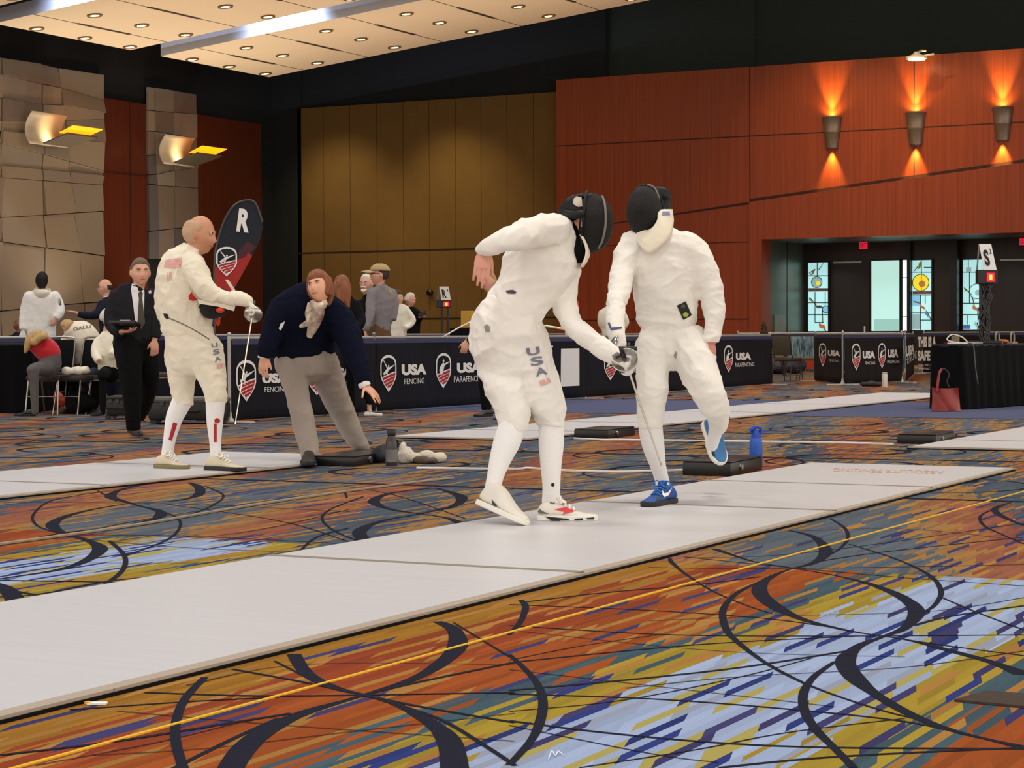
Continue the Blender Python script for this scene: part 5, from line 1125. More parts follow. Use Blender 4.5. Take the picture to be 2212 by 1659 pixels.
class Fig:
    def __init__(s, px, py, d, label, name='person', cat='person', group=None):
        s.d = d; p = W(px, py, d); s.root = empty(name, (p.x, p.y, 0), label, cat, group); s.vox = max(.0065, .0065*d/11)
        s.under = MB(); s.skin = SKIN; s.parts = {}
    def P(s, px, py, dd=0): return W(px, py, s.d+dd)
    def T(s, tubes):
        """picture-column tubes (px, py, r[, dd[, ratio]]) -> world lofts"""
        out = []
        for t in tubes:
            caps = (1.0, 1.0)
            if isinstance(t, tuple): t, caps = t[0], t[1]
            L_ = []
            for p in t:
                px, py, r = p[:3]; dd = p[3] if len(p) > 3 else 0; q = p[4] if len(p) > 4 else 1.0
                w_ = s.P(px, py, dd); L_.append((w_.x, w_.y, w_.z, r*(s.d+dd)/F, q))
            out.append((L_, caps))
        return out
    def wear(s, name, m, tubes, amp=.006, scale=(9, 9, 9), it=4, under=.72, seed=1, vox=None, label=None, parent=None):
        mb = MB()
        for L_, caps in s.T(tubes):
            loft(mb, L_, cap0=caps[0], cap1=caps[1])
            if under: loft(s.under, [(x, y, z, r*under, q) for x, y, z, r, q in L_], cap0=min(.3, caps[0]), cap1=min(.3, caps[1]))
        o = mb.build(name, m, parent or s.root); skinsmooth(o, vox or s.vox, it, amp, scale, seed); s.parts.setdefault(name, []).append(o)
        if label: o['label'] = label
        return o
    def head(s, px, py, hpx, yaw, pitch=0, roll=0, hair=None, hairm=None, dd=0, eyes=True, ears=True, mouth=True, beard=None, thick=.018, brow=True):
        yaw, pitch, roll = map(math.radians, (yaw, pitch, roll)); h = math.cos(pitch)
        fwd = RI*(math.sin(yaw)*h)-Vector((FW.x, FW.y, 0)).normalized()*(math.cos(yaw)*h)+Vector((0, 0, math.sin(pitch)))
        size = hpx*(s.d+dd)/F; c = s.P(px, py, dd); vs, fs, loc, fr = headshape(c, size, fwd, roll); s.under.add(vs, fs); s.fr = fr
        c, k, r, f, u = fr
        L = lambda x, y, z: c+(r*x+f*y+u*z)*k
        if ears:
            for sx in (-1, 1):
                mb = MB(); mb.sphere((0, 0, 0), (.010*k, .020*k, .032*k), 12, 8); M_ = Matrix((r, f, u)).transposed()
                s.under.add([L(sx*.080, -.006, .0)+M_ @ Vector(v) for v in mb.v], mb.f)
        if hair:
            fn = hairfn(hair); mb = MB(); hv = []
            for v, l in zip(vs, loc):
                dr = (v-c).normalized(); e = .10; on = sum(bool(fn(l[0]+a, l[1]+b, l[2]+g_)) for a, b, g_ in ((0, 0, 0), (0, e, 0), (0, -e, 0), (0, 0, e), (0, 0, -e), (0, e, e), (0, -e, -e)))/7
                on = max(0, min(1, on+.35*noise.noise(Vector((l[0]*9, l[1]*9, l[2]*9)))*(on > .1)*(on < .95)))
                t = -.012*k+(thick*(1+.35*noise.noise(Vector((l[0]*5, l[1]*5, l[2]*3))))+.012)*k*on
                hv.append(v+dr*t)
            mb.add(hv, fs); o = mb.build('hair', hairm, s.root); md = o.modifiers.new('s', 'SUBSURF'); md.levels = 1; md.render_levels = 1; o.data.shade_smooth(); s.hair = o
        s.late = getattr(s, 'late', [])
        if eyes:
            for sx in (-1, 1):
                mb = MB(); mb.sphere((0, 0, 0), 1, 12, 8); M_ = Matrix((r, f, u)).transposed()
                e = MB(); e.add([L(sx*.031, .0785, .024)+M_ @ Vector((v[0]*.012*k, v[1]*.008*k, v[2]*.0055*k)) for v in mb.v], mb.f, 0)
                e.add([L(sx*.031, .0835, .024)+M_ @ Vector((v[0]*.0052*k, v[1]*.005*k, v[2]*.0052*k)) for v in mb.v], mb.f, 1); s.late.append(('eye', e, [mat('eye_white', (220, 212, 204), .4), mat('dark_iris', (40, 30, 26), .3)]))
                if brow:
                    b = MB(); loft(b, [(*L(sx*.016, .0885, .030), .0035*k, 1), (*L(sx*.032, .0865, .035), .004*k, 1), (*L(sx*.048, .077, .030), .0025*k, 1)], ref=f, n=8); s.late.append(('eyebrow', b, [hairm or mat('brown_hair', (70, 50, 38), .8)]))
        if mouth:
            b = MB(); loft(b, [(*L(-.022, .086, -.053), .002*k, 1), (*L(0, .0935, -.0525), .0048*k, 1), (*L(.022, .086, -.053), .002*k, 1)], ref=f, n=8); s.late.append(('mouth', b, [mat('lip', (176, 98, 90), .5)]))
        if beard:
            b = MB(); loft(b, [(*L(-.034, .078, -.045), .008*k, 1), (*L(0, .094, -.040), .011*k, 1), (*L(.034, .078, -.045), .008*k, 1)], ref=f, n=8); loft(b, [(*L(-.03, .068, -.078), .012*k, 1), (*L(0, .088, -.094), .020*k, 1), (*L(.03, .068, -.078), .012*k, 1)], ref=f, n=10); s.late.append(('beard', b, [beard]))
        return L
    def hand(s, wrist, dirv, normal, size=.19, curl=(20, 20, 20, 20), spread=10, thumb=(40, 20), side=1, mb=None, taper=None):
        """a palm, four jointed fingers and a thumb, as lofts; wrist 3D, dirv along the hand, normal out of the back of the hand"""
        mb = mb or s.under; d = Vector(dirv).normalized(); nrm = Vector(normal); nrm = (nrm-d*nrm.dot(d)).normalized(); a = d.cross(nrm)*side; k = size/.19; w_ = Vector(wrist)
        pl = .095*k
        loft(mb, [(*(w_-d*.03*k), .024*k, .8), (*(w_), .026*k, .75), (*(w_+d*.03*k), .037*k, .52), (*(w_+d*.07*k), .043*k, .42), (*(w_+d*.092*k), .040*k, .38)], ref=nrm, n=16)
        lens = ((.040, .024, .020), (.045, .028, .022), (.042, .026, .021), (.034, .020, .018))
        for i in range(4):
            o = (i-1.5)*.0215*k; base = w_+d*(pl-.004*abs(i-1.3)*k)+a*(-o); ang = math.radians((i-1.5)*-spread*.5); dd_ = d*math.cos(ang)+a*math.sin(ang)
            p = base-dd_*.02*k; pts = [(*p, .0093*k, 1)]; b_ = 0; p = base
            for j in range(3):
                pts.append((*p, (.0093, .0088, .0081)[j]*k, 1)); b_ += math.radians(curl[i])*(1.0 if j else .8); v = dd_*math.cos(b_)-nrm*math.sin(b_); p = p+v*lens[i][j]*k
            pts.append((*p, .0064*k, 1)); loft(mb, pts, ref=a, n=10, k=3)
        th0 = w_+d*.020*k+a*.026*k; ta, tb = math.radians(thumb[0]), math.radians(thumb[1]); v1 = d*math.cos(ta)+a*math.sin(ta)-nrm*.25; v1.normalize(); v2 = (v1*math.cos(tb)-a*math.sin(tb)*.6+d*.2-nrm*.2).normalized()
        p1 = th0+v1*.040*k; p2 = p1+v2*.030*k; p3 = p2+v2*.024*k
        loft(mb, [(*th0, .015*k, 1), (*p1, .0118*k, 1), (*p2, .0105*k, 1), (*p3, .0085*k, 1)], ref=nrm, n=10)
    def body(s, m=None, it=2, vox=None):
        o = s.under.build('body', m or s.skin, s.root); skinsmooth(o, vox or max(.006, s.vox*.85), it, it_f=.4); s.b = o
        for nm, e, ms in getattr(s, 'late', []): e.build(nm, ms, s.root, smooth='all')
        return o
    def decal(s, target, polys, ms, name, lift=.004, sub=2, mi=None):
        """flat print (lists of picture points) laid onto a garment's surface"""
        bm = bmesh.new(); bm.from_mesh(target.data); off = rootloc(target); bm.transform(Matrix.Translation(off)); tree = BVHTree.FromBMesh(bm); bm.free()
        bm = bmesh.new()
        for (pts, fcs, k) in polys:
            vv = [bm.verts.new((p[0], p[1], 0)) for p in pts]
            for f in fcs:
                try: ff = bm.faces.new([vv[i] for i in f]); ff.material_index = k
                except ValueError: pass
        bmesh.ops.triangulate(bm, faces=bm.faces)
        for _ in range(sub):
            ed = [e for e in bm.edges if e.calc_length() > 6]
            if ed: bmesh.ops.subdivide_edges(bm, edges=ed, cuts=1)
        bmesh.ops.triangulate(bm, faces=bm.faces)
        out = MB(); bm.verts.index_update(); vs = []; last = None; ok = []
        for v in bm.verts:
            dr = ray(v.co.x, v.co.y).normalized(); loc, nrm, ix, dist = tree.ray_cast(EYE, dr)
            if loc is None: ok.append(False); vs.append(Vector((0, 0, 0))); continue
            ok.append(True)
            if nrm.dot(dr) > 0: nrm = -nrm
            vs.append(loc+nrm*lift*.6-dr*lift*.6)
        for f in bm.faces:
            ids = [v.index for v in f.verts]
            if all(ok[i] for i in ids):
                q = [vs[i] for i in ids]
                if max((q[a]-q[b]).length for a in range(3) for b in range(a)) < .25: out.add(q, [(0, 1, 2)], f.material_index)
        bm.free()
        if not out.v: return None
        off = rootloc(target); vv = [Vector(v)-off for v in out.v]
        me = bpy.data.meshes.new(name); me.from_pydata(vv, [], out.f)
        for m in ms: me.materials.append(m)
        me.polygons.foreach_set('material_index', out.m)
        o = bpy.data.objects.new(name, me); COL.objects.link(o); o.parent = target
        return o
    def print_text(s, target, txt, quad, m, name='lettering', bold=.03):
        """quad: four picture points (bottom-left, bottom-right, top-right, top-left) of the text box"""
        v, f = text2d(txt, 1, bold); v = fit2d(v, 0, 0, 1, 1); a, b, c, d = [Vector((*q, 0)) for q in quad]
        pts = []
        for x, y in v: p = a.lerp(b, x).lerp(d.lerp(c, x), y); pts.append((p.x, p.y))
        return s.decal(target, [(pts, f, 0)], [m], name)
    def shoe(s, heel, toe, um, sm, size_w=.10, h=.105, label=None, up=None, lace=None, swoosh=None, ankle=.26, soleh=.028, heelup=0, tongue=True):
        """heel, toe: 3D points of the sole's ends; up: sole normal"""
        heel, toe = Vector(heel), Vector(toe); L_ = (toe-heel).length; d = (toe-heel)/L_; u = Vector(up or (0, 0, 1)); u = (u-d*u.dot(d)).normalized(); a = d.cross(u)
        prof = [(0, .32, .30), (.04, .40, .36), (.15, .42, .4), (.35, .40, .38), (.55, .46, .44), (.72, .50, .48), (.86, .44, .42), (.95, .30, .30), (1, .12, .12)]
        def ringz(z0, z1, grow=1.0):
            l = []; 
            for t, wl, wr in prof: l.append((t, wl*size_w*grow))
            return l
        mb = MB(); vs = []; n = len(prof)
        for z in (0, soleh):
            for t, wl, wr in prof: vs.append(heel+d*L_*t+a*wl*size_w*1.06+u*z)
            for t, wl, wr in reversed(prof): vs.append(heel+d*L_*t-a*wr*size_w*1.06+u*z)
        N2 = 2*n; mb.add(vs, [tuple(range(N2-1, -1, -1)), tuple(range(N2, 2*N2))]+[(i, (i+1) % N2, (i+1) % N2+N2, i+N2) for i in range(N2)])
        mu = MB(); secs = []
        #          t    top height, width
        for t, hh, wd in ((.0, .55, .34), (.06, .92, .40), (.16, 1.0, .40), (.28, .98, .39), (.40, .88, .41), (.52, .70, .45), (.66, .52, .48), (.80, .42, .45), (.92, .34, .34), (.985, .24, .18)):
            secs.append((t, hh*h, wd*size_w))
        m_ = 12; vs = []
        for t, hh, wd in secs:
            for j in range(m_+1):
                th = math.pi*j/m_; x = math.cos(th); y = math.sin(th)**.75
                vs.append(heel+d*L_*t+a*wd*(abs(x)**.7*(1 if x > 0 else -1))*(1-.12*y)+u*(soleh*.8+max(hh-soleh, .01)*y))
        K = m_+1; fs = [(i*K+j, (i+1)*K+j, (i+1)*K+j+1, i*K+j+1) for i in range(len(secs)-1) for j in range(m_)]+[tuple(range(K)), tuple(range((len(secs)-1)*K+K-1, (len(secs)-1)*K-1, -1))]
        mu.add(vs, fs+[tuple([i*K for i in range(len(secs))]+[i*K+K-1 for i in range(len(secs)-1, -1, -1)])])
        o = mu.build('shoe', um, s.root, smooth='all'); md = o.modifiers.new('b', 'SUBSURF'); md.levels = 1; md.render_levels = 1
        so = mb.build('sole', sm, o); md = so.modifiers.new('b', 'BEVEL'); md.width = .006; md.segments = 2
        if tongue:
            tg = MB(); loft(tg, [(*(heel+d*L_*.40+u*h*.86), .026, .3), (*(heel+d*L_*.34+u*h*1.12), .028, .3)], ref=d, n=12); tg.build('tongue', um, o, smooth='all')
        if lace:
            lb = MB()
            for t, hh in ((.40, .93), (.47, .82), (.54, .71), (.61, .61)):
                c = heel+d*L_*t+u*h*hh; loft(lb, [(*(c+a*.026-u*.008), .004, 1), (*(c+u*.004), .0045, 1), (*(c-a*.026-u*.008), .004, 1)], ref=d, n=8)
            c = heel+d*L_*.38+u*h*1.0
            for sg in (-1, 1): lb.tube(dens([c, c+a*.03*sg+u*.02, c+a*.055*sg+d*.01, c+a*.035*sg+d*.03-u*.012, c+d*.012]), .0035, 6)
            lb.build('lace', lace, o, smooth='all')
        if swoosh: swoosh(o, heel, d, a, u, L_, h)
        if label: o['label'] = label
        s.parts.setdefault('shoe', []).append(o); return o
def epee(tip, guard, label, gripdir=None, bax=None, bow=None, bladem=None, socketm=None):
    """sword from guard centre to tip; bow = mid offset for a bent blade"""
    guard, tip = Vector(guard), Vector(tip); d = (tip-guard).normalized(); r = empty('epee', guard, label, 'sword', 'epees')
    bx = Vector(bax).normalized() if bax else d
    s = MB(); s.lathe(guard-bx*.028, [(.0675, 0), (.066, .008), (.058, .022), (.042, .034), (.02, .042), (.008, .045)], 28, axis=bx, cap=False); o = s.build('bell_guard', STEEL, r, smooth='all'); md = o.modifiers.new('t', 'SOLIDIFY'); md.thickness = .003
    s = MB(); path = [guard, (guard+tip)/2+(Vector(bow) if bow else Vector()), tip] if not bow or not isinstance(bow, list) else [guard]+[Vector(b) for b in bow]+[tip]
    pp = dens(path, 10); n = len(pp); s.tube(pp, [.0065-.0028*i/(n-1) for i in range(n)], 6); s.build('blade', bladem or STEEL, r, smooth='all')
    s = MB(); e = (pp[-1]-pp[-2]).normalized(); s.tube([pp[-1]-e*.015, pp[-1]+e*.006], [.0045, .005], 8); s.build('point', STEEL, r)
    g = -(Vector(gripdir) if gripdir else d).normalized(); s = MB(); s.tube([guard-d*.02, guard-d*.03+g*.03, guard-d*.03+g*.10], [.010, .013, .011], 10); sd_ = g.orthogonal(); s.tube([guard-d*.03+g*.05, guard-d*.03+g*.06+sd_*.03], .007, 8); s.build('grip', BLACKP, r, smooth='all')
    return r
def maskobj(parent, c, f, u, size=1.0, bib=True, bibm=None, trimcol=None, label=None, bandm=None, back=True, bibdrop=.13):
    """fencing mask worn or held: mesh front, side trim, bib and back strap, built round centre c facing f"""
    c, f = Vector(c), Vector(f).normalized(); u = Vector(u); u = (u-f*u.dot(f)).normalized(); r = f.cross(u); k = size
    L = lambda x, y, z: c+(r*x+f*y+u*z)*k
    s = MB(); n, m = 32, 20; vs = []
    for i in range(m+1):
        p = math.pi*(i+.02)/(m+.04)
        for j in range(n):
            t = 2*math.pi*j/n; nx, ny, nz = math.sin(p)*math.sin(t), math.sin(p)*math.cos(t), math.cos(p)
            X, Y, Z = .108*nx, .135*ny, .160*nz
            if nz < 0: X *= 1-.34*(-nz)**1.8; Y = Y+.02*(-nz) if ny > 0 else Y*(1-.3*(-nz))
            if ny < -.15: Y = -.15*.135-.25*(-.15*.135-Y)
            vs.append(L(X, Y, Z))
    fs = [(i*n+j, i*n+(j+1) % n, (i+1)*n+(j+1) % n, (i+1)*n+j) for i in range(m) for j in range(n)]+[tuple(range(n-1, -1, -1)), tuple(range(m*n, (m+1)*n))]
    s.add(vs, fs); a = s.build('mask_front', MESHM, parent, smooth='all')
    # padded trim ring on the mesh edge and spring at the back
    s = MB(); ring = []
    for j in range(33):
        t = 2*math.pi*j/32; X, Z = .109*math.sin(t), .162*math.cos(t)
        if Z < 0: X *= 1-.34*(Z/-.162)**1.8
        ring.append(L(X, -.02-.012*math.cos(t), Z))
    s.tube(ring, .009*k, 8); s.build('edge_trim', bandm or TRIM, parent, smooth='all')
    if back:
        s = MB(); loft(s, [(*L(0, -.01, .135), .06*k, .4), (*L(0, -.07, .125), .055*k, .3), (*L(0, -.125, .06), .045*k, .35), (*L(0, -.13, -.02), .04*k, .35)], ref=f.lerp(u, .5), n=16); s.sphere(L(0, -.055, .06), .082*k, 18, 12); s.build('back_strap', trimcol or TRIM, parent, smooth='all')
    if bib:
        s = MB(); vs = []; nb = 15; mbz = 6
        for i in range(mbz+1):
            q = i/mbz
            for j in range(nb+1):
                t = -1+2*j/nb; an = t*1.75; rad = .112-.012*q; X = rad*math.sin(an)*1.0; Y = .118*math.cos(an)*(1-.22*q)+.012; Z = -.02*abs(t)**2*0-.06-.10*(1-abs(t)**2.2)*.75+.085*abs(t)**2.5-bibdrop*q*(1-.35*abs(t)**2)
                vs.append(L(X, Y-.03, Z))
        fs = [(i*(nb+1)+j, (i+1)*(nb+1)+j, (i+1)*(nb+1)+j+1, i*(nb+1)+j+1) for i in range(mbz) for j in range(nb)]
        s.add(vs, fs); o = s.build('bib', bibm or CREAM, parent, smooth='all'); md = o.modifiers.new('t', 'SOLIDIFY'); md.thickness = .012; md.offset = -1
        return a, o
    return a, None
BR_H = mat('dark_brown_hair', (58, 42, 34), .7, bump=.6, bscale=90, stretch=(1, 1, .15)); GR_H = mat('grey_brown_hair', (112, 92, 76), .75, bump=.6, bscale=90, stretch=(1, 1, .15)); WH_H = mat('white_hair', (224, 214, 200), .8, bump=.6, bscale=90, stretch=(1, 1, .15)); AU_H = mat('auburn_hair', (150, 88, 52), .6, var=.35, vscale=30, bump=.6, bscale=90, stretch=(1, 1, .15)); BL_H = mat('blonde_hair', (206, 168, 110), .65, var=.3, vscale=30, bump=.6, bscale=90, stretch=(1, 1, .15)); BK_H = mat('black_hair', (26, 22, 22), .6); PI_H = mat('pale_sandy_hair', (196, 160, 130), .8, bump=.5, bscale=90)
DIRT = mat('grey_smudge', (150, 146, 142), .9); BLUEP = mat('faded_blue_print', (120, 124, 140), .85); PINKP = mat('faded_pink_print', (222, 170, 164), .85)
SHW = mat('off_white_shoe', (228, 222, 208), .55, var=.08, vscale=14); SHC = mat('worn_cream_shoe', (206, 194, 166), .6, var=.12, vscale=14); SHB = mat('royal_blue_shoe_knit', (22, 78, 156), .7, var=.25, vscale=16, bump=.3, bscale=120); SOB = mat('black_rubber_sole', (18, 18, 24), .6); SOW = mat('white_rubber_sole', (232, 228, 218), .5); SHK = mat('black_shoe', (18, 17, 18), .4)
FL = (0.0, 0.0)
FWH = Vector((FW.x, FW.y, 0)).normalized()
# ---------------------------------------------------------------- A: stooping fencer, back half turned
A = Fig(1150, 1130, 10.3, 'fencer in white stooping forward with bare left hand hanging, mask tipped down')
jk = A.wear('jacket', WHITE, [([(1106, 684, 64, 0, .95), (1112, 668, 66, 0, .95), (1128, 638, 66, 0, .92), (1150, 600, 75, 0, .85), (1171, 560, 82, 0, .82), (1192, 526, 72, 0, .85), (1213, 507, 52, 0, .9), (1234, 497, 36, 0, 1)], (.5, .15)),
    ([(1196, 497, 38, -.10), (1168, 498, 36, -.17), (1140, 503, 33, -.25), (1112, 511, 30.5, -.33), (1082, 521, 27, -.36), (1060, 531, 22, -.34), (1047, 539, 18.5, -.31), (1044, 545, 17, -.30)], (1, .1)),
    ([(1216, 560, 44, .08), (1222, 600, 31, .10), (1222, 640, 28, .06), (1222, 668, 26, .0), (1233, 697, 25, -.06), (1265, 728, 24, -.11), (1296, 749, 22, -.15)], (1, .3))], amp=.017, scale=(6, 6, 6), seed=3)
A.wear('breeches', WHITE, [[(1120, 660, 58, 0, .95), (1104, 690, 80, 0, .9), (1096, 730, 84, 0, .85), (1102, 775, 74, 0, .8)],
    ([(1128, 735, 58, .02), (1148, 800, 52, .03), (1173, 850, 45, .03), (1188, 885, 38, .04), (1189, 905, 34, .05), (1188, 918, 30, .05)], (1, .1)),
    ([(1074, 745, 62, .04), (1084, 800, 52, .02), (1098, 850, 46, -.02), (1107, 885, 39, -.05), (1111, 915, 34, -.06), (1114, 932, 28, -.06)], (1, .1))], amp=.017, scale=(6, 6, 7), seed=5)
A.wear('sock', SOCK, [([(1190, 895, 26, .05), (1191, 949, 28, .06), (1190, 1005, 23, .06), (1191, 1050, 19.5, .07), (1190, 1085, 20, .08)], (1, 1))], amp=0)
A.wear('sock', SOCK, [([(1111, 905, 27, -.06), (1097, 949, 30, -.08), (1081, 991, 24, -.1), (1069, 1033, 18, -.12), (1064, 1062, 19, -.12)], (1, 1))], amp=0)
hg = MB()
for L_, caps in A.T([([(1290, 745, 23.5, -.14), (1312, 759, 23, -.18), (1330, 770, 20, -.2)], (.2, 1))]): loft(hg, L_, cap0=caps[0])
gA = A.P(1352, 783, -.22); tipA = W(1428, 1003, 10.93); wA = A.P(1322, 764, -.2)
A.hand(wA, A.P(1350, 781, -.21)-wA, UP*.8-FW*.6, .195, curl=(55, 60, 60, 60), thumb=(35, 30), side=-1, mb=hg)
o = hg.build('glove', WHITE, A.root); skinsmooth(o, .0065, 2, .006, (14, 14, 14), 4)
A.decal(o, [([(1322, 768), (1334, 760), (1344, 768), (1350, 778), (1338, 784), (1326, 778)], [(0, 1, 2, 3, 4, 5)], 0), ([(1352, 770), (1360, 774), (1358, 782), (1350, 780)], [(0, 1, 2, 3)], 0)], [mat('dirty_grey_smudge', (150, 142, 130), .9, var=.4, vscale=40)], 'dirt_smudge', lift=.002)
A.hand(A.P(1046, 541, -.30), A.P(1042, 575, -.33)-A.P(1046, 541, -.30), -FW+RI*.1, .19, curl=(16, 12, 13, 18), spread=1, thumb=(24, 15), side=-1)
for L_, caps in A.T([[(1228, 505, 22), (1248, 488, 22)]]): loft(A.under, L_)
A.head(1268, 480, 92, 97, -38, 0, hair=None, eyes=False, mouth=False, ears=False)
A.body(mat('ruddy_hand_skin', (218, 154, 132), .5, var=.15, vscale=12), vox=.0040)
A.shoe(G(1160, 1124, .024), G(1291, 1124, .024), SHW, SOW, label='white trainer with dark sole inserts', lace=PAPERW, h=.10)
shA = A.parts['shoe'][0]
A.decal(shA, [([(1196, 1100), (1222, 1096), (1212, 1104), (1245, 1104), (1214, 1112), (1220, 1106)], [(0, 1, 2, 3, 4, 5)], 0)], [mat('bright_red_print', (216, 60, 62), .6)], 'flash_print')
A.decal([q_ for q_ in shA.children if q_.name.startswith('sole')][0], [([(1176, 1115), (1230, 1121), (1226, 1126), (1192, 1125)], [(0, 1, 2, 3)], 0), ([(1240, 1121), (1258, 1119), (1260, 1123), (1242, 1124)], [(0, 1, 2, 3)], 0), ([(1266, 1119), (1284, 1117), (1282, 1122), (1268, 1122)], [(0, 1, 2, 3)], 0)], [SOB], 'sole_insert', sub=1)
A.decal(shA, [([(1168, 1073), (1178, 1084), (1196, 1089), (1208, 1081), (1210, 1075), (1200, 1083), (1182, 1079), (1174, 1068)], [(0, 1, 2, 3, 4, 5, 6, 7)], 0), ([(1160, 1095), (1172, 1104), (1186, 1110), (1168, 1110), (1159, 1105)], [(0, 1, 2, 3, 4)], 0)], [mat('grey_shoe_trim', (96, 92, 94), .6)], 'collar_trim')
ht, tt = A.P(1037, 1092, -.12), G(1136, 1136, .024); A.shoe(ht, tt, SHW, SOW, label='white trainer with raised heel', lace=None, tongue=False, h=.145, size_w=.115, up=RI*.42+Vector((0, 0, 1)))
A.decal(A.parts['shoe'][1], [([(1062, 1078), (1072, 1090), (1084, 1108), (1086, 1120), (1074, 1112), (1066, 1096)], [(0, 1, 2, 3, 4, 5)], 0)], [mat('navy_shoe_panel', (40, 42, 62), .6)], 'side_panel')
mr = A.root
mA, bibA = maskobj(mr, A.P(1270, 481, 0), RI*.97-FW*.10-Vector((0, 0, 1))*.16, Vector((0, 0, 1))*.97+RI*.16, .94, bib=False, bandm=TRIM)
s = MB(); c0 = A.P(1276, 482)
vs = []
for i in range(7):
    q = i/6
    for j in range(9):
        t = -1+2*j/8; px = 1253+24*math.sin(math.pi*(.06+.82*q))*(1-.25*abs(t))-2*q; py = 505+73*q; vs.append(A.P(px, py, t*.085))
s.add(vs, [(i*9+j, (i+1)*9+j, (i+1)*9+j+1, i*9+j+1) for i in range(6) for j in range(8)]); o = s.build('bib', CREAM, mr, smooth='all'); md = o.modifiers.new('t', 'SOLIDIFY'); md.thickness = .012
A.decal(o, [([(1258, 533), (1270, 530), (1272, 540), (1262, 545)], [(0, 1, 2, 3)], 0)], [BLUEP], 'faded_print')
s = MB(); s.tube(dens([A.P(1301, 424, -.01), A.P(1307, 446, -.085), A.P(1308, 485, -.093), A.P(1301, 520, -.075), A.P(1290, 538, -.02)]), .006, 6); s.build('silver_band', mat('worn_silver_edge', (120, 112, 104), .5), mr)
s = MB(); s.tube(dens([A.P(1256, 419, -.0), A.P(1262, 436, -.06), A.P(1259, 460, -.095), A.P(1256, 490, -.1)]), .006, 6); s.build('silver_band', MATS['worn_silver_edge'], mr)
A.decal(mA, [([(1239, 430), (1246, 424), (1256, 427), (1258, 446), (1249, 447), (1238, 441)], [(0, 1, 2, 3, 4, 5)], 0)], [mat('cracked_white_label', (206, 194, 176), .8, var=.25, vscale=40)], 'white_label')
for ob in list(mr.children):
    if ob.name.startswith('back_strap'): A.decal(ob, [([(1239, 430), (1246, 424), (1256, 427), (1258, 446), (1249, 447), (1238, 441)], [(0, 1, 2, 3, 4, 5)], 0)], [mat('cracked_white_label', (206, 194, 176), .8, var=.25, vscale=40)], 'white_label')
s = MB()
for L_, caps in A.T([[(1228, 500, 30, 0), (1238, 520, 27, 0), (1246, 545, 24, 0)]]): loft(s, L_)
s.build('collar_lining', BLACK, mr, smooth='all')
s = MB(); loft(s, A.T([[(1254, 444, 26, .0), (1236, 449, 25, .0), (1222, 456, 17, .0)]])[0][0]); loft(s, A.T([[(1222, 460, 9, -.03), (1240, 464, 9, -.09), (1256, 462, 9, -.1)]])[0][0]); s.build('back_padding', TRIM, mr, smooth='all')
br = A.parts['breeches'][0]
for ch, q in (('U', [(1139, 769), (1167, 765), (1164, 748), (1136, 752)]), ('S', [(1147, 792), (1175, 786), (1171, 768), (1144, 773)]), ('A', [(1158, 814), (1183, 808), (1179, 791), (1154, 797)])): A.print_text(br, ch, q, BLUEP, bold=.03)
A.decal(br, [([(1164, 824), (1186, 816), (1190, 826), (1168, 834)], [(0, 1, 2, 3)], 0)], [PINKP], 'pink_print')
A.decal(br, [([(1046, 705), (1052, 700), (1058, 706), (1058, 716), (1050, 718)], [(0, 1, 2, 3, 4)], 0)], [DIRT], 'grey_smudge')
A.decal(jk, [([(1092, 628), (1108, 626), (1116, 631), (1112, 635), (1096, 634)], [(0, 1, 2, 3, 4)], 0)], [mat('dark_scuff', (70, 68, 70), .9)], 'dark_scuff')
A.decal(A.parts['sock'][0], [([(1194+4*math.cos(t), 1047+4*math.sin(t)) for t in [k*.7 for k in range(9)]], [tuple(range(9))], 0)], [DKT], 'dark_sock_mark', sub=0)
epee(tipA, gA, 'epee pointing down across the right-hand fencer, held by the stooping fencer', gripdir=tipA-gA, bladem=mat('bright_blade', (226, 216, 196), .3, .8))
# ---------------------------------------------------------------- B: upright masked fencer on the right
B = Fig(1440, 1090, 11.35, 'fencer in white facing the camera, black mask on, blue shoes')
jb = B.wear('jacket', WHITE, [([(1440, 722, 52, 0, .72), (1440, 700, 64, 0, .66), (1440, 670, 68, 0, .66), (1438, 630, 72, 0, .66), (1435, 590, 78, 0, .62), (1428, 555, 82, 0, .56), (1422, 527, 76, 0, .54), (1418, 513, 50, .01, .62), (1412, 502, 32, .02, .9)], (.7, .3)),
    ([(1478, 532, 36, 0), (1500, 552, 37, 0), (1519, 585, 32.5, -.02), (1533, 625, 29, -.03), (1541, 662, 25, -.05), (1541, 700, 21.5, -.07), (1537, 730, 19, -.09), (1536, 738, 18.5, -.09)], (1, .1)),
    ([(1372, 530, 36, 0), (1355, 552, 31, -.04), (1344, 590, 27, -.1), (1337, 630, 24, -.2), (1330, 668, 21, -.34), (1327, 690, 19, -.42)], (1, .3))], amp=.015, scale=(5, 5, 9), seed=9)
bb = B.wear('breeches', WHITE, [[(1440, 700, 56, 0, .7), (1440, 735, 65, 0, .66), (1441, 765, 60, 0, .66)],
    ([(1411, 740, 39, -.01), (1411, 790, 38, -.03), (1409, 840, 35, -.06), (1405, 875, 31, -.06), (1405, 896, 31, -.06), (1405, 906, 28, -.06), (1405, 924, 27, -.06)], (1, .1)),
    ([(1488, 745, 49, .0), (1506, 790, 45, -.08), (1523, 835, 39, -.14), (1540, 870, 33, -.14), (1551, 892, 26, -.04), (1552, 912, 21, .08), (1547, 925, 18, .16)], (1, .1))], amp=.015, scale=(6, 6, 7), seed=12)
B.wear('sock', SOCK, [([(1405, 905, 25.5, -.06), (1406, 930, 26, -.05), (1412, 966, 24, -.03), (1421, 1004, 17.5, 0), (1430, 1037, 15.5, .03), (1433, 1060, 16, .05)], (1, 1))], amp=0)
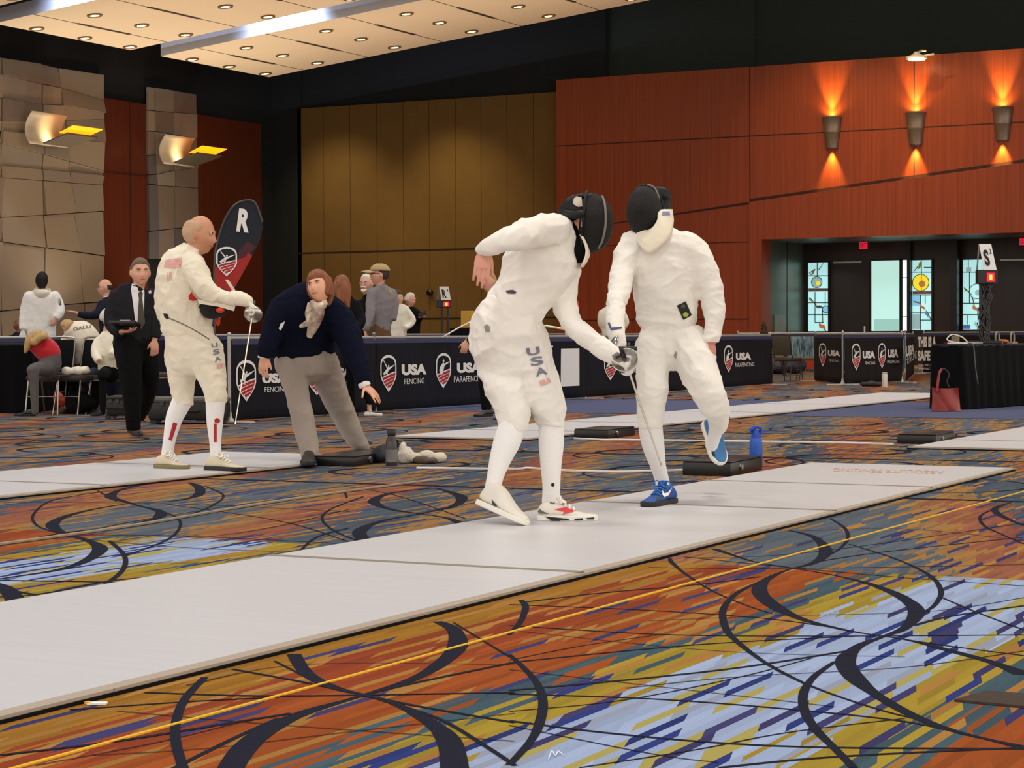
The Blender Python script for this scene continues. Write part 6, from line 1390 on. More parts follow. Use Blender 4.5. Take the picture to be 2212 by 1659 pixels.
B.wear('sock', SOCK, [([(1550, 905, 18, .06), (1546, 930, 15.5, .18), (1541, 950, 14, .28), (1537, 962, 14, .34)], (1, 1))], amp=0)
hg = MB()
for L_, caps in B.T([([(1329, 682, 21, -.39), (1329, 705, 20.5, -.46), (1333, 728, 19, -.52), (1338, 742, 16, -.54)], (.15, 1))]): loft(hg, L_, cap0=caps[0])
wB = B.P(1336, 738, -.55); gB = B.P(1322, 752, -.70)
B.hand(wB, B.P(1350, 772, -.56)-wB, RI*.6-FW*.5+UP*.3, .195, curl=(50, 55, 55, 55), thumb=(35, 25), side=1, mb=hg)
o = hg.build('glove', WHITE, B.root); skinsmooth(o, .0065, 2, .004, (12, 12, 12), 4)
B.decal(o, [([(1313, 698), (1317, 696), (1321, 708), (1342, 706), (1343, 710), (1320, 714)], [(0, 1, 2, 3, 4, 5)], 0)], [mat('navy_glove_print', (70, 72, 116), .7)], 'cuff_print')
B.hand(B.P(1535, 740, -.09), B.P(1531, 775, -.12)-B.P(1535, 740, -.09), -FW+RI*.35, .19, curl=(12, 62, 66, 68), spread=6, thumb=(25, 35), side=1)
for L_, caps in B.T([[(1413, 500, 24), (1408, 470, 24)]]): loft(B.under, L_)
B.head(1400, 454, 84, -18, -12, 0, eyes=False, mouth=False, ears=False)
B.body(SKIN_RED, vox=.0052)
mB, _ = maskobj(B.root, B.P(1393, 460, 0), -FWH*.93-RI*.33-Vector((0, 0, 1))*.14, Vector((0, 0, 1)), .93, bib=False)
up_e = [(1374, 482, .02), (1378, 488, -.04), (1386, 494, -.08), (1398, 497, -.10), (1410, 490, -.11), (1418, 478, -.10), (1422, 466, -.09), (1425, 453, -.06), (1453, 452, .01)]
lo_e = [(1370, 500, .02), (1374, 518, -.08), (1385, 535, -.13), (1399, 547, -.155), (1414, 542, -.155), (1430, 530, -.15), (1444, 517, -.13), (1452, 502, -.09), (1456, 476, .02)]
vs = []
for i in range(7):
    q = i/6
    for a_, b_ in zip(catmull(up_e, 3), catmull(lo_e, 3)):
        p = a_*(1-q)+b_*q; vs.append(B.P(p[0], p[1], p[2]-.012*math.sin(math.pi*q)-.003*math.sin(q*14+p[0]*.05)))
nn = len(vs)//7; s = MB(); s.add(vs, [(i*nn+j, i*nn+j+1, (i+1)*nn+j+1, (i+1)*nn+j) for i in range(6) for j in range(nn-1)])
bibB = s.build('bib', CREAM, B.root, smooth='all'); md = bibB.modifiers.new('t', 'SOLIDIFY'); md.thickness = .012
B.decal(bibB, [([(1431, 457), (1446, 457), (1447, 465), (1430, 466)], [(0, 1, 2, 3)], 0)], [mat('blue_label', (120, 130, 176), .7)], 'blue_label', sub=1)
s = MB(); s.tube(dens([B.P(1399, 399, -.03), B.P(1411, 404, -.02), B.P(1420, 417, -.03), B.P(1425, 440, -.04)]), .006, 6); s.build('edge_band', mat('worn_silver_edge', (120, 112, 104), .5), B.root)
s = MB(); loft(s, B.T([[(1412, 418, 16, .03), (1430, 424, 20, .06), (1433, 440, 18, .06), (1434, 454, 16, .04), (1432, 462, 12, .02)]])[0][0]); s.build('back_strap', TRIM, B.root, smooth='all')
B.decal(jb, [([(1462, 660), (1481, 651), (1494, 681), (1476, 691)], [(0, 1, 2, 3)], 0), ([(1474, 679), (1480, 674), (1487, 677), (1486, 683), (1478, 685)], [(0, 1, 2, 3, 4)], 1), ([(1470, 660), (1478, 657), (1481, 663), (1472, 666)], [(0, 1, 2, 3)], 2)], [DKT, mat('lime_print', (160, 176, 50), .7), mat('olive_print', (84, 84, 50), .7)], 'sewn_badge')
B.decal(bb, [([(1455, 768), (1460, 758), (1463, 764), (1460, 776)], [(0, 1, 2, 3)], 0)], [DIRT], 'crotch_clasp')
def sw(o, heel, d, a, u, L_, h):
    pts = []
    for (t, z) in ((.14, .72), (.20, .50), (.30, .42), (.56, .66), (.32, .34), (.18, .36)): pts.append((t, z))
    s = MB()
    for sg in (1, -1): s.prism([heel+d*L_*t+a*sg*.0445+u*h*z for t, z in pts], a*sg*.003)
    s.build('side_mark', PAPERW, o)
hB, tB = G(1453, 1085.5, .024), G(1392, 1095.5, .024)
B.shoe(hB, tB, SHB, SOB, label='royal blue trainer with white side mark', lace=mat('blue_lace', (40, 110, 190), .7), h=.108, swoosh=None, size_w=.105)
sB = B.parts['shoe'][0]
B.decal(sB, [([(1431, 1058), (1434, 1066), (1442, 1064), (1452, 1052), (1444, 1070), (1434, 1074), (1430, 1068)], [(0, 1, 2, 3, 4, 5, 6)], 0)], [PAPERW], 'side_mark', sub=1)
B.decal(sB, [([(1418, 1076), (1428, 1072), (1432, 1084), (1420, 1088)], [(0, 1, 2, 3)], 0)], [mat('navy_shoe_panel', (40, 42, 62), .6)], 'side_panel', sub=1)
hB2, tB2 = W(1527, 915, 11.95), W(1556, 1006, 11.80)
B.shoe(hB2, tB2, mat('mid_blue_shoe_knit', (62, 122, 178), .7, var=.25, vscale=16), SOW, label='raised blue trainer with toe pointing down', tongue=False, lace=None, h=.115, up=RI*.38+UP*.30-FW*.85, size_w=.115)
B.decal(B.parts['shoe'][1], [([(1533, 980), (1541, 976), (1545, 984), (1538, 990)], [(0, 1, 2, 3)], 0)], [SOB], 'dark_spot', sub=1)
epee(W(958, 727, 10.62), gB, 'epee passing behind the stooping fencer with its tip showing at left', gripdir=RI*-1, bow=[W(1240, 716, 10.62), W(1130, 698, 10.62), W(1040, 690, 10.62), W(1003, 702, 10.62)], bladem=mat('bright_blade', (226, 216, 196), .3, .8))
s = MB(); s.tube(dens([B.P(1568, 878, -.02), B.P(1573, 893, .0), B.P(1577, 905, .02)]), .0035, 6); s.build('body_cord', CABG, B.root)
# ---------------------------------------------------------------- C: bare-headed fencer on the left piste
Cc = Fig(430, 1015, 14.5, 'bare-headed balding fencer in cream whites seen from behind, mask under one arm')
jc = Cc.wear('jacket', CREAM, [([(404, 722, 52, 0, .75), (402, 700, 57, 0, .75), (398, 670, 59, 0, .75), (394, 635, 58, 0, .75), (391, 600, 55, 0, .72), (394, 572, 49, 0, .7), (404, 555, 36, 0, .8), (413, 543, 26, 0, 1), (416, 536, 24, 0, 1)], (.5, .2)),
    ([(414, 570, 27, -.08), (424, 588, 28, -.14), (434, 610, 25, -.18), (450, 630, 21, -.2), (474, 641, 16.5, -.2), (496, 646, 14.5, -.2), (508, 648, 14, -.2)], (1, .3)),
    ([(372, 578, 25, .08), (358, 610, 22, .16), (352, 650, 19, .2), (356, 684, 16, .22), (385, 686, 14, .26), (430, 670, 13, .24)], (1, .3))], amp=.015, scale=(7, 7, 7), seed=21)
Cc.wear('breeches', CREAM, [[(404, 706, 50, 0, .8), (412, 738, 55, 0, .8), (416, 772, 54, 0, .75)],
    ([(392, 755, 38, .06), (392, 800, 33, .10), (394, 838, 26, .14), (395, 858, 25, .14), (396, 874, 23, .14)], (1, .1)),
    ([(440, 755, 42, -.02), (453, 800, 35, -.04), (464, 836, 26, -.06), (466, 856, 25, -.06), (466, 868, 23, -.06)], (1, .1))], amp=.015, scale=(7, 7, 8), seed=22)
Cc.wear('sock', SOCK, [[(396, 848, 18, .13), (395, 862, 22, .14), (387, 880, 21, .14), (376, 905, 18.5, .14), (367, 945, 14, .14), (362, 975, 13, .15), (360, 995, 14, .15)]], amp=0)
Cc.wear('sock', SOCK, [[(466, 848, 18, -.06), (466, 860, 21.5, -.06), (465, 882, 20.5, -.06), (464, 915, 17.5, -.06), (465, 955, 13, -.06), (466, 980, 13, -.06), (467, 998, 14, -.05)]], amp=0)
hg = MB()
for L_, caps in Cc.T([([(500, 643, 16.5, -.2), (518, 645, 16, -.21), (534, 650, 14, -.22)], (.15, 1))]): loft(hg, L_, cap0=caps[0])
wC = Cc.P(530, 649, -.22); gC = Cc.P(545, 682, -.24)
Cc.hand(wC, Cc.P(556, 672, -.23)-wC, UP+RI*.5, .19, curl=(50, 55, 55, 58), thumb=(30, 30), side=-1, mb=hg)
o = hg.build('glove', CREAM, Cc.root); skinsmooth(o, .008, 2, .004, (12, 12, 12), 4)
Cc.hand(Cc.P(436, 668, .24), RI, UP, .18, curl=(40, 40, 40, 40), side=-1)
for L_, caps in Cc.T([[(416, 545, 21), (425, 525, 20)]]): loft(Cc.under, L_)
Cc.head(431, 508, 84, 82, -10, 0, hair='thin', hairm=PI_H, thick=.014)
Cc.body(mat('tanned_skin', (206, 146, 112), .5, var=.15, vscale=12))
h1, t1 = G(446, 1015, .024), G(531, 1018, .024); Cc.shoe(h1, t1, SHC, SOB, label='worn cream trainer, the right of the pair', lace=PAPERW, h=.105)
h1, t1 = G(337, 1011, .024), G(409, 1013, .024); Cc.shoe(h1, t1, SHC, mat('olive_sole', (120, 112, 74), .6), label='worn cream trainer with olive sole', lace=PAPERW, h=.10)
Cc.print_text(jc, 'UK', [(360, 608), (374, 606), (374, 586), (361, 588)], PINKP, bold=.02)
Cc.decal(jc, [([(354, 577), (358, 562), (372, 559), (393, 557), (391, 570), (388, 578), (370, 579)], [(0, 1, 2, 3, 4, 5, 6)], 0)], [PINKP], 'faded_pink_patch')
bc = Cc.parts['breeches'][0]
for ch, q in (('U', [(458, 751), (471, 749), (469, 740), (456, 742)]), ('S', [(461, 767), (475, 764), (473, 753), (459, 756)]), ('A', [(464, 783), (478, 779), (476, 769), (463, 772)])): Cc.print_text(bc, ch, q, BLUEP, bold=.02)
Cc.decal(bc, [([(468, 787), (480, 785), (482, 794), (470, 797)], [(0, 1, 2, 3)], 0)], [PINKP], 'faded_flag_print', sub=1)
for sk, q in ((0, [(371, 952), (383, 915), (374, 912), (364, 950)]), (1, [(462, 955), (462, 915), (468, 915), (468, 955)])):
    Cc.decal(Cc.parts['sock'][sk], [(q, [(0, 1, 2, 3)], 0)], [REDP], 'red_sock_print')
s1 = Cc.parts['sock'][1]; Cc.decal(s1, [([(463, 907), (467, 903), (473, 904), (476, 910), (471, 914), (464, 913)], [(0, 1, 2, 3, 4, 5)], 0)], [REDP], 'red_maple_print')
Cc.decal(jc, [([(407, 640), (413, 631), (419, 640), (427, 648), (415, 650), (408, 647)], [(0, 1, 2, 3, 4, 5)], 0)], [mat('red_elbow_lining', (206, 40, 24), .8)], 'red_lining')
Cc.decal(jc, [([(353, 677), (362, 678), (366, 688), (361, 690), (355, 684)], [(0, 1, 2, 3, 4)], 0)], [DKT], 'cord_clip')
s = MB(); s.tube(dens([Cc.P(364, 687, -.165), Cc.P(395, 700, -.185), Cc.P(425, 716, -.19), Cc.P(452, 733, -.175)]), .0045, 6); s.build('body_cord', mat('grey_body_cord', (110, 98, 84), .6), Cc.root)
mh = empty('fencing_mask', Cc.P(468, 655, .1), 'black fencing mask tucked under the bare-headed fencer\'s arm', 'fencing mask')
maskobj(mh, Cc.P(466, 657, -.11), -FWH*.25-Vector((0, 0, 1))*.9+RI*.2, RI*.95-FWH*.1+Vector((0, 0, .25)), .74, bib=False, trimcol=BLACK)
s = MB(); s.prism([Cc.P(427, 646, -.20), Cc.P(470, 654, -.22), Cc.P(508, 662, -.20), Cc.P(505, 672, -.20), Cc.P(470, 662, -.22), Cc.P(430, 656, -.20)], FW*.012); s.build('bib', CREAM, mh)
s = MB(); s.prism([Cc.P(486, 604, -.02), Cc.P(493, 604, -.02), Cc.P(508, 626, -.02), Cc.P(503, 630, -.02)], FW*.012); s.build('bib_edge', CREAM, mh)
s = MB(); s.sphere(Cc.P(476, 670, -.20), (.03, .03, .02), 12, 8); s.sphere(Cc.P(471, 695, -.0), (.016, .016, .03), 12, 8); s.build('orange_tag', mat('orange_red_tag', (214, 62, 30), .7), mh, smooth='all')
epee(Cc.P(508, 916, -.80), gC, bax=-FW*.8-UP*.5-RI*.1, label='epee with silver bell guard hanging point down from the bare-headed fencer', bladem=mat('bright_blade', (226, 216, 196), .3, .8))
# ---------------------------------------------------------------- D: stooping official in navy
D = Fig(690, 1000, 15.3, 'stooping auburn-haired official in navy jumper and grey trousers, arm stretched down')
D.wear('trousers', GREYT, [[(660, 762, 64, 0, .75), (661, 785, 66, 0, .72)],
    ([(626, 785, 35, -.03), (634, 812, 31, -.06), (644, 855, 27, -.1), (655, 915, 25, -.12), (666, 960, 22, -.14), (670, 990, 20, -.16)], (1, .1)),
    ([(694, 785, 38, .05), (710, 820, 33, .15), (730, 870, 29, .3), (751, 915, 25, .42), (773, 955, 21, .5), (783, 972, 18, .55)], (1, .1))], amp=.010, scale=(6, 6, 5), seed=31)
jd = D.wear('jumper', NAVY, [([(658, 764, 69, 0, .72), (655, 735, 71, 0, .7), (658, 700, 73, -.06, .7), (664, 668, 68, -.13, .7), (674, 648, 50, -.17, .8), (684, 640, 34, -.2, 1)], (.3, .3)),
    ([(638, 655, 36, -.1), (612, 672, 34, -.12), (596, 705, 29, -.16), (582, 738, 24, -.2), (574, 762, 20, -.22), (572, 770, 18, -.22)], (1, .1)),
    ([(705, 668, 36, -.12), (730, 690, 35, -.14), (750, 722, 31, -.18), (766, 762, 26, -.24), (780, 805, 20, -.3), (786, 828, 16.5, -.33)], (1, .1))], amp=.009, scale=(7, 7, 7), seed=32)
D.hand(D.P(571, 768, -.22), D.P(567, 800, -.24)-D.P(571, 768, -.22), -FW-RI*.5, .185, curl=(22, 26, 28, 32), thumb=(30, 20), side=-1)
D.hand(D.P(788, 832, -.33), D.P(815, 858, -.36)-D.P(788, 832, -.33), UP+RI*.4-FW*.5, .185, curl=(4, 6, 12, 22), spread=24, thumb=(62, 10), side=1)
for sp in ([(572, 764, 15, -.22), (571, 773, 14.5, -.22)], [(785, 826, 13.5, -.33), (789, 834, 13, -.33)]):
    s = MB(); L_, cp = D.T([sp])[0]; loft(s, L_, cap0=.1, cap1=.1); s.build('shirt_cuff', PAPERW, D.root, smooth='all')
for L_, caps in D.T([[(684, 650, 19, -.2), (690, 634, 19, -.26)]]): loft(D.under, L_)
LD = D.head(690, 622, 71, -24, 8, 14, hair='bob', hairm=AU_H, dd=-.3, thick=.022)
s = MB(); loft(s, [(*LD(.06, -.03, .05), .05, .8), (*LD(.088, -.05, -.01), .042, .7), (*LD(.105, -.06, -.05), .022, .6), (*LD(.135, -.05, -.075), .008, .6)], ref=LD(0, 1, 0)-LD(0, 0, 0)); loft(s, [(*LD(-.07, -.02, .05), .03, .8), (*LD(-.082, -.01, -.02), .022, .7), (*LD(-.076, .0, -.07), .012, .7)], ref=LD(0, 1, 0)-LD(0, 0, 0)); loft(s, [(*LD(0, -.08, .05), .07, .6), (*LD(.0, -.10, -.05), .06, .5), (*LD(0, -.09, -.11), .03, .5)], ref=LD(0, 1, 0)-LD(0, 0, 0))
o = s.build('hair_lock', AU_H, D.root); skinsmooth(o, .008, 2, .004, (40, 40, 12), 3)
D.body(mat('fair_skin', (232, 172, 140), .5, var=.1, vscale=12))
s = MB()
for t in ([(676, 655, 9, -.36), (690, 665, 9, -.40), (700, 655, 9, -.36)], [(690, 664, 13, -.40, .6), (684, 684, 15, -.40, .5), (676, 706, 12, -.36, .5), (668, 728, 7, -.33, .5)], [(676, 690, 9, -.41, .5), (660, 700, 7, -.41, .5), (648, 706, 4, -.39, .5)], [(672, 656, 8, -.33, .6), (668, 676, 10, -.36, .5), (672, 695, 9, -.38, .5)]):
    loft(s, D.T([t])[0][0])
o = s.build('scarf', mat('white_brown_scarf', (226, 212, 194), .85, var=1, rgb2=(120, 84, 66), vscale=14), D.root); skinsmooth(o, .008, 1, .005, (12, 12, 12), 8)
D.decal(jd, [([(602, 710), (606, 699), (615, 694), (612, 703), (606, 714)], [(0, 1, 2, 3, 4)], 0)], [PAPERW], 'white_mark')
D.shoe(G(668, 993, .024), G(666, 1006, .024), SHK, SOB, label='black shoe seen from the front', tongue=False, h=.10, size_w=.115)
D.shoe(G(772, 985), G(808, 990), SHK, SOB, label='black shoe pointing right', tongue=False, h=.10, size_w=.105)
# ---------------------------------------------------------------- E: walking official with clipboard
E_ = Fig(300, 940, 19.4, 'grey-haired official in charcoal suit and tie walking with a clipboard')
E_.wear('trousers', BLACK, [[(288, 722, 42, 0, .7), (290, 745, 44, 0, .7)], ([(276, 745, 32, -.05), (280, 790, 28, -.12), (284, 840, 22, -.14), (287, 890, 18, -.12), (289, 926, 16, -.08)], (1, .1)), ([(310, 745, 30, .05), (320, 795, 25, .1), (322, 835, 20, .25), (312, 872, 17, .5), (300, 898, 15, .7)], (1, .1))], amp=.008, seed=41)
je = E_.wear('suit_jacket', CHAR, [([(289, 738, 45, 0, .68), (288, 705, 45, 0, .66), (288, 675, 47, 0, .64), (288, 650, 48, 0, .6), (290, 634, 42, 0, .58), (296, 622, 22, 0, .9)], (.3, .3)),
    ([(254, 642, 20, 0), (245, 668, 18, -.02), (241, 695, 16.5, -.06), (250, 712, 14, -.16), (262, 718, 12, -.22)], (1, .1)), ([(325, 640, 18, 0), (333, 672, 17, 0), (335, 705, 14.5, -.02), (334, 730, 12, -.05)], (1, .2))], amp=.007, seed=42)
E_.hand(E_.P(262, 716, -.24), RI*1-FW*.5, Vector((0, 0, -1)), .185, curl=(22, 22, 24, 26), thumb=(40, 20), side=1)
E_.hand(E_.P(334, 735, -.06), Vector((0, 0, -1)), -FW+RI*.5, .185, curl=(24, 26, 28, 30), side=1)
for L_, caps in E_.T([[(298, 632, 12.5), (301, 612, 12.5)]]): loft(E_.under, L_)
LE = E_.head(303, 590, 61, 22, 0, 0, hair='short', hairm=GR_H, thick=.014)
E_.body()
E_.decal(je, [([(285, 613), (300, 624), (310, 618), (312, 632), (311, 668), (312, 700), (293, 700), (288, 660), (283, 625)], [(0, 1, 2, 3, 4, 5, 6, 7, 8)], 0)], [mat('white_shirt', (226, 220, 222), .8)], 'shirt_front')
E_.decal(je, [([(298, 634), (303, 627), (308, 634), (307, 645), (313, 695), (306, 712), (297, 700), (300, 645)], [(0, 1, 2, 3, 4, 5, 6, 7)], 0)], [mat('olive_patterned_tie', (74, 66, 54), .7, var=.3, vscale=60)], 'tie', lift=.008)
E_.decal(je, [([(321, 629), (326, 627), (327, 634), (322, 635)], [(0, 1, 2, 3)], 0)], [mat('lapel_pin', (200, 170, 170), .4)], 'lapel_pin')
E_.shoe(G(284, 931), G(301, 943), SHK, SOB, label='black leather shoe stepping forward', tongue=False, h=.10, size_w=.105)
cb = empty('clipboard', E_.P(268, 697, -.34), 'dark clipboard with white paper carried by the walking official', 'clipboard')
s = MB(); R_ = Matrix.Rotation(YAW, 3, 'Z') @ Matrix.Rotation(math.radians(-6), 3, 'X'); s.bevbox(E_.P(270, 699, -.36), (.24, .32, .024), .004, rot=R_); s.build('board', BLACKP, cb)
s = MB(); s.bevbox(E_.P(270, 699, -.36)+Vector((0, 0, .010)), (.20, .27, .006), .002, rot=R_); s.build('paper', PAPERW, cb)
s = MB(); s.bevbox(E_.P(270, 697, -.22)+Vector((0, 0, .016)), (.10, .02, .02), .004, rot=R_); s.build('clip', STEEL, cb)
# ---------------------------------------------------------------- people further back
def legs(f, m, hip, feet, r=(20, 14, 10), sh=True, dd=.0):
    """trouser legs from the hips to floor points, with shoes"""
    t = []
    for (fx, fy) in feet:
        hx = hip[0]+(6 if fx > hip[0] else -6); k = f.d
        t.append(([(hx, hip[1], r[0], dd), ((hx+fx)/2, (hip[1]+fy)/2, r[1], dd), (fx, fy-6, r[2], dd)], (1, .1)))
    f.wear('trousers', m, t, amp=.006, scale=(7, 7, 6), seed=3, under=.7)
    for (fx, fy) in feet:
        g = f.P(fx, fy, dd); g.z = 0; f.shoe(g-RI*.02+FWH*.10, g-RI*.02-FWH*.16, SHK, SOB, tongue=False, h=.09, size_w=.10)
def floorpx(d, px): 
    p = W(px, 800, d); return proj((p.x, p.y, 0))[1]
# masked fencer standing behind the left table
f = Fig(90, 800, 30.5, 'fencer in white wearing a black mask, standing behind the seated group at left')
fj = f.wear('jacket', WHITE, [([(88, 748, 34, 0, .65), (88, 715, 33, 0, .65), (89, 680, 33, 0, .62), (90, 650, 35, 0, .58), (91, 636, 28, 0, .58), (92, 628, 17, 0, .8)], (.5, .3)), ([(64, 642, 14, 0), (55, 665, 11.5, 0), (51, 690, 10, -.05), (50, 712, 8.5, -.1)], (1, .2)), ([(118, 642, 14, 0), (127, 660, 12, -.02), (129, 675, 10.5, -.08), (121, 688, 9, -.14)], (1, .2))], amp=.009, scale=(7, 7, 9), seed=51)
fp_ = floorpx(30.5, 90); legs(f, WHITE, (88, 745), [(78, fp_), (102, fp_)], (17, 12, 8))
f.hand(f.P(121, 688, -.15), Vector((0, 0, -1))-RI*.5, -FW+RI*.4, .18, curl=(30, 30, 34, 36), side=1)
hg = MB(); f.hand(f.P(50, 714, -.11), Vector((0, 0, -1))-RI*.3, -FW-RI*.4, .2, curl=(40, 40, 44, 46), side=-1, mb=hg); o = hg.build('glove', WHITE, f.root); skinsmooth(o, .012, 2)
f.head(91, 608, 34, -20, -5, eyes=False, mouth=False); f.body(SKIN)
maskobj(f.root, f.P(91, 606)-FWH*.02, -FWH*.9-RI*.36-Vector((0, 0, 1))*.1, Vector((0, 0, 1)), .80, bib=False)
s = MB(); c_ = f.P(91, 643, -.02); s.lathe(c_, [(.085, 0), (.115, .03), (.125, .09), (.118, .13)], 24, axis=(RI*.1-FWH*.25+Vector((0, 0, 1))), cap=False); o = s.build('bib', CREAM, f.root, smooth='all'); md = o.modifiers.new('t', 'SOLIDIFY'); md.thickness = .012
f.print_text(fj, 'USA', [(127, 660), (133, 660), (131, 645), (125, 645)], DKT)
# seated bald man at the far left
f = Fig(40, 760, 33, 'bald man in dark jacket seated behind the left table, in profile'); f.skin = SKIN_DARK
f.wear('jacket', CHAR, [([(40, 800, 22, 0, .7), (40, 760, 24, 0, .7), (42, 733, 22, 0, .65), (42, 720, 12, 0, .8)], (.4, .3)), [(22, 732, 9, 0), (14, 750, 8, -.1), (20, 765, 7, -.25)]], amp=.005, seed=52)
fp_ = floorpx(33, 40); legs(f, BLACK, (40, 796), [(32, fp_), (50, fp_)], (12, 9, 7))
for L_, c_ in f.T([[(44, 724, 6), (42, 712, 6)]]): loft(f.under, L_)
f.head(39, 702, 25, -68, -3, brow=False); f.body(SKIN_DARK)
# suit man with outstretched palm
f = Fig(232, 880, 27.6, 'balding man in navy suit stretching his open palm to the left')
fj = f.wear('suit_jacket', NAVYS, [([(240, 745, 26, 0, .7), (240, 715, 25, 0, .7), (239, 690, 26, 0, .68), (237, 668, 25, 0, .62), (234, 652, 18, 0, .7), (232, 644, 11, 0, 1)], (.4, .3)), ([(222, 660, 13, -.1), (214, 676, 11.5, -.2), (196, 682, 9, -.25), (178, 680, 7.5, -.28), (168, 677, 6.5, -.3)], (1, .1)), ([(255, 664, 11, .1), (262, 690, 10, .15), (260, 715, 8, .1)], (1, .2))], amp=.007, seed=53)
f.hand(f.P(167, 676, -.3), -RI+Vector((0, 0, .15)), Vector((0, 0, -1))-FW*.3, .175, curl=(3, 3, 4, 6), thumb=(30, 5), side=-1, spread=6)
fp_ = floorpx(27.6, 240); legs(f, NAVYS, (240, 745), [(232, fp_), (252, fp_)], (16, 11, 8))
for L_, c_ in f.T([[(231, 650, 7.5), (229, 636, 7.5)]]): loft(f.under, L_)
L = f.head(227, 622, 38, -76, 0, 0, hair='bald', hairm=BK_H, thick=.005); f.body(SKIN)
s = MB(); loft(s, f.T([[(232, 648, 8.5), (231, 641, 8.2)]])[0][0], cap0=.1, cap1=.1); s.build('shirt_collar', PAPERW, f.root, smooth='all')
s = MB(); [s.tube([L(sx*.012, .097, .010), L(sx*.05, .088, .012), L(sx*.078, .01, .012)], .0028, 6) for sx in (-1, 1)]; [s.tube([L(sx*.031+.022*math.cos(t), .094, .006+.016*math.sin(t)) for t in [k*.52 for k in range(13)]], .0022, 5) for sx in (-1, 1)]; s.build('glasses', BLACKP, f.root)
# blonde woman in red bent over
f = Fig(95, 886, 25.2, 'blonde person in red top bent over at the black table')
f.wear('red_top', mat('scarlet_jersey', (196, 26, 40), .85, bump=.2, sheen=.3), [([(114, 772, 22, 0, .9), (103, 758, 26, 0, .85), (88, 749, 25, -.02, .8), (76, 745, 18, -.05, .9)], (.4, 1))], amp=.009, seed=54)
f.wear('trousers', mat('mid_grey_trousers', (92, 86, 84), .9), [[(112, 772, 22, .0, .9), (108, 786, 26, 0, .9), (104, 798, 24, 0, .9)], [(100, 795, 18, -.1), (78, 798, 15, -.35), (70, 800, 13, -.5)], [(72, 800, 13, -.5), (74, 840, 10, -.5), (76, 890, 8, -.5)]], amp=.006, seed=55)
f.head(74, 738, 36, -170, -50, 0, hair='long', hairm=BL_H, thick=.02, dd=.05, eyes=False, ears=False, mouth=False)
g1 = f.P(76, 890, -.42); g1.z = 0; f.shoe(g1, g1-RI*.25, SHK, SOB, tongue=False, h=.09, size_w=.1)
s = MB(); [loft(s, f.T([t])[0][0]) for t in ([(96, 724, 8, -.1), (80, 722, 10, -.12), (66, 732, 11, -.14), (59, 748, 7, -.16), (55, 760, 4, -.16)], [(100, 728, 6, -.14), (88, 728, 8, -.2), (74, 740, 8, -.2)])]; o = s.build('hair_lock', BL_H, f.root); skinsmooth(o, .012, 2, .006, (30, 30, 10), 3)
f.body(SKIN)
# seated fencer with name across the back
f = Fig(165, 880, 26.0, 'fencer in cream seated with back turned and head bowed, lettering across the back')
fj = f.wear('jacket', CREAM, [([(190, 800, 26, 0, .85), (190, 775, 31, 0, .8), (184, 745, 37, 0, .75), (172, 725, 36, -.02, .75), (158, 715, 26, -.06, .8), (150, 710, 16, -.1, 1)], (.4, .5)), ([(146, 735, 15, .0), (137, 755, 12, -.05), (140, 778, 10, -.2)], (1, .2)), ([(206, 735, 14, 0), (214, 760, 12, -.05), (210, 780, 10, -.2)], (1, .2))], amp=.009, scale=(6, 6, 6), seed=56)
f.wear('trousers', mat('dark_blue_denim', (40, 46, 62), .9), [[(190, 790, 28, 0, .9), (186, 803, 28, 0, .9)], ([(178, 803, 15, 0), (160, 806, 13, -.4), (156, 812, 12, -.45)], (1, 1)), ([(198, 803, 15, 0), (206, 806, 13, -.4), (206, 812, 12, -.45)], (1, 1))], amp=.006, seed=57)
f.wear('trouser_leg', BLACK, [[(157, 812, 9.5, -.43), (157, 850, 8.5, -.43), (157, 878, 7, -.43)]], amp=0); f.wear('trouser_leg', BLACK, [[(206, 812, 9.5, -.43), (206, 850, 8.5, -.43), (206, 878, 7, -.43)]], amp=0)
g1 = f.P(157, 890, -.38); g1.z = 0; f.shoe(g1, g1-RI*.1-FWH*.24, SHK, SOB, tongue=False, h=.09, size_w=.1); g1 = f.P(206, 890, -.38); g1.z = 0; f.shoe(g1, g1-RI*.1-FWH*.24, SHK, SOB, tongue=False, h=.09, size_w=.1)
f.head(148, 707, 34, -100, -52, 0, hair='crop', hairm=BL_H, dd=-.1, eyes=False, thick=.016); f.body(SKIN)
f.print_text(fj, 'GALLI', [(159, 715), (196, 708), (196, 702), (157, 707)], mat('grey_lettering', (130, 124, 110), .8))
# white-haired seated fencer
f = Fig(230, 880, 25.3, 'white-haired fencer in cream seated just behind the walking official')
fj = f.wear('jacket', CREAM, [([(236, 800, 24, 0, .85), (236, 770, 27, 0, .8), (234, 745, 26, 0, .75), (230, 730, 21, 0, .75), (230, 718, 11, 0, 1)], (.4, .3)), ([(214, 738, 12, 0), (206, 760, 11, -.1), (214, 780, 9, -.25)], (1, .2)), ([(248, 736, 13, 0), (252, 756, 12, -.1), (240, 768, 10, -.25)], (1, .2))], amp=.008, scale=(6, 6, 6), seed=58)
f.wear('trousers', BLACK, [[(236, 795, 24, 0, .9), (236, 806, 24, 0, .9)], ([(230, 806, 14, 0), (222, 808, 12, -.4), (222, 814, 11, -.42)], (1, 1))], amp=.006, seed=59)
f.wear('trouser_leg', BLACK, [[(222, 812, 9, -.41), (222, 850, 8, -.41), (222, 890, 6.5, -.41)]], amp=0); g1 = f.P(222, 890, -.36); g1.z = 0; f.shoe(g1, g1-RI*.08-FWH*.24, SHK, SOB, tongue=False, h=.09, size_w=.1)
for L_, c_ in f.T([[(230, 722, 8), (232, 706, 8)]]): loft(f.under, L_)
f.head(233, 688, 39, 125, 0, 0, hair='crop', hairm=WH_H, thick=.018); f.body(SKIN)
f.print_text(fj, 'A', [(241, 744), (249, 743), (249, 733), (242, 734)], DKT)
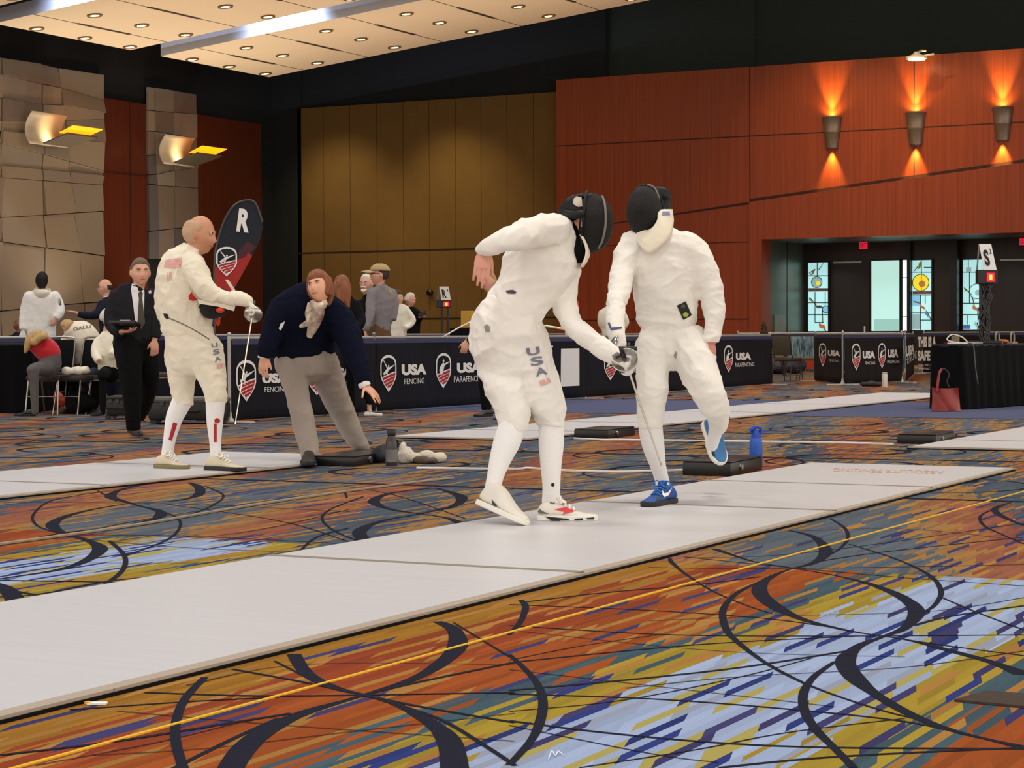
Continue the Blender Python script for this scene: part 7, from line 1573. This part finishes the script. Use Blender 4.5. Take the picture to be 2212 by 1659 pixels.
# navy top, far side of the barrier, bending
f = Fig(588, 880, 27.0, 'person in navy zip top with white stripes leaning behind the barrier')
f.wear('navy_top', mat('royal_navy_top', (30, 40, 84), .85), [([(590, 760, 15, 0, .8), (588, 730, 17, 0, .8), (588, 700, 18, 0, .8), (592, 682, 15, 0, .8), (595, 672, 9, 0, 1)], (.4, .3)), ([(577, 690, 8, 0), (573, 706, 7, 0), (571, 726, 6, 0)], (1, .2))], amp=.005, seed=60)
fp_ = floorpx(27, 590); legs(f, BLACK, (590, 755), [(584, fp_), (600, fp_)], (13, 10, 8))
f.head(597, 661, 30, 60, -10, 0, hair='crop', hairm=BR_H, thick=.012); f.body(SKIN)
s = MB(); s.prism([f.P(573, 684, -.12), f.P(580, 680, -.12), f.P(582, 683, -.12), f.P(575, 688, -.12)], FW*.01); s.build('white_stripe', PAPERW, f.root)
# long-haired woman in black in front of the barrier
f = Fig(748, 890, 24.6, 'long brown-haired person in black jacket standing behind the stooping official')
f.wear('jacket', BLACK, [([(752, 748, 28, 0, .7), (752, 720, 27, 0, .68), (752, 690, 28, 0, .66), (750, 665, 28, 0, .6), (746, 650, 20, 0, .65), (742, 642, 11, 0, 1)], (.4, .3)), ([(770, 660, 12, 0), (779, 682, 11, -.05), (778, 702, 10, -.15), (764, 708, 8, -.25)], (1, .2)), ([(730, 660, 11, 0), (722, 690, 10, 0), (722, 720, 8, -.05)], (1, .2))], amp=.009, scale=(8, 8, 8), seed=61)
f.wear('trousers', BLACK, [([(742, 745, 19, 0), (750, 800, 15, 0), (758, 875, 10, 0)], (1, .1)), ([(762, 745, 19, 0), (778, 800, 14, -.1), (797, 862, 9, -.15), (799, 872, 8.5, -.15)], (1, .1))], amp=.005, seed=62)
for L_, c_ in f.T([[(742, 648, 8), (740, 632, 8)], ([(797, 866, 5, -.15), (798, 888, 5, -.16)], (1, 1))]): loft(f.under, L_)
f.head(738, 620, 40, 150, 0, 0, hair='long', hairm=AU_H, thick=.018)
s = MB(); [loft(s, f.T([t])[0][0]) for t in ([(738, 608, 17, .0, .9), (744, 628, 16, -.05, .8), (749, 648, 9, -.08, .7), (753, 664, 4, -.09, .7)], [(730, 615, 12, -.04, .8), (734, 640, 10, -.08, .7), (736, 658, 5, -.1, .7)])]; o = s.build('hair_lock', AU_H, f.root); skinsmooth(o, .012, 2, .006, (36, 36, 8), 5)
f.body(SKIN); g1 = f.P(792, 893, -.15); g1.z = 0; f.shoe(g1+RI*-.03, g1+RI*.19-FWH*.04, mat('white_sandal', (206, 196, 184), .6), SOW, h=.06, size_w=.09); g2 = f.P(755, 889); g2.z = 0; f.shoe(g2, g2+RI*.1-FWH*.2, SHK, SOB, tongue=False, h=.08, size_w=.09)
# white-bearded man
f = Fig(792, 880, 27.4, 'white-bearded man with glasses and folded bare arm, behind the barrier')
f.wear('black_tshirt', BLACK, [([(796, 760, 18, 0, .75), (796, 720, 18, 0, .72), (796, 690, 20, 0, .7), (797, 660, 21, 0, .62), (796, 645, 16, 0, .65), (794, 636, 9, 0, 1)], (.4, .3)), ([(781, 655, 9, -.05), (778, 664, 8, -.1)], (1, .1))], amp=.006, seed=63)
fp_ = floorpx(27.4, 792); legs(f, CHAR, (796, 755), [(788, fp_), (804, fp_)], (14, 11, 8))
for t in ([(780, 655, 7.5, -.06), (774, 668, 7.5, -.12), (777, 684, 6.5, -.2), (790, 692, 5, -.28)], [(793, 640, 7), (792, 628, 7)]):
    for L_, c_ in f.T([t]): loft(f.under, L_)
L = f.head(791, 613, 40, -22, 0, 0, hair='short', hairm=WH_H, beard=mat('white_beard', (232, 224, 214), .85), thick=.012); f.body(SKIN)
s = MB(); [s.tube([L(sx*.031+.020*math.cos(t), .096, .008+.014*math.sin(t)) for t in [k*.52 for k in range(13)]], .0022, 5) for sx in (-1, 1)]; s.tube([L(-.011, .098, .010), L(.011, .098, .010)], .002, 5); s.build('glasses', CHROME, f.root)
# cap wearer
f = Fig(822, 880, 26.4, 'tall man in tan cap and grey long-sleeved shirt behind the barrier')
GS = mat('grey_jersey', (134, 126, 128), .9, var=.08, vscale=4); TANC = mat('tan_cap_cloth', (178, 152, 108), .9)
fj = f.wear('grey_shirt', GS, [([(818, 712, 27, 0, .72), (820, 695, 27, 0, .7), (824, 665, 29, 0, .68), (826, 642, 29, 0, .62), (824, 628, 22, 0, .64), (821, 618, 12, 0, 1)], (.4, .3)), ([(806, 632, 13, -.08), (801, 656, 12, -.12), (799, 682, 10.5, -.18), (793, 704, 8.5, -.22), (789, 714, 7, -.22)], (1, .15)), ([(846, 634, 12, .05), (851, 660, 11, .05), (848, 690, 9, 0)], (1, .2))], amp=.008, scale=(8, 8, 10), seed=64)
f.wear('trousers', mat('brown_trousers', (104, 74, 44), .9), [[(817, 706, 26, 0, .75), (817, 725, 27, 0, .75)], ([(806, 725, 16, 0), (807, 800, 12, 0), (808, 878, 9, 0)], (1, .1)), ([(830, 725, 16, 0), (832, 800, 12, 0), (834, 878, 9, 0)], (1, .1))], amp=.006, seed=65)
for L_, c_ in f.T([[(821, 624, 8.5), (822, 608, 8.5)]]): loft(f.under, L_)
f.hand(f.P(788, 714, -.22), Vector((0, 0, -1))+RI*.2, -RI, .18, curl=(30, 30, 30, 30), side=1)
L = f.head(820, 594, 47, -76, 2, 0, hair='short', hairm=BR_H, thick=.014); f.body(SKIN)
s = MB(); vs = []; n = 24; m = 8
for i in range(m+1):
    p = math.pi/2*i/m
    for j in range(n): t = 2*math.pi*j/n; vs.append(L(.094*math.cos(p)*math.sin(t), .112*math.cos(p)*math.cos(t)-.004, .046+.082*math.sin(p)))
s.add(vs, [(i*n+j, i*n+(j+1) % n, (i+1)*n+(j+1) % n, (i+1)*n+j) for i in range(m) for j in range(n)]+[tuple(range(n-1, -1, -1))]); cp = s.build('cap', TANC, f.root, smooth='all')
s = MB(); vs = []
for i in range(2):
    for j in range(11): t = -1+.2*j; vs.append(L(.088*math.sin(t*1.25)*(1-.12*i), (.10*math.cos(t*1.1)+.02)+.085*i*math.cos(t*.9), .052-.020*i-.02*abs(t)))
s.add(vs, [(j, j+1, 12+j, 11+j) for j in range(10)]); o = s.build('brim', TANC, cp, smooth='all'); md = o.modifiers.new('t', 'SOLIDIFY'); md.thickness = .006
s = MB(); s.tube([L(-.015, .099, .012), L(-.05, .09, .014), L(-.08, .01, .014)], .0026, 6); s.tube([L(-.031+.02*math.cos(t), .096, .008+.014*math.sin(t)) for t in [k*.52 for k in range(13)]], .0022, 5); s.build('glasses', BLACKP, f.root)
f.decal(fj, [([(838, 624), (846, 628), (848, 636), (841, 634)], [(0, 1, 2, 3)], 0)], [mat('faded_yellow_print', (150, 136, 84), .9)], 'back_print', sub=1)
# white jacket, green cap, hand on hip
f = Fig(860, 830, 33.5, 'fencer in cream with dark cap, hand on hip, beyond the cap wearer')
f.wear('jacket', CREAM, [([(858, 745, 20, 0, .7), (860, 715, 19, 0, .7), (862, 690, 20, 0, .68), (862, 670, 20, 0, .6), (860, 660, 13, 0, .7)], (.4, .3)), ([(876, 668, 9, 0), (886, 682, 8, .0), (892, 692, 7.5, 0), (884, 704, 6.5, -.05), (876, 708, 5.5, -.1)], (1, .2))], amp=.007, seed=66)
fp_ = floorpx(33.5, 858); legs(f, WHITE, (858, 742), [(850, fp_), (868, fp_)], (12, 9, 7))
f.head(859, 644, 31, 70, 0, 0, hair='crop', hairm=mat('dark_olive_cap', (72, 66, 48), .9), thick=.02, brow=False); f.body(SKIN)
# white-haired man in black suit reading a phone
f = Fig(890, 820, 37.0, 'white-haired man in black suit looking at a phone, far side of the barriers')
f.wear('suit_jacket', BLACK, [([(892, 740, 16, 0, .7), (892, 710, 16, 0, .7), (892, 685, 17, 0, .64), (888, 670, 13, 0, .7), (886, 664, 7, 0, 1)], (.4, .3)), ([(902, 676, 7.5, -.05), (906, 690, 6.5, -.1), (908, 684, 5, -.25)], (1, .2))], amp=.005, seed=67)
fp_ = floorpx(37, 890); legs(f, BLACK, (892, 736), [(886, fp_), (898, fp_)], (11, 8, 6))
f.hand(f.P(908, 683, -.26), Vector((0, 0, 1))*.5+RI*.7, -FW, .18, curl=(40, 40, 40, 40), side=1)
f.head(886, 648, 31, 62, -10, 0, hair='crop', hairm=WH_H, thick=.010); f.body(SKIN)
ph = W(913, 678, 36.7); s = MB(); s.bevbox(ph, (.15, .012, .075), .004, rot=Matrix.Rotation(YAW, 3, 'Z') @ Matrix.Rotation(-.4, 3, 'Y')); tag(s.build('phone', BLACKP), 'dark phone held by the white-haired man in black suit', 'phone')
# official behind the stooping fencer
f = Fig(1052, 903, 23.4, 'blond official in black standing behind the stooping fencer, mostly hidden')
f.wear('suit_jacket', BLACK, [([(1078, 770, 25, 0, .7), (1078, 730, 25, 0, .68), (1078, 690, 25, 0, .66), (1076, 660, 23, 0, .6), (1070, 645, 17, 0, .65), (1064, 636, 10, 0, 1)], (.4, .3)), ([(1060, 655, 11, 0), (1050, 690, 10.5, 0), (1026, 725, 8.5, -.05), (1010, 738, 7, -.06)], (1, .15)), ([(1094, 655, 11, 0), (1098, 690, 10, 0), (1096, 720, 8, 0)], (1, .2))], amp=.006, seed=68)
f.wear('trousers', BLACK, [([(1048, 765, 19, 0), (1048, 820, 15, 0), (1051, 885, 11, 0)], (1, .1)), ([(1066, 765, 19, 0), (1070, 820, 15, .1), (1074, 875, 11, .2)], (1, .1))], amp=.005, seed=69)
for L_, c_ in f.T([[(1064, 642, 8.5), (1058, 626, 8.5)]]): loft(f.under, L_)
f.hand(f.P(1008, 738, -.06), Vector((0, 0, -1))-RI*.3, -FW, .185, curl=(30, 34, 36, 38), side=1)
f.head(1055, 608, 44, -35, -4, 0, hair='short', hairm=BL_H, thick=.014); f.body(SKIN)
g1 = G(1062, 899); f.shoe(g1, g1-RI*.2-FWH*.16, SHK, SOB, tongue=False, h=.09, size_w=.10); g1 = G(1078, 893); f.shoe(g1, g1-RI*.15-FWH*.16, SHK, SOB, tongue=False, h=.09, size_w=.10)
# two fencers in cream beyond the sword hands
f = Fig(1240, 830, 33.0, 'fencer in cream with reddish head, just showing beyond the stooping fencer\'s arm')
f.wear('jacket', CREAM, [([(1238, 745, 18, 0, .7), (1238, 710, 18, 0, .7), (1238, 690, 19, 0, .66), (1238, 678, 14, 0, .7)], (.4, .3))], amp=.006, seed=70)
fp_ = floorpx(33, 1238); legs(f, WHITE, (1238, 742), [(1232, fp_), (1248, fp_)], (12, 9, 7))
f.head(1241, 663, 30, 160, 0, 0, hair='crop', hairm=mat('red_cap', (196, 60, 44), .8), thick=.012, eyes=False); f.body(SKIN)
f = Fig(1322, 830, 33.6, 'fencer in cream with hand on hip, seen beyond the sword hands')
f.wear('jacket', CREAM, [([(1322, 745, 20, 0, .7), (1321, 712, 22, 0, .7), (1320, 690, 27, 0, .64), (1321, 674, 25, 0, .6), (1322, 664, 14, 0, .7)], (.4, .3)), ([(1344, 676, 8, 0), (1350, 688, 7.5, 0), (1353, 696, 7, .0), (1347, 708, 6, 0), (1340, 714, 5.5, 0)], (1, .2)), ([(1300, 676, 8, 0), (1298, 695, 8, 0), (1304, 712, 6, 0)], (1, .2))], amp=.006, seed=71)
fp_ = floorpx(33.6, 1322); legs(f, WHITE, (1322, 742), [(1314, fp_), (1330, fp_)], (12, 9, 7))
f.head(1322, 646, 31, 150, 0, 0, hair='crop', hairm=GR_H, thick=.012, eyes=False); f.body(SKIN)
